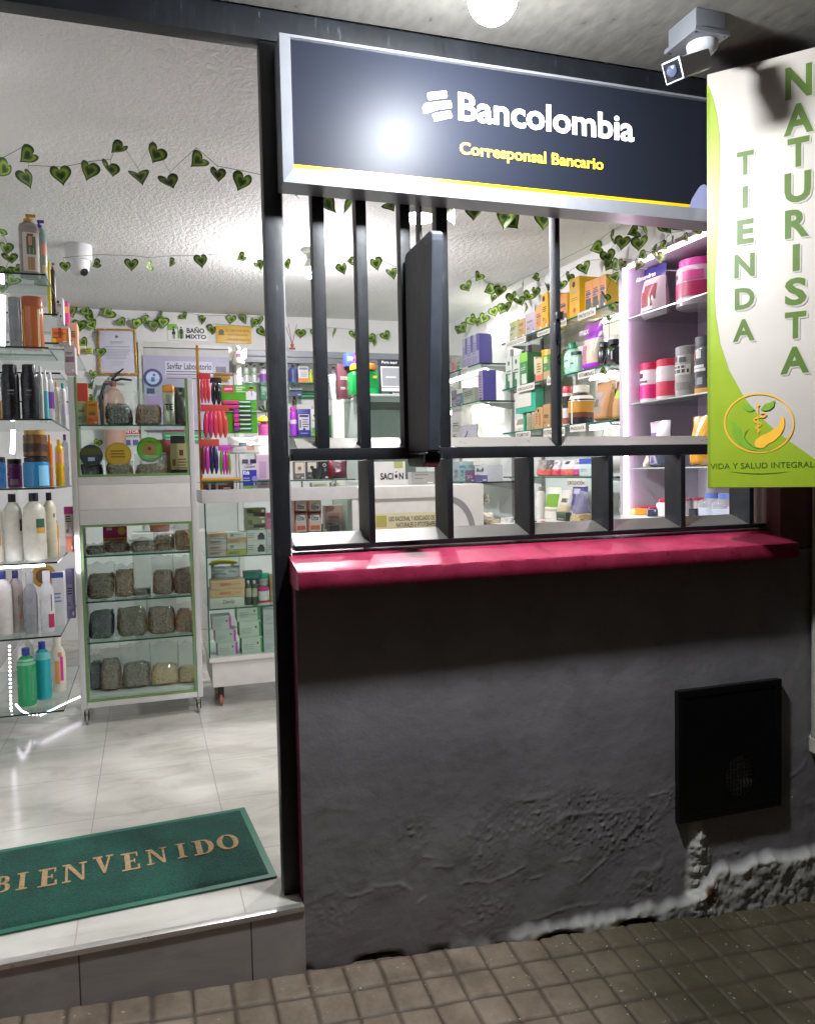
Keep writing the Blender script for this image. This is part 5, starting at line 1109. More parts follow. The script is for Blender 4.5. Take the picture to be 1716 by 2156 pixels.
bottle(FY(1.68, LS[2]), (101, 115, 783, 870), 'tall', '#dcdcdc', '#d6d6d6', 'white bottle with a violet label on the third left shelf', bands=[(.30, .62, '#8a4fb0')])
bottle(FY(1.76, LS[2]), (115, 125, 803, 865), 'tall', '#d9d5c6', '#d48a2e', 'cream bottle with an orange cap on the third left shelf')
bottle(FY(1.84, LS[2]), (126, 140, 806, 862), 'tall', '#d5d5d8', '#3a8f8a', 'white bottle with a teal cap beside the cabinet post', bands=[(.25, .5, '#c9c9d8')])
Dd = FY(1.42, LS[3])
bottle(Dd, (46, 103, 962, 1026), 'jar', '#2f7fb4', '#1d2026', 'blue gel jar with a pale blue label on the fourth left shelf', 'jar', 'jar', capw=.9, ms=[(.3, .05, 1.25, .72, '#7fc4e6')], capname='lid', rough=.15)
t_ = at(74, 962, Y=1.47); bottle(lambda p: (Vector((t_.x, 1.445, LS[3] + (at(74, 962, Y=1.42).z - LS[3]) + .0005)), 0., at(98, 962, Y=1.47).x - at(46, 962, Y=1.47).x, at(74, 905, Y=1.47).z - at(74, 962, Y=1.47).z), (0, 0, 0, 0), 'jar', '#6a4a2e', '#b3924a', 'amber jar with a gold lid stacked on the blue gel jar', 'jar', 'jar', bands=[(.2, .5, '#3a2a1e')], capw=.9, capname='lid', rough=.15)
bottle(Dd, (-4, 13, 962, 1026), 'jar', '#2f6fb0', '#16181f', 'dark blue jar cut by the photo edge on the fourth left shelf', 'jar', 'jar', capw=.95, capname='lid')
bottle(FY(1.50, LS[3]), (14, 46, 966, 1023), 'jar', '#6d2a62', '#1a1a22', 'purple gel jar with a black lid between the two blue jars', 'jar', 'jar', capw=.95, capname='lid', ms=[(-.5, .1, .6, .3, '#a07a88')])
bottle(FY(1.56, LS[3]), (101, 113, 915, 1020), 'tall', '#d97a2e', '#d9862e', 'slim orange bottle right of the blue gel jar')
bottle(FY(1.64, LS[3]), (117, 136, 925, 1016), 'tall', '#e0b41e', '#d8a81c', 'bright yellow bottle with a peach label on the fourth left shelf', bands=[(.5, .72, '#e8a878')])
bottle(FY(1.80, LS[3]), (132, 146, 914, 1012), 'tall', '#c9c6d2', '#7a3f8f', 'pale bottle with a purple cap behind the yellow bottle')
E_ = FY(1.42, LS[4])
bottle(E_, (-20, 7, 1046, 1183), 'round', '#cfc6b4', '#24242a', 'cream bottle cut by the photo edge on the fifth left shelf', name='cream_bottle', ms=[(.2, .25, .8, .45, '#c98a5a')])
bottle(E_, (8, 48, 1040, 1182), 'round', '#d6d2c6', '#1c1d22', 'cream bottle with a dark side label left of the green label bottle', name='cream_bottle', ms=[(.9, .45, 1.3, .62, '#3a3a3a')])
bottle(FY(1.40, LS[4]), (49, 98, 1038, 1183), 'round', '#dbd8cb', '#1c1d22', 'cream bottle with a green and yellow label on the fifth left shelf', name='cream_bottle', ms=[(.25, .49, 1.1, .62, '#2f6650'), (.3, .41, 1.15, .488, '#d9a83a')])
bottle(FY(1.50, LS[4]), (92, 121, 1037, 1176), 'round', '#dcd6be', '#1c1d22', 'cream bottle partly hidden right of the green label bottle', name='cream_bottle', ms=[(.7, .62, .95, .68, INK)])
bottle(FY(1.62, LS[4]), (113, 126, 1095, 1168), 'tall', '#e2a52e', '#2a2a30', 'small yellow tube bottle beside the cream bottles')
carton(FY(1.72, LS[4]), (137, 156, 1067, 1135), .06, '#cfc3bf', 'pink topped carton beside the cabinet post', [(0, .84, 1, 1, '#c8418a'), (.1, .02, .9, .35, '#d98a6a'), (.3, .4, .7, .8, '#b3a3a8')])
Fq = FY(1.42, LS[5])
bottle(Fq, (-12, 27, 1204, 1339), 'round', '#d2cdc8', '#2e3272', 'white bottle with a navy cap at the photo edge on the sixth left shelf', flat=.8)
bottle(FY(1.46, LS[5]), (20, 51, 1202, 1336), 'round', '#b3a8a4', '#2e3272', 'grey beige bottle with a navy cap on the sixth left shelf', flat=.8, ms=[(.5, .22, .8, .3, '#d98a54'), (.4, .45, .55, .6, '#6a6464')])
bottle(Fq, (50, 81, 1207, 1336), 'shoulder', '#8b8c92', '#a3a4a8', 'grey metallic bottle in the middle of the sixth left shelf', flat=.8)
bottle(Fq, (85, 117, 1203, 1338), 'shoulder', '#cfcfd2', '#d9d9dc', 'white bottle with a dark pink label on the sixth left shelf', flat=.8, ms=[(.2, .08, 1.1, .30, '#b02a5a'), (.6, .35, .75, .62, '#55555f')])
carton(FY(1.56, LS[5]), (113, 138, 1205, 1325), .06, '#dedee2', 'white carton with blue lettering behind the dark pink label bottle', [(.0, .9, 1, 1, '#3f4fa0'), ('l', .2, .8, .6, 3, .07, '#8a96c4')])
carton(FY(1.72, LS[5]), (139, 156, 1199, 1234), .05, '#7f78a0', 'small violet carton beside the cabinet post on the sixth left shelf', [(.2, .2, .8, .7, '#9a93b8')])
mb = MB(); p = at(93, 1216, Y=1.60); mb.lathe([(.030, -.012), (.046, -.012), (.046, .012), (.030, .012)], mat('#c79a44', .35), 26, T=Matrix.Translation((p.x, p.y, LS[5] + .200)) @ Matrix.Rotation(math.pi / 2, 4, 'X'), cap=False); mb.lathe([(.022, -.010), (.030, -.010), (.030, .010), (.022, .010)], mat('#7a5a34', .5), 20, T=Matrix.Translation((p.x, p.y, LS[5] + .200)) @ Matrix.Rotation(math.pi / 2, 4, 'X')); mb.box(-.012, .012, -.008, .008, .0005, .154, mat('#3a3230', .5), Matrix.Translation((p.x, p.y, LS[5])))
tag(mb.build('hand_mirror'), 'round amber framed hand mirror behind the bottles on the sixth left shelf', 'mirror')
Gq = FY(1.44, LS[6])
bottle(Gq, (36, 77, 1368, 1497), 'round', '#35a06a', '#2e3f9a', 'bottle of green liquid with a blue cap on the lowest left shelf', bands=[(.72, .82, '#7fb89a')], rough=.12, ms=[(.6, .1, .9, .6, '#4f9a74')])
bottle(FY(1.52, LS[6]), (73, 109, 1354, 1484), 'round', '#22a4ac', '#2a3fa8', 'bottle of turquoise liquid with a blue cap on the lowest left shelf', bands=[(.70, .82, '#6fc0c2')], rough=.12)
bottle(FY(1.66, LS[6]), (40, 74, 1335, 1470), 'round', '#d4d2ce', '#e0deda', 'big white bottle behind the green liquid bottle', flat=.8)
bottle(FY(1.62, LS[6]), (106, 141, 1338, 1466), 'shoulder', '#dcd3c4', '#e0d8cc', 'cream bottle with orange and pink print beside the turquoise bottle', flat=.6, ms=[(-.3, .15, .25, .55, '#e69a54'), (.35, .2, .75, .62, '#d6308f'), (.1, .62, .6, .7, '#c98a4a')])
# ---------------- green trimmed cabinet
HC = [('#1c1b1e', '#2b2a2e', '#4a4648'), ('#3f382c', '#5b5140', '#7a6d58'), ('#4a3d2e', '#6e5b44', '#947d60'), ('#3a2c28', '#59443c', '#86695a'), ('#8a7a58', '#a3936e', '#bfb08c'), ('#6e4e40', '#8a6352', '#a8806a'), ('#14151f', '#1f2130', '#33364a'), ('#6b5533', '#90744a', '#b39668'), ('#3a3430', '#4d4641', '#686059')]
U = FY(1.78, UZ1)
carton(U, D3(65, 170, 670, 1003), .03, '#d2473f', 'coral red card standing at the left of the top cabinet shelf', [('l', .2, .7, .55, 1, .1, '#e8a49a')])
carton(FY(1.76, UZ1), D3(75, 158, 820, 1003), .05, '#b7ad84', 'beige packet in front of the coral red card', [(.1, .1, .9, .4, '#8f9484')])
carton(FY(1.745, UZ1), D3(157, 246, 820, 1003), .05, '#d6862e', 'orange packet with a red foot on the top cabinet shelf', [(0, 0, 1, .35, '#d8623c'), (.2, .8, .8, .9, '#a85a1e')])
herb_bag(FY(1.76, UZ1), D3(298, 528, 720, 1003), .62, HC[0], 'clear bag of black dried fruit on the top cabinet shelf', d=.09)
herb_bag(FY(1.77, UZ1), D3(545, 765, 740, 1003), .66, HC[3], 'clear bag of dark brown sticks stacked on the top cabinet shelf', d=.09)
pouch(FY(1.765, UZ1), D3(772, 872, 680, 985), .05, [(0, .84, 1, 1, '#dd8a34'), (.25, .4, .75, .75, '#b8b4a4')], 'white packet with an orange top and a brown seed drawing', base_c='#cfcbbb', texts=[('TE', (.15, .36, .8, .52), '#2c2a28', .03)])
pouch(FY(1.785, UZ1), D3(866, 985, 700, 1003), .05, [(.3, .84, .6, .9, '#8f8c88')], 'plain dark grey pouch at the right of the top cabinet shelf', base_c='#3a3a36')
def tub(px, Y, rimc, facec, label, facets):
    """flat round tub leaning back so that its printed lid faces the door"""
    xl, xr, yt, yb = px; b = at((xl + xr) / 2, (yt + yb) / 2, Y=Y); r = (at(xr, yb, Y=Y).x - at(xl, yb, Y=Y).x) / 2
    hz = b.z - UZ0; root = empty('round_tub', b); T = Matrix.Rotation(math.pi / 2 - .20, 4, 'X')
    mb = MB(); mb.lathe([(r * .9, -.045), (r * .94, -.04), (r * .96, -.008), (r, -.006), (r, .004), (r * .97, .008)], mat(rimc, .35), 30, T=T); mb.build('tub', root)
    mb = MB(); mb.lathe([(r * .86, .0083), (r * .86, .0095)], mat(facec, .4), 30, T=T)
    for k, q in enumerate(facets): marks(mb, r * 1.7, r * 1.7, [q], T @ Matrix.Translation((0, 0, .0105 + k * .0003)) @ Matrix.Rotation(-math.pi / 2, 4, 'X') @ Matrix.Translation((0, 0, -r * .85)))
    mb.build('printed_lid', root); return tag(root, label, 'tub')
tub(D3(93, 283, 1168, 1345), 1.79, '#3a3a30', '#3d4058', 'round tub with a navy and olive lid in the cabinet', [(.0, .52, 1, .86, '#5d5a2c'), (.34, .16, .68, .36, '#c4c6cc')])
tub(D3(298, 516, 1172, 1332), 1.78, '#c08a24', '#d2a038', 'round tub with a golden yellow lid in the middle of the cabinet', [('l', .18, .84, .66, 3, .14, '#8a6420')])
tub(D3(555, 765, 1118, 1295), 1.80, '#5a9a28', '#6aa82e', 'round tub with a bright green rim and cork centre in the cabinet', [('c', .5, .5, .33, '#a47a4a'), ('c', .5, .5, .08, '#5a3a22')])
L0 = FY(1.775, UZ0)
herb_bag(FY(1.80, UZ0), D3(100, 285, 1300, 1412), .9, HC[6], 'small bag of blackish herb under the navy lidded tub', d=.07)
herb_bag(FY(1.755, UZ0), D3(305, 530, 1290, 1420), .85, HC[1], 'bag of crushed brown leaves under the golden lidded tub', d=.07)
herb_bag(FY(1.755, UZ0), D3(545, 800, 1240, 1420), .55, HC[1], 'bag of pale green brown leaves under the green rimmed tub', d=.07)
carton(FY(1.84, UZ0), D3(735, 838, 1128, 1400), .02, '#d96a86', 'pink card leaning at the back right of the cabinet', [(0, 0, 1, .55, '#e0b890')])
carton(FY(1.79, UZ0), D3(835, 995, 1160, 1410), .05, '#b8a680', 'kraft packet with a dark foot at the right of the cabinet', [(0, 0, 1, .18, '#241f1e'), (.45, .62, .65, .8, '#5a4028'), ('l', .35, .85, .5, 4, .09, '#7a6648'), (.08, .3, .25, .5, '#7a5a3a')])
carton(FY(1.95, UZ0), D3(835, 950, 1095, 1300), .02, '#4a4e58', 'dark slate packet behind the kraft packet in the cabinet')
# lower shelves
S1_ = lambda y: FY(y, LZ[0])
carton(FY(1.90, LZ[0]), D4(288, 482, 330, 560), .03, '#c02a72', 'magenta card with a yellow band on the upper herb shelf', [(0, .30, 1, .44, '#d9a82e'), ('c', .78, .66, .17, '#c9a030'), (.16, .70, .38, .78, '#e6c4d4'), ('l', .1, .9, .37, 1, .1, '#7a4a1e')])
herb_bag(S1_(1.76), D4(140, 310, 520, 602), .8, HC[8], 'flat bag of dark herb at the left of the upper herb shelf', d=.10)
herb_bag(S1_(1.80), D4(300, 505, 490, 602), .85, HC[3], 'flat bag of purple brown herb below the magenta card', d=.10)
herb_bag(S1_(1.76), D4(505, 735, 478, 602), .8, HC[1], 'pile of flat green brown herb bags on the upper herb shelf', d=.12)
herb_bag(S1_(1.77), D4(700, 872, 380, 602), .68, HC[2], 'bag of tan wood chips left of the golden one', d=.09)
herb_bag(S1_(1.755), D4(868, 1032, 365, 602), .80, HC[7], 'bag of golden brown chips at the right of the upper herb shelf', d=.09)
S2_ = lambda y: FY(y, LZ[1])
herb_bag(S2_(1.76), D4(150, 382, 680, 968), .72, HC[1], 'big rounded bag of olive brown herb on the second herb shelf', d=.11)
herb_bag(S2_(1.77), D4(380, 542, 690, 968), .86, HC[2], 'tall narrow bag of tan herb beside the rounded olive bag', d=.09)
herb_bag(S2_(1.80), D4(515, 675, 880, 968), .85, HC[8], 'small dark flat bag in the middle of the second herb shelf', d=.09)
herb_bag(S2_(1.77), D4(690, 866, 612, 968), .62, HC[3], 'bag of broken bark left of the darker bark bag', d=.09)
herb_bag(S2_(1.755), D4(862, 1036, 622, 955), .70, ('#33211f', '#533632', '#8a6458'), 'bag of reddish dark bark at the right of the second herb shelf', d=.09)
S3_ = lambda y: FY(y, LZ[2])
herb_bag(S3_(1.76), D4(165, 386, 985, 1300), .74, HC[6], 'bag of black herb at the left of the third herb shelf', d=.10)
herb_bag(S3_(1.765), D4(396, 652, 960, 1300), .76, HC[1], 'wide bag of grey brown stalks on the third herb shelf', d=.10)
herb_bag(S3_(1.765), D4(648, 884, 945, 1292), .70, HC[3], 'bag of brown root pieces on the third herb shelf', d=.10)
herb_bag(S3_(1.755), D4(868, 1036, 1000, 1298), .80, HC[5], 'tilted bag of reddish powder at the right of the third herb shelf', d=.07, tilt=.10)
S4_ = lambda y: FY(y, CF0 + .0005)
herb_bag(S4_(1.80), D4(178, 285, 1420, 1690), .78, HC[6], 'narrow dark bag at the left of the cabinet floor', d=.08)
herb_bag(S4_(1.755), D4(268, 432, 1375, 1685), .74, HC[3], 'bag of mottled brown herb on the cabinet floor', d=.10)
herb_bag(S4_(1.76), D4(436, 676, 1340, 1672), .56, ('#4a403a', '#5f544d', '#756961'), 'bag of smooth brown powder with a small price tag', d=.10)
herb_bag(S4_(1.76), D4(674, 902, 1325, 1650), .48, HC[4], 'bag of pale straw herb with a clear top on the cabinet floor', d=.10)
herb_bag(S4_(1.765), D4(900, 1058, 1335, 1630), .40, HC[4], 'smaller bag of pale straw herb at the right of the cabinet floor', d=.09)
# fire extinguisher on the wall, clay pot behind the cabinet
p = at(143.2 + .2602 * 372, 631.8 + .2602 * 830, Y=YB - .075); pt_ = at(143.2 + .2602 * 372, 631.8 + .2602 * 712, Y=YB - .075); root = empty('fire_extinguisher', (p.x, p.y, p.z - .30)); hx = pt_.z - p.z + .30
ex = mat('#c9998a', .3); bl = mat('#23242c', .4)  # pale red: the wash of glass reflections is put into the colour
mb = MB(); mb.lathe([(.060, 0), (.066, .006), (.067, hx - .09), (.060, hx - .045), (.040, hx - .015), (.018, hx), (.016, hx + .01)], ex, 24); mb.build('cylinder', root)
mb = MB(); mb.lathe([(.016, hx + .0105), (.020, hx + .02), (.018, hx + .045)], mat('#8a5a5e', .4), 14); mb.tube([(-.01, -.005, hx + .04), (.05, -.01, hx + .06), (.115, -.012, hx + .052)], [.009, .008, .006], bl, 8); mb.tube([(-.01, -.005, hx + .05), (.025, -.01, hx + .09), (.065, -.012, hx + .125)], [.009, .008, .005], bl, 8); mb.tube([(-.012, -.01, hx + .035), (-.05, -.015, hx + .032)], [.012, .014], mat('#7a4a52', .4), 10); mb.build('valve', root)
mb = MB(); mb.tube([(-.05, -.015, hx + .03), (-.08, -.01, hx - .06), (-.075, 0, hx - .25)], .010, bl, 8); mb.build('hose', root)
mb = MB(); mb.cbox(-.02, .02, .0672, .0745, hx - .14, hx - .06, mat('#9a9a98', .4, .4)); mb.build('wall_hook', root)
tag(root, 'fire extinguisher in glare-washed pale red with a black lever hanging on the back wall', 'extinguisher')
p = at(143.2 + .2602 * 745, 1010.9 + .2602 * 415, Y=2.75); root = empty('potted_plant', (p.x, p.y, p.z))
mb = MB(); mb.lathe([(.045, 0), (.050, .004), (.066, .085), (.072, .086), (.072, .105), (.062, .105), (.06, .09)], mat('#8a4634', .7), 24); mb.build('pot', root)
mb = MB()
for k in range(9):
    a = k * 2.4; mb.tube([(0, 0, .09), (.03 * math.cos(a), .03 * math.sin(a), .13), (.07 * math.cos(a), .07 * math.sin(a), .14 - .05 * (k % 3))], [.004, .009, .002], mat('#5c7a2e', .5), 6)
mb.build('leaves', root); tag(root, 'small clay pot of trailing green leaves behind the cabinet', 'potted plant')
mb = MB(); mb.cbox(p.x - .15, p.x + .15, p.y - .12, p.y + .12, 0, p.z - .001, M_PANEL, .004); tag(mb.build('plinth'), 'plain white plinth under the clay flowerpot', 'plinth')
# ---------------- glass counter
k1 = FY(1.78, GZ[0]); cols = ['#c9a07a', '#c4c2bc', '#b2b2b0', '#c49a68', '#c7b3ac', '#c9c6c0', '#c8b4ae', '#b3b23a']
nm_ = ['peach', 'white', 'grey', 'tan', 'pale pink', 'cream', 'dusty pink', 'lime']
zz = GZ[0]
hh = [(555, 600), (507, 553), (462, 505), (418, 460)]
for i, (a, b) in enumerate(hh):
    for j, (xa, xb) in enumerate(((1132, 1284), (1288, 1446))):
        c = [['#c2a79e', '#a9b034'], ['#c0a9a2', '#c6c3bb'], ['#a9aaa8', '#c09866'], ['#c29b74', '#c6c2ba']][i][j]; n_ = [['dusty pink', 'lime green'], ['rose grey', 'white'], ['grey', 'caramel'], ['peach', 'cream']][i][j]
        pos = ['at the bottom', 'second from the bottom', 'second from the top', 'on the top'][i]; st = ['left', 'right'][j]
        base_z = GZ[0] + sum((at(520, 1010.9 + .2602 * hh[k][0], Y=1.78).z - at(520, 1010.9 + .2602 * hh[k][1], Y=1.78).z) + .0012 for k in range(i))
        p = D4(xa, xb, a, b); w = at(p[1], p[3], Y=1.78).x - at(p[0], p[3], Y=1.78).x; h = at(p[0], p[2], Y=1.78).z - at(p[0], p[3], Y=1.78).z
        m_ = at((p[0] + p[1]) / 2, p[3], Y=1.78)
        carton(lambda _p, m_=m_, w=w, h=h, bz=base_z: (Vector((m_.x, 1.78, bz)), 0., w, h), p, .10, c, '%s soap box %s of the %s stack in the glass counter' % (n_, pos, st), [('c', .25, .5, .3, '#8b8f86') if j and i % 2 else (.1, .3, .6, .6, '#8f857c')], 'box', 'soap_box', group='flat soap boxes in the glass counter')
def stack(fr_Y, z0, rows, d, spec):
    """boxes piled from the shelf up; rows from bottom to top"""
    z = z0
    for (px, col, lab, ms, kw) in rows:
        h = at(px[0], px[2], Y=fr_Y).z - at(px[0], px[3], Y=fr_Y).z; w = at(px[1], px[3], Y=fr_Y).x - at(px[0], px[3], Y=fr_Y).x; m_ = at((px[0] + px[1]) / 2, px[3], Y=fr_Y)
        carton(lambda _p, z=z: (Vector((m_.x, fr_Y, z)), 0., w, h - .001), px, d, col, lab, ms, **kw); z += h
msk = [('l', .05, .4, .7, 3, .16, '#8d8d88'), (.55, .15, .92, .55, '#3a3d48'), ('c', .74, .55, .22, '#2a2d38')]
camo = [(.35, .2, .95, .5, '#26261e'), (.05, .55, .3, .9, '#5c5c40'), ('c', .85, .75, .14, '#d2d2c4')]
stack(1.79, GZ[0], [(D4(1452, 1605, 492, 592), '#c9c8c2', 'white mask box at the bottom of the stack in the glass counter', msk, {}), (D4(1450, 1605, 396, 490), '#cbcac4', 'white mask box under the camouflage boxes in the glass counter', msk, {}),
    (D4(1448, 1604, 303, 394), '#83835f', 'olive camouflage box under another one in the glass counter', camo, {}), (D4(1446, 1602, 212, 300), '#83835f', 'olive camouflage box on top of the mask boxes', camo, {})], .10, 0)
stack(1.80, GZ[0], [(D4(1610, 1710, 492, 590), '#c4c3be', 'grey white box cut by the post at the bottom of its stack', [('l', .1, .8, .6, 3, .15, '#8d8d88')], {}), (D4(1610, 1710, 396, 490), '#c4c3be', 'grey white box below the pink box by the post', [('l', .1, .8, .6, 2, .2, '#9a9a94')], {}), (D4(1606, 1710, 262, 394), '#d9709a', 'pink box on a stack beside the door post', [(.3, .3, .6, .7, '#e8b4c8')], {})], .10, 0)
stack(1.78, GZ[1], [(D4(1150, 1430, 932, 1012), '#cfccc0', 'long white soap box with script lettering in the glass counter', [('t', 'Dandy', (.38, .25, .72, .8), INK)], {}), (D4(1150, 1432, 858, 930), '#d2ac82', 'peach box under the other peach box in the glass counter', [('t', 'RESPIROL', (.28, .35, .62, .66), '#c2513c', .02), ('l', .7, .95, .5, 1, .2, '#c98a74')], {}),
    (D4(1156, 1434, 786, 856), '#d4ae84', 'peach box with red lettering below the grey pouch', [('t', 'RESPIROL', (.28, .35, .62, .66), '#c2513c', .02), ('l', .7, .95, .5, 1, .2, '#c98a74')], {})], .10, 0)
zt = GZ[1] + (at(480, 1010.9 + .2602 * 786, Y=1.78).z - at(480, 1010.9 + .2602 * 1012, Y=1.78).z) + .001
pouch(FY(1.80, zt), D4(1160, 1400, 700, 784), .05, [(.1, .3, .5, .5, '#7f8186')], 'crumpled silver grey pouch lying on the peach boxes', base_c='#a9a9ac', rough=.2, crumple=.008)
mb = MB(); p = D4(1140, 1372, 655, 712); a, b = at(p[0], p[3], Y=1.95), at(p[1], p[3], Y=1.95); zc = (at(p[0], p[2], Y=1.95).z + a.z) / 2
mb.tube([Vector((a.x + (b.x - a.x) * t, 1.95, zc + .012 * math.sin(3.1 * t))) for t in (0, .15, .4, .7, .9, 1)], [.004, .014, .012, .012, .010, .004], mat('#c9b420', .4), 10); mb.cbox(a.x + .01, a.x + .024, 1.94, 1.96, GZ[1] + .0005, zc - .005, mat('#c9b420', .4)); mb.cbox(b.x - .03, b.x - .016, 1.94, 1.96, GZ[1] + .0005, zc, mat('#c9b420', .4))
tag(mb.build('yellow_tool'), 'long yellow plastic tool on legs behind the silver grey pouch', 'tool')
bottle(FY(1.78, GZ[1]), D4(1442, 1490, 815, 1000), 'tall', '#31482c', '#d2cfc4', 'left one of two dark green oil bottles in the glass counter', bands=[(.35, .7, '#b8b49a')]); bottle(FY(1.775, GZ[1]), D4(1490, 1540, 815, 1003), 'tall', '#31482c', '#d2cfc4', 'right one of two dark green oil bottles in the glass counter', bands=[(.35, .7, '#a8a48a')])
carton(FY(1.86, GZ[1]), D4(1432, 1582, 738, 985), .06, '#25304c', 'navy box with a teal top behind the oil bottles', [(0, .78, 1, 1, '#1f9484')])
bottle(FY(1.84, GZ[1]), D4(1555, 1640, 757, 980), 'jar', '#cfd2c8', '#27a890', 'white jar with a teal lid in the glass counter', 'jar', 'jar', bands=[(.25, .6, '#7f8f6a')], capw=.98, capname='lid')
bottle(FY(1.78, GZ[1]), D4(1538, 1640, 875, 1000), 'jar', '#d9d4d0', '#d42a86', 'low white jar with a hot pink lid in front of the teal lidded jar', 'jar', 'jar', bands=[(.1, .25, '#c0405a')], capw=.98, capname='lid')
carton(FY(1.82, GZ[1]), D4(1640, 1720, 770, 985), .07, '#b08a56', 'brown kraft box beside the door post in the glass counter', [(.1, .1, .9, .5, '#c9a878')])
wl = [('l', .1, .6, .55, 3, .13, '#a9a9a4'), (.72, .55, .8, .7, '#9a4a5a')]
for j, (sx, tabc, tabn, off) in enumerate(((1170, '#c93fb4', 'magenta', [(1215, 1375), (1195, 1360), (1172, 1322)]), (1370, '#2f9a3a', 'green', [(1412, 1580), (1392, 1566), (1372, 1556)]), (1580, '#41419a', 'blue', [(1588, 1720), (1584, 1716), (1582, 1714)]))):
    ys = [[(1335, 1440), (1232, 1334), (1116, 1230)], [(1308, 1440), (1175, 1306), (1042, 1173)], [(1298, 1415), (1182, 1296), (1052, 1180)]][j]
    stack(1.79 - .01 * j, GB + .0005, [(D4(off[k][0], off[k][1], *ys[k]), ['#bdbfba', '#c3c9bd', '#bfc1bf'][j], 'white medicine box with %s tab, %s of its pile in the glass counter' % (tabn, ['bottom', 'middle', 'top'][k]), wl + [(.9, .05, 1, .95, tabc)], {'side': tabc, 'group': 'white medicine boxes in the glass counter', 'name': 'medicine_box'}) for k in range(3)], .10, 0)
# ---------------- on and above the counter
K = KZ + .0365
carton(FY(1.80, KZ + .0005), D3(1395, 1532, 1288, 1500), .05, '#d3d3d4', 'white and blue toothpaste box for kids on the counter', [(.16, .10, .98, .64, '#3a3aa6'), (.16, 0, .98, .1, '#86b85a'), ('t', 'Kids', (.2, .48, .56, .62), '#eef0fa', .04), ('t', 'FLUO', (.40, .80, .75, .88), '#6a6a80', .01), ('t', 'CARDENT', (.26, .70, .92, .78), '#6a6a80', .01), ('l', .2, .6, .36, 2, .08, '#aab0e0'), ('c', .85, .34, .16, '#8f90d8'), (.15, .86, .5, 1, '#55506a'), (.62, .86, .98, 1, '#2f2c5c')])
carton(FY(1.84, KZ + .0005), D3(1532, 1632, 1252, 1490), .04, '#cdb2c4', 'pale pink tube box beside the kids toothpaste', [(.2, .3, .75, .8, '#b89ab8'), ('l', .25, .85, .24, 3, .06, '#8a5a7a')])
mb = MB(); a, b = at(143.2 + .2602 * 1085, 631.8 + .2602 * 1478, Y=1.775), at(143.2 + .2602 * 1400, 631.8 + .2602 * 1474, Y=1.775); mb.tube([(a.x, a.y, K + .009), (a.x + (b.x - a.x) * .5, a.y, K + .009), (b.x, b.y, K + .009)], [.009, .0085, .007], mat('#c9902e', .4), 10); tag(mb.build('wooden_stick'), 'golden wooden stick lying on the raised glass of the counter', 'stick')
carton(FY(1.86, KZ + .0005), D3(1090, 1345, 1445, 1518), .10, '#5a2a30', 'dark maroon box lying under the golden stick', [(.0, .3, 1, .5, '#70353c')])
carton(FY(1.80, K), D3(1545, 1660, 1452, 1500), .06, '#55585a', 'low grey tray at the counter edge beside the pink tube box', [(.1, .3, .7, .6, '#b9bab6')])
def toothbrush_card():
    p = D3(1250, 1535, 685, 1078); Y = 1.80; fr = FY(Y); loc, rz, w, h = fr(p); root = empty('toothbrush_card', loc)
    mb = MB(); mb.cbox(-w / 2, w / 2, 0, .003, 0, h, mat('#55a82a', .35), .001)
    marks(mb, w, h, [(.06, .84, .36, .98, '#d8406a'), ('t', 'sonrie', (.1, .89, .32, .95), '#f6dce4', .02), (.42, .93, .68, .965, '#cfe8b8'), (.42, .885, .60, .92, '#cfe8b8'), (.42, .85, .70, .87, '#cfe8b8'), (.70, .69, 1, .86, '#dfe0e4'), (.76, .80, .94, .88, '#dfe0e4'), ('c', .85, .905, .055, '#b98468'), (.80, .92, .90, .955, '#2c211c'), (.855, .78, .87, .86, '#b03a3a')]); mb.build('card', root)
    for i in range(7):
        z = h * (.64 - i * .092); mb = MB(); c1 = ['#d94a86', '#d2408a', '#a83aa6', '#d9489a', '#d2468e', '#d94a9a', '#8a3fb0'][i]; c2 = ['#5aa6a0', '#4f9a90', '#4a6ab0', '#8a5ab0', '#5a6a9a', '#3f9a7a', '#4a7ac0'][i]
        x0 = -w * .46 if i < 2 else -w * .17 
        mb.cbox(x0, -w * .02, -.012, -.0005, z - h * .036, z + h * .036, mat(c1, .3), .003); mb.cbox(-w * .015, w * .36, -.010, -.0005, z - h * .020, z + h * .016, mat(c2, .25), .003); mb.cbox(w * .0, w * .3, -.0125, -.0102, z - h * .006, z + h * .018, mat('#dfe6e6', .2), .001); mb.build('toothbrush', root)
    tag(root, 'green display card of packed toothbrushes hanging over the counter', 'display card')
toothbrush_card()
pouch(FY(1.79), D3(1300, 1556, 1102, 1242), .05, [(.62, .2, .8, .5, '#c9a08a'), (.35, .42, .62, .60, '#5a5c74')], 'white wet wipes pack hanging under the toothbrush card', base_c='#d4d4d0', rough=.2, texts=[('winny', (.38, .45, .60, .56), '#e6e6ea', .02)])
def hang_pack(p, Y, cols, hdr, label):
    loc, rz, w, h = FY(Y)(p); root = empty('hanging_pack', loc); mb = MB(); mb.cbox(-w / 2, w / 2, 0, .002, h * .80, h, mat(hdr, .35), .0008); mb.build('header_card', root)
    n = len(cols)
    for i, c in enumerate(cols):
        x = -w * .42 + w * .84 * (i + .5) / n; r = w * .44 / n; mb = MB()
        mb.tube([(x * .8, .002, h * .80), (x * .9, -.004, h * .70), (x, -.008, h * .45), (x * 1.04, -.006, h * .18), (x, 0, h * .02)], [r * .6, r * 1.0, r * 1.15, r * 1.0, r * .35], mat(c, .22), 10); mb.build('glove', root)
    return tag(root, label, 'hanging pack')
hang_pack(D3(1066, 1160, 590, 836), 1.785, ['#c9404a', '#d24a50', '#c43a48'], '#c03a40', 'top hanging pack of red rubber gloves at the counter end')
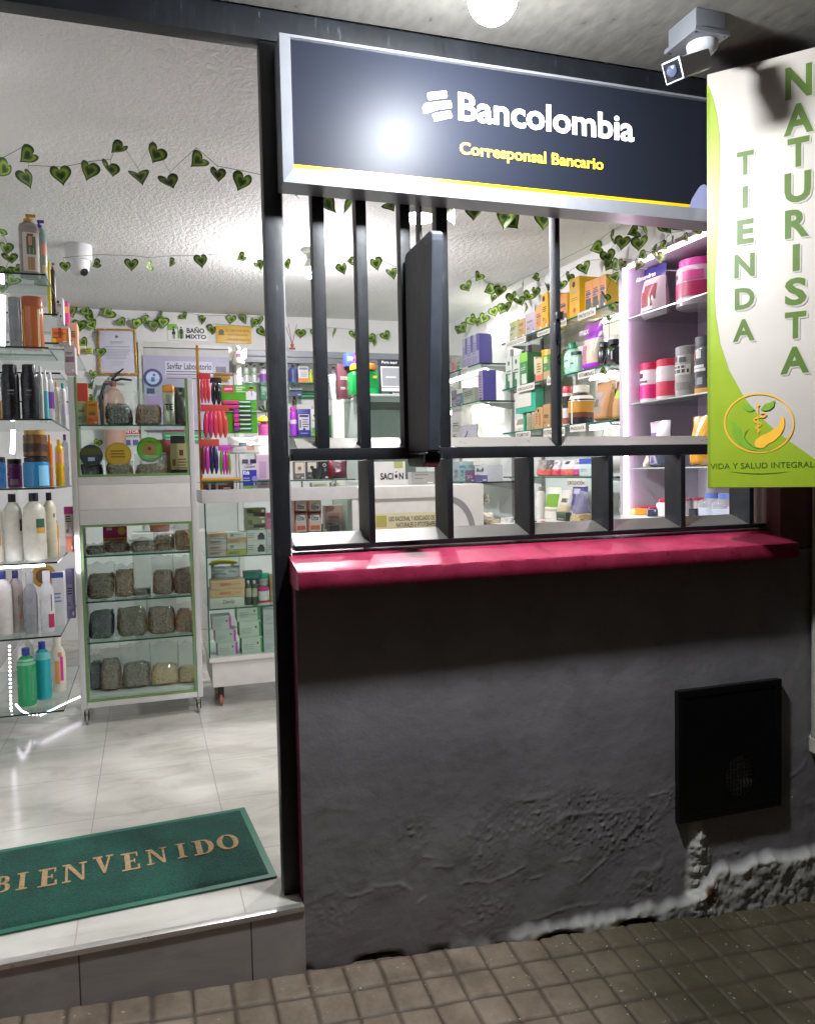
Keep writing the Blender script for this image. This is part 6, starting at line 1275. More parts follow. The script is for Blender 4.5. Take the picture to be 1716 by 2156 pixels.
hang_pack(D3(1155, 1248, 625, 850), 1.80, ['#1c1c22', '#24242c'], '#2a2a30', 'small hanging pack of black rubber gloves')
hang_pack(D3(1082, 1312, 845, 1118), 1.782, ['#c42a54', '#b82a6a', '#cf3a50', '#d2504a', '#cc4848'], '#c24a46', 'middle hanging pack of pink and red rubber gloves')
hang_pack(D3(1066, 1232, 1125, 1412), 1.782, ['#6a2038', '#b03a9a', '#20204a', '#2a2450'], '#c04844', 'lowest hanging pack of dark combs with a red header card')
hang_pack(D3(1222, 1330, 1170, 1416), 1.79, ['#4a8a2a', '#c03ab0', '#b02a80', '#7a9a3a'], '#c44ab8', 'magenta and green hanging pack beside the dark combs')
mb = MB()
for i, (a, c) in enumerate(((590, '#b88a34'), (618, '#c49a44'), (642, '#b08030'))):
    q = at(143.2 + .2602 * 1180, 631.8 + .2602 * a, Y=1.95); r = at(143.2 + .2602 * (1335 - i * 20), 631.8 + .2602 * a, Y=1.95); mb.cbox(q.x, r.x, 1.95, 1.99, q.z - .008 - i * .0005, q.z + .004, mat(c, .4), .001)
tag(mb.build('card_tray'), 'stepped golden card tray behind the black gloves', 'tray')
q = at(502, 766, Y=2.2); root = empty('angel_figurine', (q.x, 2.2, q.z)); mb = MB(); wh = mat('#e2dfd8', .5); mb.lathe([(.030, 0), (.032, .004), (.022, .04), (.010, .062), (.008, .066)], wh, 18); mb.lathe([(.002, .064), (.010, .068), (.013, .078), (.009, .088), (.002, .091)], mat('#d8c4b0', .5), 14)
for sx in (-1, 1): mb.geo([(sx * .008, .008, .06), (sx * .045, .014, .085), (sx * .042, .014, .03), (sx * .015, .010, .02), (sx * .008, .013, .06), (sx * .045, .019, .085), (sx * .042, .019, .03), (sx * .015, .015, .02)], [(0, 1, 2, 3), (7, 6, 5, 4), (0, 4, 5, 1), (1, 5, 6, 2), (2, 6, 7, 3), (3, 7, 4, 0)], wh)
mb.cbox(-.010, .010, -.024, -.016, .02, .05, mat('#a0486a', .5), .003); mb.build('figure', root); mb = MB(); mb.cbox(-.012, .012, -.012, .012, -(q.z - KZ) + .001, -.0005, mat('#d6d6d2', .4), .002); mb.build('pedestal', root)
tag(root, 'small white winged figurine on a tall white pedestal', 'figurine')
# ---------------- back shelves under the lintel
bs = FY(3.46, BS[0]); bs2 = FY(3.46, BS[1])
bottle(bs, ZA(432, 550, 530, 900), 'round', '#d2d6d0', '#1e2420', 'left pump bottle with a pale green label under the lintel', pump=True, bands=[(.45, .68, '#a8d09a')], name='pump_bottle')
bottle(bs, ZA(598, 716, 530, 900), 'round', '#d2d6d0', '#1e2420', 'right pump bottle with a green label under the lintel', pump=True, bands=[(.45, .68, '#86bc86')], name='pump_bottle')
bottle(bs, ZA(362, 440, 760, 900), 'round', '#c6c8c8', '#1e2024', 'small white bottle with a black cap left of the pump bottles')
bottle(FY(3.50, BS[0]), ZA(725, 790, 770, 900), 'round', '#c6c8c8', '#1e2024', 'small white bottle with a black cap right of the pump bottles')
bottle(bs, ZA(782, 945, 560, 890), 'round', '#d9cfe0', '#7a2f6a', 'white and purple bottle with a purple cap beside the door post', bands=[(.05, .55, '#8f4fae')])
carton(FY(3.47, BS[0] - .11), ZA(790, 965, 892, 1050), .08, '#2f7a58', 'dark green box hanging just below the purple bottle', [(.1, .4, .9, .6, '#4f9a74')])
p = at(556, 918, Y=2.35); root = empty('soap_bottle', (p.x, 2.35, p.z)); mb = MB(); mb.lathe([(.028, 0), (.030, .004), (.030, .055), (.012, .068), (.010, .072)], mat('#c25a9a', .15), 18); mb.build('body', root); mb = MB(); mb.lathe([(.014, .071), (.034, .078), (.030, .092), (.010, .106), (.002, .108)], mat('#e2ae1e', .35), 18); mb.build('cap', root); mb = MB(); mb.cbox(-.05, .05, -.04, .04, -(p.z - KZ) + .001 if p.z > KZ else -.02, -.0005, M_PANEL, .002); mb.build('stand', root)
tag(root, 'pink soap bottle with a yellow hat shaped cap beside the door post', 'bottle')
mb = MB(); q = at(560, 862, Y=3.45)
for k in range(12): a = k * 2.4; mb.tube([(q.x, 3.45, q.z - .02), (q.x + .05 * math.cos(a), 3.45 + .02 * math.sin(a), q.z + .03 * math.sin(a * 1.7) + .03)], [.002, .007], mat('#33522a', .5), 5)
mb.tube([(q.x, 3.45, BS[1] + .001), (q.x, 3.45, q.z - .02)], .003, M_STEM, 6); tag(mb.build('sprig'), 'sparse dark green sprig beside the door post', 'plant')
bottle(bs, D5(130, 212, 335, 522), 'round', '#5a5f9a', '#d2d4d8', 'indigo bottle with a clear cap under the lintel', bands=[(.1, .6, '#4a4f88')], rough=.15)
carton(bs, D5(215, 312, 362, 522), .07, '#d6d2ca', 'white carton with an orange foot under the lintel', [(0, 0, 1, .3, '#d98a4a'), (.1, .8, .9, .92, '#7a6a94'), ('l', .2, .85, .6, 3, .09, '#9aa0b8')])
bottle(bs, D5(318, 352, 390, 522), 'tall', '#b8c43a', '#e2e0c8', 'slim lime yellow bottle with a white cap under the lintel', bands=[(.1, .6, '#d0d83e')])
bottle(bs, D5(355, 398, 396, 522), 'tall', '#a9b23a', '#2c301e', 'slim lime yellow bottle with a black cap under the lintel')
bottle(bs, D5(525, 592, 362, 525), 'round', '#8a8a90', '#44444c', 'grey bottle with a violet foot beside the white bucket', bands=[(.03, .24, '#6a3aa8')])
carton(FY(3.55, BS[0] - .075), D5(128, 246, 530, 585), .05, '#c6cbc9', 'white and navy flat box under the top back shelf', [(0, 0, 1, .5, '#3f5080')])
wall_sign('banner_strip', D5(215, 425, 598, 672), YB - .02, '#2f8a64', 'green leafy banner strip on the back wall between the shelves', 'banner', [('l', .1, .9, .7, 2, .35, '#8fc8a4')], th=.002)
bottle(FY(3.44, BS[1]), D5(142, 208, 750, 1015), 'tall', '#c23fd0', '#d838c8', 'tall magenta spray can on the lower back shelf', bands=[(.42, .56, '#e6d4ea'), (.05, .40, '#a23fd0')], capw=.9, name='spray_can', cat='spray can')
bottle(FY(3.60, BS[1]), D5(170, 205, 600, 1000), 'tall', '#26241f', '#26241f', 'tall thin black tube behind the magenta spray can', capw=.9, bands=[(.1, .7, '#a88a4a')], cat='tube', name='tube')
carton(FY(3.44, BS[1]), D5(210, 330, 770, 1018), .06, '#3a3490', 'indigo box with a white panel on the lower back shelf', [(.08, .22, .92, .80, '#c6c2cc'), (.15, .70, .85, .78, '#2a2850'), ('l', .36, .9, .60, 4, .085, '#5a5470'), (.15, .3, .26, .6, '#6a4a3a'), ('c', .5, .25, .1, '#3a3060'), (.2, .08, .8, .12, '#8f88d0')])
carton(FY(3.45, BS[1]), D5(335, 420, 770, 1018), .06, '#cfd2cc', 'white aloe box with a green plant on the lower back shelf', [(0, 0, 1, .16, '#7fae6a'), (.1, .1, .7, .3, '#4f9a3a'), ('c', .4, .76, .13, '#3a3a34'), ('t', 'ALOE', (.15, .54, .85, .61), '#4a4a4a', .01)])
bottle(FY(3.60, BS[1]), D5(350, 425, 688, 990), 'tall', '#d9c4e0', '#e2d4e8', 'pale violet bottle behind the aloe box')
carton(FY(3.48, BS[1]), D5(528, 592, 826, 1000), .06, '#2a9a3a', 'bright green carton beside the glass case', [(.4, .6, 1, 1, '#7ac83a')]); carton(FY(3.45, BS[1]), D5(556, 610, 914, 1000), .05, '#cfd4cc', 'small white carton in front of the bright green carton', [('l', .2, .8, .6, 2, .2, '#8f9a8c')])
wall_sign('card', D5(538, 632, 1018, 1108), 3.40, '#dfe4da', 'white card with a lime leaf drawing below the bright green carton', 'card', [(.05, .3, .4, .9, '#b4cf2c'), (.2, .1, .4, .4, '#8fb02c')], th=.03)
p = at(581.3 + .2209 * 155, 690.8 + .2209 * 198, Y=3.415); root = empty('reed_diffuser', (p.x, 3.415, p.z)); mb = MB(); mb.lathe([(.022, .0), (.022, .006), (.008, .012), (.012, .03), (.006, .036), (.006, .045)], mat('#a85a4a', .4), 16); mb.build('bottle', root)
for dx in (-.045, -.02, .035): mb = MB(); mb.tube([(0, 0, .03), (dx, 0, .165)], .0018, mat('#8a4436', .6), 5); mb.build('reed', root)
tag(root, 'small red reed diffuser standing on the grey lintel', 'diffuser')
# ---------------- on the glass case
ct = gzt + .0008; cs = FY(2.10, ct)
p = D5(582, 760, 400, 640); loc, rz, w, h = FY(2.40, KZ + .0005)(p); r = w / 2; z0b = at(690, 690.8 + .2209 * 640, Y=2.40).z - KZ; root = empty('bucket', (loc.x, 2.62, KZ + .0005))
mb = MB(); mb.lathe([(r * .64, z0b), (r * .66, z0b + .003), (r * .93, h * .985), (r, h * .985), (r * 1.02, h * .998), (r * .94, h)], mat('#d6d8da', .25), 28); mb.cbox(-.02, .012, -r * .80, -r * .70, z0b + .03, z0b + .10, mat('#6a7fa0', .4)); mb.build('body', root)
mb = MB(); mb.cbox(-r * .6, r * .6, -r * .5, r * .5, 0, z0b - .0005, M_PANEL, .004); mb.build('riser', root); tag(root, 'white plastic bucket left of the green jar', 'bucket')
def square_jar():
    loc, rz, w, h = cs(D5(730, 1004, 330, 622)); root = empty('sweet_jar', loc + Vector((0, w * .4, 0))); g = mat('#1f9a4c', .12)
    mb = MB(); mb.cbox(-w / 2, w / 2, -w * .4, w * .4, 0, h * .74, g, w * .10); mb.lathe([(w * .36, h * .72), (w * .34, h * .80)], g, 24); mb.geo([(-w * .3, -w * .402, h * .2), (w * .35, -w * .402, h * .2), (w * .35, -w * .402, h * .5), (-w * .3, -w * .402, h * .5)], [(0, 1, 2, 3)], mat('#177a3a', .3)); mb.geo([(w * .22, -w * .404, h * .52), (w * .36, -w * .404, h * .52), (w * .36, -w * .404, h * .60), (w * .22, -w * .404, h * .60)], [(0, 1, 2, 3)], mat('#d2b83a', .3)); mb.build('body', root)
    mb = MB(); mb.lathe([(w * .44, h * .80), (w * .46, h * .82), (w * .46, h * .94), (w * .42, h)], mat('#e09428', .3), 26); mb.build('lid', root); tag(root, 'square green plastic jar with an orange lid on the glass case', 'jar'); return loc.z + h
zj = square_jar()
carton(FY(2.24, zj + .001), D5(668, 800, 236, 345), .06, '#3f58b0', 'blue and violet box stacked behind the green jar lid', [(.12, .38, .5, .7, '#c4cfe8'), (.56, 0, 1, 1, '#7a3a8f'), (.6, .4, .95, .8, '#c060b0')])
carton(FY(2.30, ct), D5(592, 760, 340, 640), .05, '#5a2f3a', 'dark maroon box behind the white bucket', [(.4, .8, .9, .95, '#8a5a64')])
def pay_stand():
    loc, rz, w, h = FY(2.08, ct)(D5(985, 1215, 292, 622)); root = empty('payment_stand', loc); mb = MB(); T = Matrix.Rotation(-.10, 4, 'X')
    mb.cbox(-w / 2, w / 2, 0, .006, 0, h, mat('#23252c', .3), .002, T); marks(mb, w, h, [('t', 'Paga aquí', (.16, .86, .80, .96), '#d9dade', .02), (.10, .20, .96, .80, '#c9ccce'), (.15, .24, .91, .76, '#8d9094'), (.30, .47, .72, .52, '#c4c6c8'), (.10, .09, .96, .18, '#d9dade'), ('t', 'Bancolombia', (.55, .015, .96, .06), '#d9dade', .02), (.1, .02, .4, .05, '#3f6f5a')], T); mb.build('panel', root)
    mb = MB(); mb.cbox(-w / 2, w / 2, .0, .07, 0, .004, mat('#23252c', .3), .001); mb.build('foot', root); tag(root, 'black payment stand with a grey blank panel on the glass case', 'stand')
pay_stand()
# ---------------- counter goods seen through the lower openings
kc = FY(1.80, K)
carton(kc, D5(180, 275, 1270, 1462), .05, '#6f6a62', 'grey box with a photo label behind the lower left opening', [(.05, .35, .95, .95, '#d2cbbb'), ('c', .5, .62, .2, '#8a6a54')]); carton(kc, D5(300, 392, 1270, 1462), .05, '#4c4a48', 'dark box with a photo label beside the black cup', [(.05, .42, .95, .95, '#cfcabd'), ('c', .5, .66, .2, '#3a3836')])
mb = MB(); loc, rz, w, h = FY(1.785, K)(D5(330, 478, 1335, 1458)); mb.lathe([(w * .36, 0), (w * .4, .003), (w * .5, h), (w * .47, h), (w * .38, .008)], mat('#26282c', .3), 24, T=Matrix.Translation(loc + Vector((0, w / 2, 0)))); tag(mb.build('cup'), 'round black cup on the counter glass behind the lower left opening', 'cup')
carton(FY(1.83, K), D5(405, 505, 1268, 1462), .04, '#2a2b30', 'black card box with a white ring logo behind the black cup', [('c', .6, .78, .17, '#c4c6c8'), ('c', .6, .78, .10, '#2a2b30')])
pouch(FY(1.80, K), D5(512, 698, 1262, 1462), .07, [(0, .0, .2, 1, '#8a2434')], 'dark maroon leather purse on the counter glass', 'purse', 'purse', base_c='#451a28', rough=.35)
carton(FY(1.79, KZ + .0005), D5(345, 495, 1472, 1515), .06, '#cfcdb8', 'low cream box under the counter glass', [(.1, .3, .9, .7, '#b8b59e')]); carton(FY(1.80, KZ + .0005), D5(530, 612, 1468, 1515), .05, '#c9cbb6', 'low pale green box under the counter glass', [(.2, .3, .8, .7, '#a9b08e')])
g0 = GZ[0]
def tissue(p, lab, z, Y=1.80): carton(FY(Y, z), p, .09, '#d2b5a8', lab, [(.0, .0, .12, 1, '#c8584e'), (.2, .1, .9, .30, '#d0584c'), ('c', .54, .66, .24, '#4f5a8f'), (.22, .52, .86, .80, '#d9d2d0'), ('t', 'Elite', (.27, .54, .80, .78), '#4a3f6a', .03)], 'tissue pack', 'tissue_pack', group='tissue packs in the glass counter')
za = GZ[0] + .09; 
mb = MB(); shelfglass(mb, KX1 - .36, KX1 - .034, KY0 + .03, KY1 - .04, za - .001, .005); o = mb.build('glass_ledge'); tag(o, 'short glass ledge under the tissue packs in the glass counter', 'shelf')
hrow = (at(660, 690.8 + .2209 * 1742, Y=1.80).z - at(660, 690.8 + .2209 * 1858, Y=1.80).z)
tissue(D5(175, 292, 1742, 1858), 'lower left tissue pack with a blue ribbon print', za); tissue(D5(302, 432, 1742, 1858), 'lower right tissue pack in the glass counter', za)
tissue(D5(175, 292, 1642, 1738), 'upper left tissue pack with a blue ribbon print', za + hrow + .002); tissue(D5(302, 432, 1642, 1738), 'upper right tissue pack in the glass counter', za + hrow + .002)
carton(FY(1.90, za), D5(470, 640, 1690, 1858), .06, '#c79a94', 'rosy box at the back right of the tissue packs', [(.2, .3, .8, .7, '#b87f7a')])
mb = MB()
for (a, b, c, d, col) in ((232, 358, 1905, 1995, '#1f5a3c'), (352, 460, 1868, 1995, '#1c4a30')):
    loc, rz, w, h = FY(1.80, GZ[0])(D5(a, b, c, d)); m2 = MB(); m2.lathe([(w * .42, 0), (w * .45, .003), (w * .5, h), (w * .46, h), (w * .40, .008)], mat(col, .3), 22, T=Matrix.Translation(loc + Vector((0, w / 2, 0)))); tag(m2.build('cup'), 'low dark green cup in the glass counter' if a < 300 else 'taller dark green cup below the tissue packs', 'cup')
carton(FY(1.84, GZ[0]), D5(512, 606, 1880, 1995), .06, '#232228', 'black cube box right of the green cups', [(.2, .3, .8, .7, '#34323a')]); carton(FY(1.80, GZ[0]), D5(468, 552, 1965, 2000), .05, '#b8b08a', 'low beige tray box in front of the black cube box', [(.1, .2, .9, .8, '#55504a')])
wall_sign('notice', D5(950, 1236, 1272, 1500), 1.80, '#d2d2ce', 'white notice with bold black capitals behind the grip of the leaf', 'sign', [('t', 'SACIÓN', (.16, .24, .93, .60), '#232326', .035), (.62, .72, .92, 1, '#a8aa6a')], th=.02)
root_ = None
carton(FY(1.86, KZ + .0005), D5(1295, 1520, 1368, 1500), .06, '#8a8a88', 'grey card reader box on the service counter', [(.05, .1, .95, .85, '#94948f')], top='#2a2a2c')
wall_sign('notice', D5(948, 1640, 1758, 1985), KY0 + .003, '#cfc6a0', 'cream notice about herbal products on the front of the service counter', 'sign', [
    (.02, .44, .16, .92, '#a8a050'), ('t', 'USO RACIONAL Y ADECUADO DE', (.19, .66, .82, .86), '#4a4538', .02), ('t', 'PRODUCTOS', (.835, .66, 1.0, .86), '#4a4538', .02) if False else (.0, .0, 1, .03, '#bdb48e'), ('t', 'NATURALES O FITOTERAPEUTICOS', (.29, .40, .97, .60), '#4a4538', .02), ('t', '1. Objetivo', (.40, .20, .62, .30), '#8f8868')], th=.003)
# white cabinet with a grey arch, gift packs and bags
x0, x1 = at(952, 1100, Y=1.60).x, at(1019, 1100, Y=1.60).x; zt_ = at(1000, 1019, Y=1.60).z; root = empty('arched_panel', ((x0 + x1) / 2, 1.60, 0)); mb = MB(); mb.cbox(at(936, 1100, Y=1.60).x - (x0 + x1) / 2, x1 - (x0 + x1) / 2, 0, .10, 0, zt_, M_PANEL, .004); mb.build('panel', root)
mb = MB(); cx = at(944, 1100, Y=1.595).x - (x0 + x1) / 2; rr = at(1001, 1100, Y=1.595).x - (x0 + x1) / 2 - cx; zc = at(985, 1120, Y=1.595).z; hh_ = at(960, 1044, Y=1.595).z - zc; n = 20
o_ = [(cx + rr * math.cos(math.pi * k / n), zc + hh_ * math.sin(math.pi * k / n)) for k in range(n + 1)]; i_ = [(cx + (rr - .028) * math.cos(math.pi * k / n), zc + (hh_ - .028) * math.sin(math.pi * k / n)) for k in range(n + 1)]
for k in range(11): mb.geo([(o_[k][0], -.006, o_[k][1]), (o_[k + 1][0], -.006, o_[k + 1][1]), (i_[k + 1][0], -.002, i_[k + 1][1]), (i_[k][0], -.002, i_[k][1])], [(0, 1, 2, 3)], mat('#8b8b8c', .4))
mb.box(cx + rr - .028, cx + rr, -.006, -.0005, .3, zc, mat('#8b8b8c', .4)); mb.build('arch_trim', root); tag(root, 'white panel with a grey arched trim behind the third lower opening', 'panel')
TF = lambda y, z: FX(1.66, z)
carton(FX(1.66, RT['T4']), D7(200, 292, 1240, 1350), .10, '#6a3f6a', 'plum box on the far lower shelf behind the third opening', [(.3, .3, .45, .4, '#c9b4c9'), (.6, .3, .75, .4, '#c9b4c9')]); carton(FX(1.64, RT['T4']), D7(292, 414, 1195, 1350), .10, '#c4c6cc', 'white and violet box with two round logos on the far lower shelf', [(0, 0, 1, .4, '#5a4f8a'), ('c', .25, .74, .13, INK), ('c', .65, .74, .13, INK)])
carton(FX(1.66, RT['T4']), D7(150, 206, 1195, 1350), .10, '#8fb4b8', 'pale teal box at the left of the far lower shelf', [('c', .5, .5, .2, '#5f9aa0'), (0, .85, 1, 1, '#3f8fa0')]); carton(FX(1.68, RT['T4']), D7(85, 150, 1160, 1350), .10, '#a8b8bc', 'grey blue box at the far end of the lower shelf', [('c', .5, .4, .25, '#7f9aa4')])
for (a, b, c, d, nn, col, lab) in ((385, 500, 1640, 1725, 0, '#c9c2b4', 'crumpled cream bag on the floor pile behind the third opening'), (388, 560, 1712, 1760, 1, '#b3a384', 'flat kraft bag under the crumpled cream bag'), (560, 690, 1690, 1765, 2, '#c2c0ba', 'shiny silver bag at the right of the floor pile')):
    pouch(FY(2.0 - .02 * nn, .0 if False else None), D7(a, b, c, d), .06, [], lab, base_c=col, rough=.25, crumple=.012)
mb = MB(); xq = at(935 + .2209 * 380, 1112, Y=2.02); mb.cbox(xq.x - .02, xq.x + .50, 1.93, 2.4, .02, at(1040, 716 + .2209 * 1768, Y=1.98).z - .012, mat('#a9a69c', .5), .004); tag(mb.build('crate'), 'low pale crate carrying the pile of bags', 'crate')
def bow(p, Y):
    q = at(p[0], p[1], Y=Y); mb = MB()
    for k in range(7): a = k * .9; mb.tube([(q.x, Y, q.z), (q.x + .028 * math.cos(a), Y - .01, q.z + .03 * math.sin(a) + .012), (q.x + .018 * math.cos(a + .5), Y - .012, q.z + .05 * abs(math.sin(a)))], [.002, .006, .002], mat('#d6d2c6', .12, .6), 5)
    return mb
o = bow((1018, 1058), 1.645).build('gift_bow'); tag(o, 'shiny silver gift bow beside the arched panel', 'bow')
# ---------------- right wall: near bay
r1 = FX(1.64, RS['S1']); r2 = FX(1.64, RS['S2']); r3 = FX(1.64, RS['S3']); r4 = FX(1.64, RS['S4'])
carton(r1, D6(622, 704, 1150, 1345), .10, '#a8a88e', 'grey green box at the far end of the top tagged shelf', [(.3, .75, .7, .95, '#8fae2e')])
carton(r1, D6(706, 772, 1132, 1318), .10, '#b59a6a', 'light brown box beside the grey green box', [(.2, .2, .8, .5, '#a0875a')], side='#d8c44a')
carton(r1, D6(776, 872, 1072, 1290), .10, '#b7a9b4', 'lilac grey box on the top tagged shelf', [(.1, .1, .9, .5, '#a898a8'), ('c', .8, .15, .07, '#6a5a78')], side='#e0c44a')
carton(r1, D6(874, 934, 998, 1245), .10, '#cf9a6c', 'peach box left of the yellow box with a dark seal', [(.2, .2, .8, .6, '#b98256')])
carton(r1, D6(932, 990, 885, 1215), .11, '#d8a436', 'yellow box with a dark seal left of the bar', [('c', .35, .86, .22, '#3a3228'), (.2, .1, .8, .3, '#c08a3a')], side='#e6b820')
carton(r1, D6(1104, 1172, 890, 1140), .11, '#c98448', 'orange box just right of the bar on the top tagged shelf', [(.1, .02, .95, .30, '#6a5a30'), (.15, .55, .85, .62, '#5f5a86'), (.2, .1, .6, .4, '#3a3a34')], side='#ecd45a')
carton(r1, D6(1196, 1290, 738, 1125), .12, '#cfa02e', 'tall yellow box with a black seal on the top tagged shelf', [('c', .46, .84, .15, '#2a2420'), (.2, .62, .8, .68, '#9aa08a'), ('l', .1, .9, .5, 2, .05, '#a87f24'), ('c', .5, .2, .13, '#b0503c')], side='#f0c81c')
for i, (a, b, c, d, t) in enumerate(((1346, 1412, 770, 1065, 'left'), (1414, 1482, 742, 1045, 'middle'), (1484, 1545, 712, 1018, 'right'))):
    carton(r1, D6(a, b, c, d), .11, '#cf8a4a', '%s one of three orange saw palmetto boxes on the top tagged shelf' % t, [(.05, .02, .95, .28, '#5f7a3a'), (.1, .05, .8, .45, '#4a4648'), (.1, .55, .85, .62, '#5f5a86'), (.1, .48, .6, .53, '#5f5a86')], side='#f0c23a', group='orange boxes on the top tagged shelf')
# second shelf
for i, (a, b, c, d, lab) in enumerate(((590, 650, 160, 448, 'white box with a green wedge at the far end of the second tagged shelf'), (656, 722, 140, 425, 'white box with a green wedge next to the bright green box'))):
    carton(r2, D7(a, b, c, d), .09, '#b9beb4', lab, [(0, 0, .35, .5, '#3a6a4c'), (.35, 0, .6, .25, '#3a6a4c'), ('c', .5, .8, .16, '#4a5a50'), ('l', .2, .9, .55, 2, .09, '#5f6a64')], side='#3a6a4c')
carton(r2, D7(724, 796, 118, 405), .10, '#41784e', 'bright green topped box on the second tagged shelf', [(0, .72, 1, 1, '#7fb84a'), ('c', .6, .58, .18, '#5f9a4a'), (.25, .05, .85, .35, '#c4cabc')])
carton(FX(1.68, RS['S2']), D7(798, 872, 165, 395), .09, '#d2d0c4', 'white carton with a dark green foot on the second tagged shelf', [(0, 0, 1, .38, '#3f6a4a')])
carton(FX(1.76, RS['S2']), D7(735, 840, 55, 370), .06, '#d9d4cc', 'white and violet carton standing behind the green boxes', [(.1, .75, .4, .92, '#3a3a40'), (.68, 0, 1, 1, '#6a4f78')])
carton(r2, D7(874, 938, 168, 385), .09, '#c2ae84', 'beige box with a coral foot on the second tagged shelf', [(0, 0, 1, .3, '#d2705c'), ('l', .2, .8, .75, 4, .11, '#6f6044')])
bottle(FX(1.72, RS['S2']), D7(888, 985, 88, 360), 'jar', '#b89a4a', '#d2a83a', 'jar with a gold lid behind the beige box', 'jar', 'jar', capname='lid')
carton(r2, D7(945, 1012, 140, 365), .09, '#4f7a44', 'green box left of the bar on the second tagged shelf', [(0, 0, 1, .35, '#a89468'), (.1, .7, .6, .95, '#b8cc4a')])
bottle(r2, D7(1112, 1216, 22, 330), 'shoulder', '#a4cfbb', '#1f7a54', 'large mint bottle with a green cap right of the bar', flat=.7, ms=[(-.6, .25, .5, .55, '#b8dccb'), (-.4, .42, .3, .46, '#3a5a50')], capw=.55)
bottle(FX(1.62, RS['S2']), D7(1176, 1256, 108, 318), 'round', '#9ac8b2', '#1c4a38', 'small mint bottle with a dark green cap in front of the large one', flat=.7, ms=[(-.3, .42, .4, .48, '#2c4a40')], capw=.85)
pouch(FX(1.63, RS['S2']), D6(1278, 1440, 1150, 1612), .08, [(0, .62, 1, 1, '#9a5a9c'), (.45, .62, 1, .88, '#a03fc0'), (0, 0, 1, .10, '#b43fd0'), (.0, .1, .55, .5, '#b5748a'), (.5, .12, 1, .5, '#cfc0aa')], 'purple and white powder pouch on the second tagged shelf', base_c='#c9c2b8', texts=[('max', (.15, .72, .7, .82), '#d9c4dc', .02)], rough=.25)
bottle(r2, D7(1440, 1506, 18, 218), 'shoulder', '#20262c', '#1d2428', 'smaller dark bottle left of the taller dark bottle beside the lilac cabinet', bands=[(.05, .15, '#5a2434')], capw=.72)
bottle(r2, D7(1512, 1598, -8, 205), 'shoulder', '#20262c', '#1d2428', 'taller dark bottle beside the lilac cabinet', bands=[(.05, .15, '#5a2434')], capw=.75, ms=[(.6, .2, .75, .5, '#d2d2d0')])
# third shelf
root = None
def tray():
    loc, rz, w, h = FX(1.635, None)(D7(680, 870, 478, 688)); z = RS['S3'] + .16; root = empty('framed_box', (loc.x, loc.y, loc.z), rz); mb = MB(); mb.cbox(-w / 2, w / 2, 0, .05, 0, h, mat('#2f9a7c', .35), .003); mb.build('frame', root); mb = MB(); mb.cbox(-w / 2 + .004, w * .32, -.004, -.0005, h * .25, h * .98, mat('#c3c1b6', .4), .001); mb.build('panel', root)
    mb = MB(); mb.cbox(-w * .3, -w * .2, .02, .04, -(loc.z - RS['S3']) + .0005, -.0005, mat('#2f9a7c', .35)); mb.build('leg', root); mb = MB(); mb.cbox(w * .2, w * .3, .02, .04, -(loc.z - RS['S3']) + .0005, -.0005, mat('#2f9a7c', .35)); mb.build('leg', root)
    tag(root, 'teal framed white box standing above the third tagged shelf', 'box')
tray()
pouch(FX(1.66, RS['S3']), D7(650, 772, 742, 885), .05, [(.3, .5, .9, .95, '#8a7f6c'), (.5, .1, .9, .3, '#b8b4a8')], 'silver and white sachet leaning on the third tagged shelf', base_c='#d6d4cc', slant=-.35)
bottle(r3, D7(772, 810, 660, 872), 'tall', '#8a8468', '#5fae3c', 'left one of two small bottles with lime caps', capw=1.0); bottle(r3, D7(815, 856, 655, 866), 'tall', '#8a8468', '#5fae3c', 'right one of two small bottles with lime caps', capw=1.0)
carton(r3, D7(860, 940, 640, 855), .10, '#b08a5e', 'kraft box with brown lettering on the third tagged shelf', [('c', .5, .85, .1, '#3a2c20'), ('l', .15, .5, .7, 5, .11, '#7a5236'), (.6, .15, .75, .7, '#8f6440')])
carton(r3, D7(944, 1012, 610, 850), .10, '#a07f54', 'plain brown box left of the bar on the third tagged shelf', [(.1, .5, .9, .54, '#7a5f3c')])
bottle(r3, D7(1112, 1160, 440, 785), 'jar', '#d2cfc8', '#c93a4c', 'white jar with a red lid right of the bar', 'jar', 'jar', bands=[(.45, .75, '#2c2626'), (.05, .2, '#8a4a3c')], capw=.98, capname='lid')
bottle(FX(1.62, RS['S3']), D7(1138, 1264, 430, 783), 'shoulder', '#26262a', '#d9d5c6', 'big black and amber bottle with a white top on the third tagged shelf', bands=[(.30, .58, '#b8842e'), (.585, .80, '#dcd8ca'), (.18, .29, '#6a3a2c')], ms=[(.2, .02, .3, .75, '#e6e2d4')], capw=.62)
pouch(FX(1.63, RS['S3']), D7(1382, 1550, 395, 775), .09, [(.06, .16, .66, .76, '#8a8078'), (.1, .6, .6, .72, '#9a9090'), (.1, .4, .5, .55, '#5f554e')], 'kraft paper pouch with a grey label on the third tagged shelf', base_c='#b07f50', rough=.6)
pouch(FX(1.66, RS['S3']), D7(1574, 1680, 385, 770), .08, [(.3, .55, .9, .75, '#9ac43a')], 'kraft paper pouch with a lime label half hidden by the lilac cabinet', base_c='#b08a58', rough=.6)
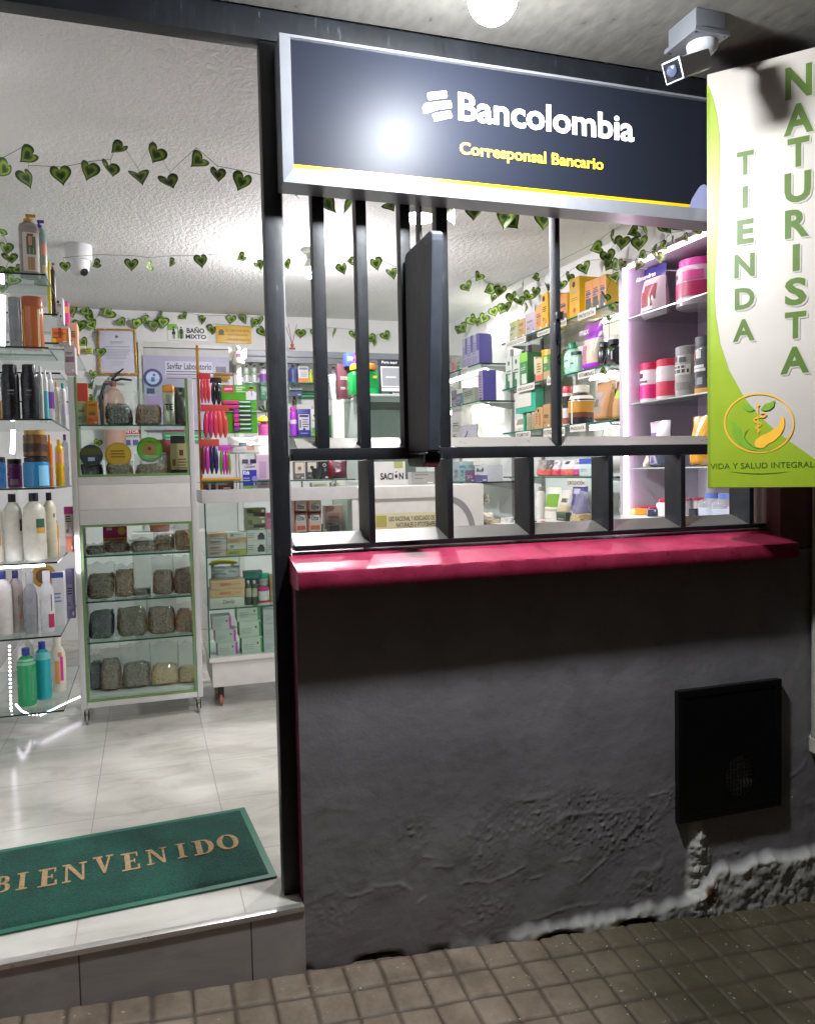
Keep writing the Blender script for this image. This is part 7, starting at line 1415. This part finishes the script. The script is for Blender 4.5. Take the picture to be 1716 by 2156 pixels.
# fourth shelf and below, seen through the lower openings
for i, (a, b, cap_, col) in enumerate(((862, 945, '#8f8a84', '#c9685c'), (950, 1010, '#5f5a58', '#c2544e'), (1012, 1080, '#c4c0c2', '#c9505e'), (1084, 1212, '#cfcacc', '#d9655a'), (1216, 1284, '#c2bcc6', '#b84a86'))):
    pouch(r4, D7(a, b, 1145, 1308), .05, [(0, 0, 1, .42, col), (.3, .72, .7, .95, '#3a3638') if i == 3 else (.35, .75, .65, .88, '#7a7678')], ['rumpled white and coral pack, farthest in the row on the fourth shelf', 'small coral pack, second in the row on the fourth shelf', 'white and crimson pack in the middle of the row on the fourth shelf', 'wide white and coral pack with a black logo on the fourth shelf', 'white and magenta pack beside the blue lidded box'][i], base_c=cap_, group='coral packs on the fourth tagged shelf')
carton(r4, D7(1288, 1402, 1130, 1298), .09, '#b9c9c4', 'pale green box with a blue top on the fourth tagged shelf', [(0, .70, 1, 1, '#3f55b0'), ('l', .1, .7, .4, 2, .1, '#7f9a94')])
r5 = FX(1.62, RS['S5'])
pouch(r5, D7(920, 1062, 1405, 1745), .08, [(.15, .42, .95, .80, '#6f9a34'), (.2, .3, .9, .4, '#a8a890')], 'white pouch with a green dome label behind the fourth opening', base_c='#d2d0c6')
pouch(r5, D7(1060, 1160, 1430, 1745), .08, [(0, 0, 1, .55, '#c4b48e'), (.3, .6, .8, .75, '#5a5a44')], 'white and kraft pouch with an arch logo behind the fourth opening', base_c='#c9c6bc')
pouch(FX(1.58, RS['S5']), D7(1162, 1302, 1395, 1785), .08, [(0, 0, 1, .2, '#6a4a4c'), (.2, .82, .55, .95, '#a8a4c0')], 'violet pouch with white lettering behind the fourth opening', base_c='#453f78', texts=[('LUCA', (.06, .26, .62, .36), '#d6d4e2', .02), ('ARINA', (.08, .62, .5, .67), '#b4b2cc', .0), ('INTEGRAL', (.08, .48, .58, .54), '#b4b2cc', .0)])
herb_bag(FX(1.60, RS['S5']), D7(1302, 1420, 1440, 1780), .36, ('#6a6a34', '#8a8448', '#b0aa66'), 'clear bag of yellow green herb behind the fourth opening', d=.09)
carton(FX(1.54, RS['S5']), D7(1070, 1160, 1640, 1790), .08, '#38483c', 'dark green box with a flap open behind the fourth opening', [(0, .8, 1, 1, '#4f6454')])
carton(FX(1.50, RS['S5']), D7(880, 1090, 1720, 1790), .08, '#c4c2ba', 'long white box with a red mark lying behind the fourth opening', [(.22, .2, .4, .8, '#d2505a')])
mb = MB(); mb.cbox(1.40, XR - .002, 1.02, 2.3, .55, RS['S5'] - .011, M_PANEL, .004); tag(mb.build('base_cabinet'), 'low white base cabinet under the tagged shelves', 'cabinet')
bottle(r5, D7(862, 905, 1400, 1745), 'tall', '#d2d0c8', '#8a8a84', 'white bottle at the left of the fourth opening')
# far bay
t1 = FX(1.635, RT['T1'])
for i, (a, b, c) in enumerate(((320, 388, 150), (392, 470, 112), (475, 555, 82))):
    carton(t1, R1(a, b, c, 540 - i * 14), .09, '#9c9aae', ['left', 'middle', 'right'][i] + ' one of three tall violet boxes in the far corner', [(.6, .45, 1, 1, '#5a5690'), ('l', .1, .6, .7, 5, .08, '#6f6c88'), (.05, .05, .8, .3, '#8a88a4')], side='#56528f', group='tall violet boxes in the far corner')
carton(t1, R1(225, 320, 415, 590), .08, '#8fa094', 'grey green pack left of the three violet boxes', [(.2, .0, .5, .4, '#4f8a5c')]); carton(t1, R1(160, 222, 425, 615), .08, '#b98f8c', 'rosy pack at the far end of the top corner shelf', [(.2, .1, .9, .5, '#c96a6c')])
carton(FX(1.635, RT['T2']), R1(548, 612, 600, 1030), .09, '#8f86a4', 'single tall violet box on the second corner shelf', [('l', .2, .8, .8, 8, .09, '#7a4a58'), (.2, .03, .8, .1, '#3a3a60')], side='#524e92')
carton(FX(1.66, RT['T2']), R1(330, 492, 862, 1055), .08, '#8f9484', 'grey pack of small bottles on the second corner shelf', [('l', .1, .9, .8, 3, .12, '#4f5448'), (.1, .1, .7, .3, '#a8aa98')])
carton(FX(1.68, RT['T2']), R1(232, 328, 868, 1060), .08, '#5f5c74', 'dark violet box with a teal edge on the second corner shelf', [(.82, 0, 1, .9, '#3f8f9a'), (.1, .75, 1, 1, '#cfc8c0'), (.2, .2, .7, .5, '#716e88')])
carton(FX(1.68, RT['T2']), R1(160, 230, 890, 1085), .08, '#7d7c88', 'grey box at the far end of the second corner shelf', [(.1, .5, .9, .6, '#5c5b66')])
carton(FX(1.66, RT['T3']), R1(160, 300, 1105, 1195), .08, '#c4c2ba', 'white carton on the third corner shelf', [(.1, .3, .9, .5, '#a8a69c')])
pouch(FX(1.60, 1.13 - .0), R1(165, 430, 1385, 1650), .10, [(0, 0, 1, .4, '#8a88a0'), (.55, .6, .7, .8, '#5a5a66')], 'pale violet plastic bag hanging in the far corner', base_c='#a9a8ae', rough=.25, crumple=.014)
# shelf tags
def shelf_tag(txt, p, X, label, ink='#2c2c30'):
    loc, rz, w, h = FX(X)(p); mb = MB(); mb.cbox(-w / 2, w / 2, 0, .0012, 0, h, mat('#c6c2b8', .45), .0004); marks(mb, w, h, [('t', txt, (.07, .24, .93, .78), ink, .012)])
    return tag(mb.build('shelf_tag', None, loc, rz), label, 'shelf tag', 'white category tags on the wall shelves')
X_ = RX - .006
shelf_tag('ANSIEDAD ESTRES', R1(932, 1222, 155, 245), X_, 'wide shelf tag about stress at the far end of the top shelf', '#77746c')
shelf_tag('RIÑONES', R1(1388, 1562, 28, 98), X_, 'shelf tag reading RIÑONES left of the bar')
shelf_tag('CARDIO', R2(250, 432, 1098, 1215), X_, 'shelf tag ending in DIO just right of the bar')
shelf_tag('PRÓSTATA', R2(648, 998, 893, 1045), X_, 'shelf tag reading PRÓSTATA under the tall yellow box')
shelf_tag('CIRCULACIÓN', R1(1095, 1345, 800, 898), X_, 'shelf tag reading CIRCULACIÓN under the green boxes')
shelf_tag('GASTRITIS', D7(978, 1080, 352, 420), X_, 'shelf tag starting with GA left of the bar')
shelf_tag('VITAMINAS', R3(652, 985, 362, 502), X_, 'shelf tag reading VITAMINAS under the purple pouch')
shelf_tag('PULMONES', R1(1080, 1290, 1478, 1570), X_, 'shelf tag reading PULMONES under the silver sachet')
shelf_tag('POTENCIA', D7(946, 1052, 838, 918), X_, 'shelf tag starting with POTE left of the bar')
shelf_tag('ARTERIALES', D7(1068, 1150, 830, 915), X_, 'shelf tag ending in ES just right of the bar')
shelf_tag('PRÓSTATA', R3(500, 805, 1405, 1548), X_, 'shelf tag reading PRÓSTATA below the big black and amber bottle')
shelf_tag('CIRCULACIÓN', D7(1166, 1346, 1318, 1398), X_, 'shelf tag reading CIRCULACIÓN above the violet pouch')
shelf_tag('DEFENSAS', R1(310, 398, 560, 640), RX - .006, 'small grey shelf tag below the three violet boxes', '#8f8c86')
# ---------------- lilac cabinet
v1 = FX(VX + .06, VS[0]); v2 = FX(VX + .06, VS[1]); v3 = FX(VX + .06, VS[2])
pouch(v1, D8(248, 408, 235, 610), .08, [(0, .72, 1, 1, '#3f4388'), (.25, .20, .75, .52, '#8a4f48'), (.35, .3, .85, .6, '#8a4f48'), (.3, .04, .9, .1, '#7a6a74'), (.1, .66, .9, .72, '#d6cdb0')], 'white almond pouch with a blue top in the lilac cabinet', base_c='#cfc4c8', rough=.22, texts=[('Almendras', (.08, .73, .95, .82), '#e2e0ec', .01)])
bottle(FX(VX + .08, VS[0]), D8(470, 672, 188, 530), 'jar', '#d3c6cc', '#d62f9a', 'large white jar with a hot pink lid in the lilac cabinet', 'jar', 'jar', bands=[(.20, .50, '#b82f62')], ms=[(.15, .52, 1.1, .72, '#c94a8a'), (-.95, .60, -.2, .68, '#4a3a44')], capw=.88, capname='lid', rough=.15)
bottle(v2, D8(246, 352, 928, 1208), 'jar', '#cfc4c6', '#b8244f', 'left crimson and white canister in the lilac cabinet', 'jar', 'canister', bands=[(.02, .46, '#c02a72')], ms=[(-.5, .62, .1, .74, '#3a3038'), (-.4, .50, .5, .56, '#5a4a52')], capw=.98, capname='lid')
bottle(v2, D8(352, 482, 900, 1192), 'jar', '#c9bfc0', '#b82c40', 'right crimson and white canister in the lilac cabinet', 'jar', 'canister', bands=[(.02, .46, '#c23a50')], ms=[(-.9, .58, -.4, .66, '#3a3038')], capw=.98, capname='lid')
bottle(v2, D8(485, 622, 808, 1172), 'jar', '#9a9694', '#8a8886', 'grey colostrum canister in the lilac cabinet', 'jar', 'canister', ms=[(-.8, .44, .9, .64, '#b9b6b2'), (-.7, .57, .6, .62, '#3a3838'), (-.7, .48, .8, .55, '#3a3838'), (.1, .68, .6, .78, '#4a4848'), (-.5, .7, -.1, .8, '#3a3838'), (-.6, .15, .8, .3, '#7d7a78')], capw=.98, capname='lid')
bottle(v2, D8(624, 760, 735, 1150), 'jar', '#55585c', '#44464a', 'taller dark canister with an orange mark beside the grey one', 'jar', 'canister', ms=[(-.9, .60, -.3, .72, '#a85a3a'), (-.2, .62, .3, .76, '#c4c4c2'), (-.8, .46, .5, .51, '#d2d2d0'), (-.8, .40, .6, .45, '#d2d2d0'), (-.1, .18, .4, .3, '#8f9296'), (-.9, .02, .9, .12, '#b8863a')], capw=.98, capname='lid')
for (s, bx, frp, Xo) in (('BINET', D8(478, 530, 300, 345), 0, VX + .045), ('COLOSTRO', D8(486, 582, 930, 968), 0, VX + .052), ('BOVINO', D8(486, 582, 972, 1010), 0, VX + .052)): pass
pouch(v3, D8(305, 446, 1338, 1540), .07, [(0, 0, 1, .55, '#4a4f62'), (.05, .55, .5, .75, '#7a7c8a')], 'silver and slate pouch on the low shelf of the lilac cabinet', base_c='#c4bfc4', rough=.2)
pouch(v3, D8(606, 716, 1305, 1520), .07, [(.3, .0, .8, .3, '#c98a2e')], 'orange foil pouch on the low shelf of the lilac cabinet', base_c='#cf8f30', rough=.2)
pouch(FX(VX + .05, VS[2]), F2(332, 376, 60, 205), .04, [], 'thin silver sachet on the low shelf behind the fifth opening', base_c='#b9b4a4', rough=.15)
pouch(FX(VX + .07, VS[2]), F2(690, 860, 50, 205), .07, [], 'brown kraft pouch on the low shelf behind the sixth opening', base_c='#7a5a34', rough=.5)
vb = FX(VX + .03, VB); 
bottle(FX(VX + .10, VB), F2(118, 214, 470, 640), 'round', '#c4b4b0', '#a81c40', 'milky bottle with a crimson cap at the foot of the pink strip', capw=.8)
bottle(FX(VX + .02, VB), F2(190, 342, 470, 652), 'round', '#c9902c', '#a81c40', 'yellow juice bottle with a crimson cap behind the fifth opening', capw=.75)
bottle(FX(VX + .0, VB), F2(345, 428, 470, 655), 'round', '#2c3048', '#a81c40', 'dark navy bottle with a crimson cap behind the fifth opening', capw=.8)
bottle(FX(VX + .08, VB), F2(296, 352, 472, 600), 'tall', '#3f66a8', '#3a5aa0', 'small blue bottle between the yellow and navy bottles', capw=1.0)
bottle(FX(VX + .02, VB), F2(410, 520, 408, 640), 'round', '#c9c4c4', '#c42848', 'large white bottle with a red cap at the right of the fifth opening', capw=.8)
bottle(vb, F2(733, 872, 360, 640), 'shoulder', '#b4c0d6', '#5f74b0', 'left clear water bottle with a blue cap behind the sixth opening', clear=True, capw=.5, bands=[(.02, .45, '#aeb9cc')])
bottle(FX(VX - .01, VB), F2(838, 985, 364, 645), 'shoulder', '#b4c0d6', '#5f74b0', 'middle clear water bottle with a blue cap behind the sixth opening', clear=True, capw=.5, bands=[(.02, .45, '#aeb9cc')])
bottle(FX(VX + .03, VB), F2(968, 1100, 395, 645), 'shoulder', '#7f9ab8', '#55699a', 'bluish water bottle at the right edge of the sixth opening', clear=True, capw=.5, bands=[(.02, .6, '#8fa6c0')])
bottle(FX(VX + .16, VB), F2(725, 790, 395, 600), 'tall', '#a9a2a6', '#a0283c', 'bottle with a dull red cap behind the left water bottle', capw=1.0)
bottle(FX(VX + .16, VB), F2(672, 705, 400, 600), 'tall', '#8d878c', '#a0283c', 'narrow bottle with a dull red cap at the left of the sixth opening', capw=1.0)
bottle(FX(VX + .10, VB), F2(690, 745, 485, 640), 'jar', '#2f323c', '#24262e', 'small dark jar beside the water bottles', 'jar', 'jar', capname='lid')
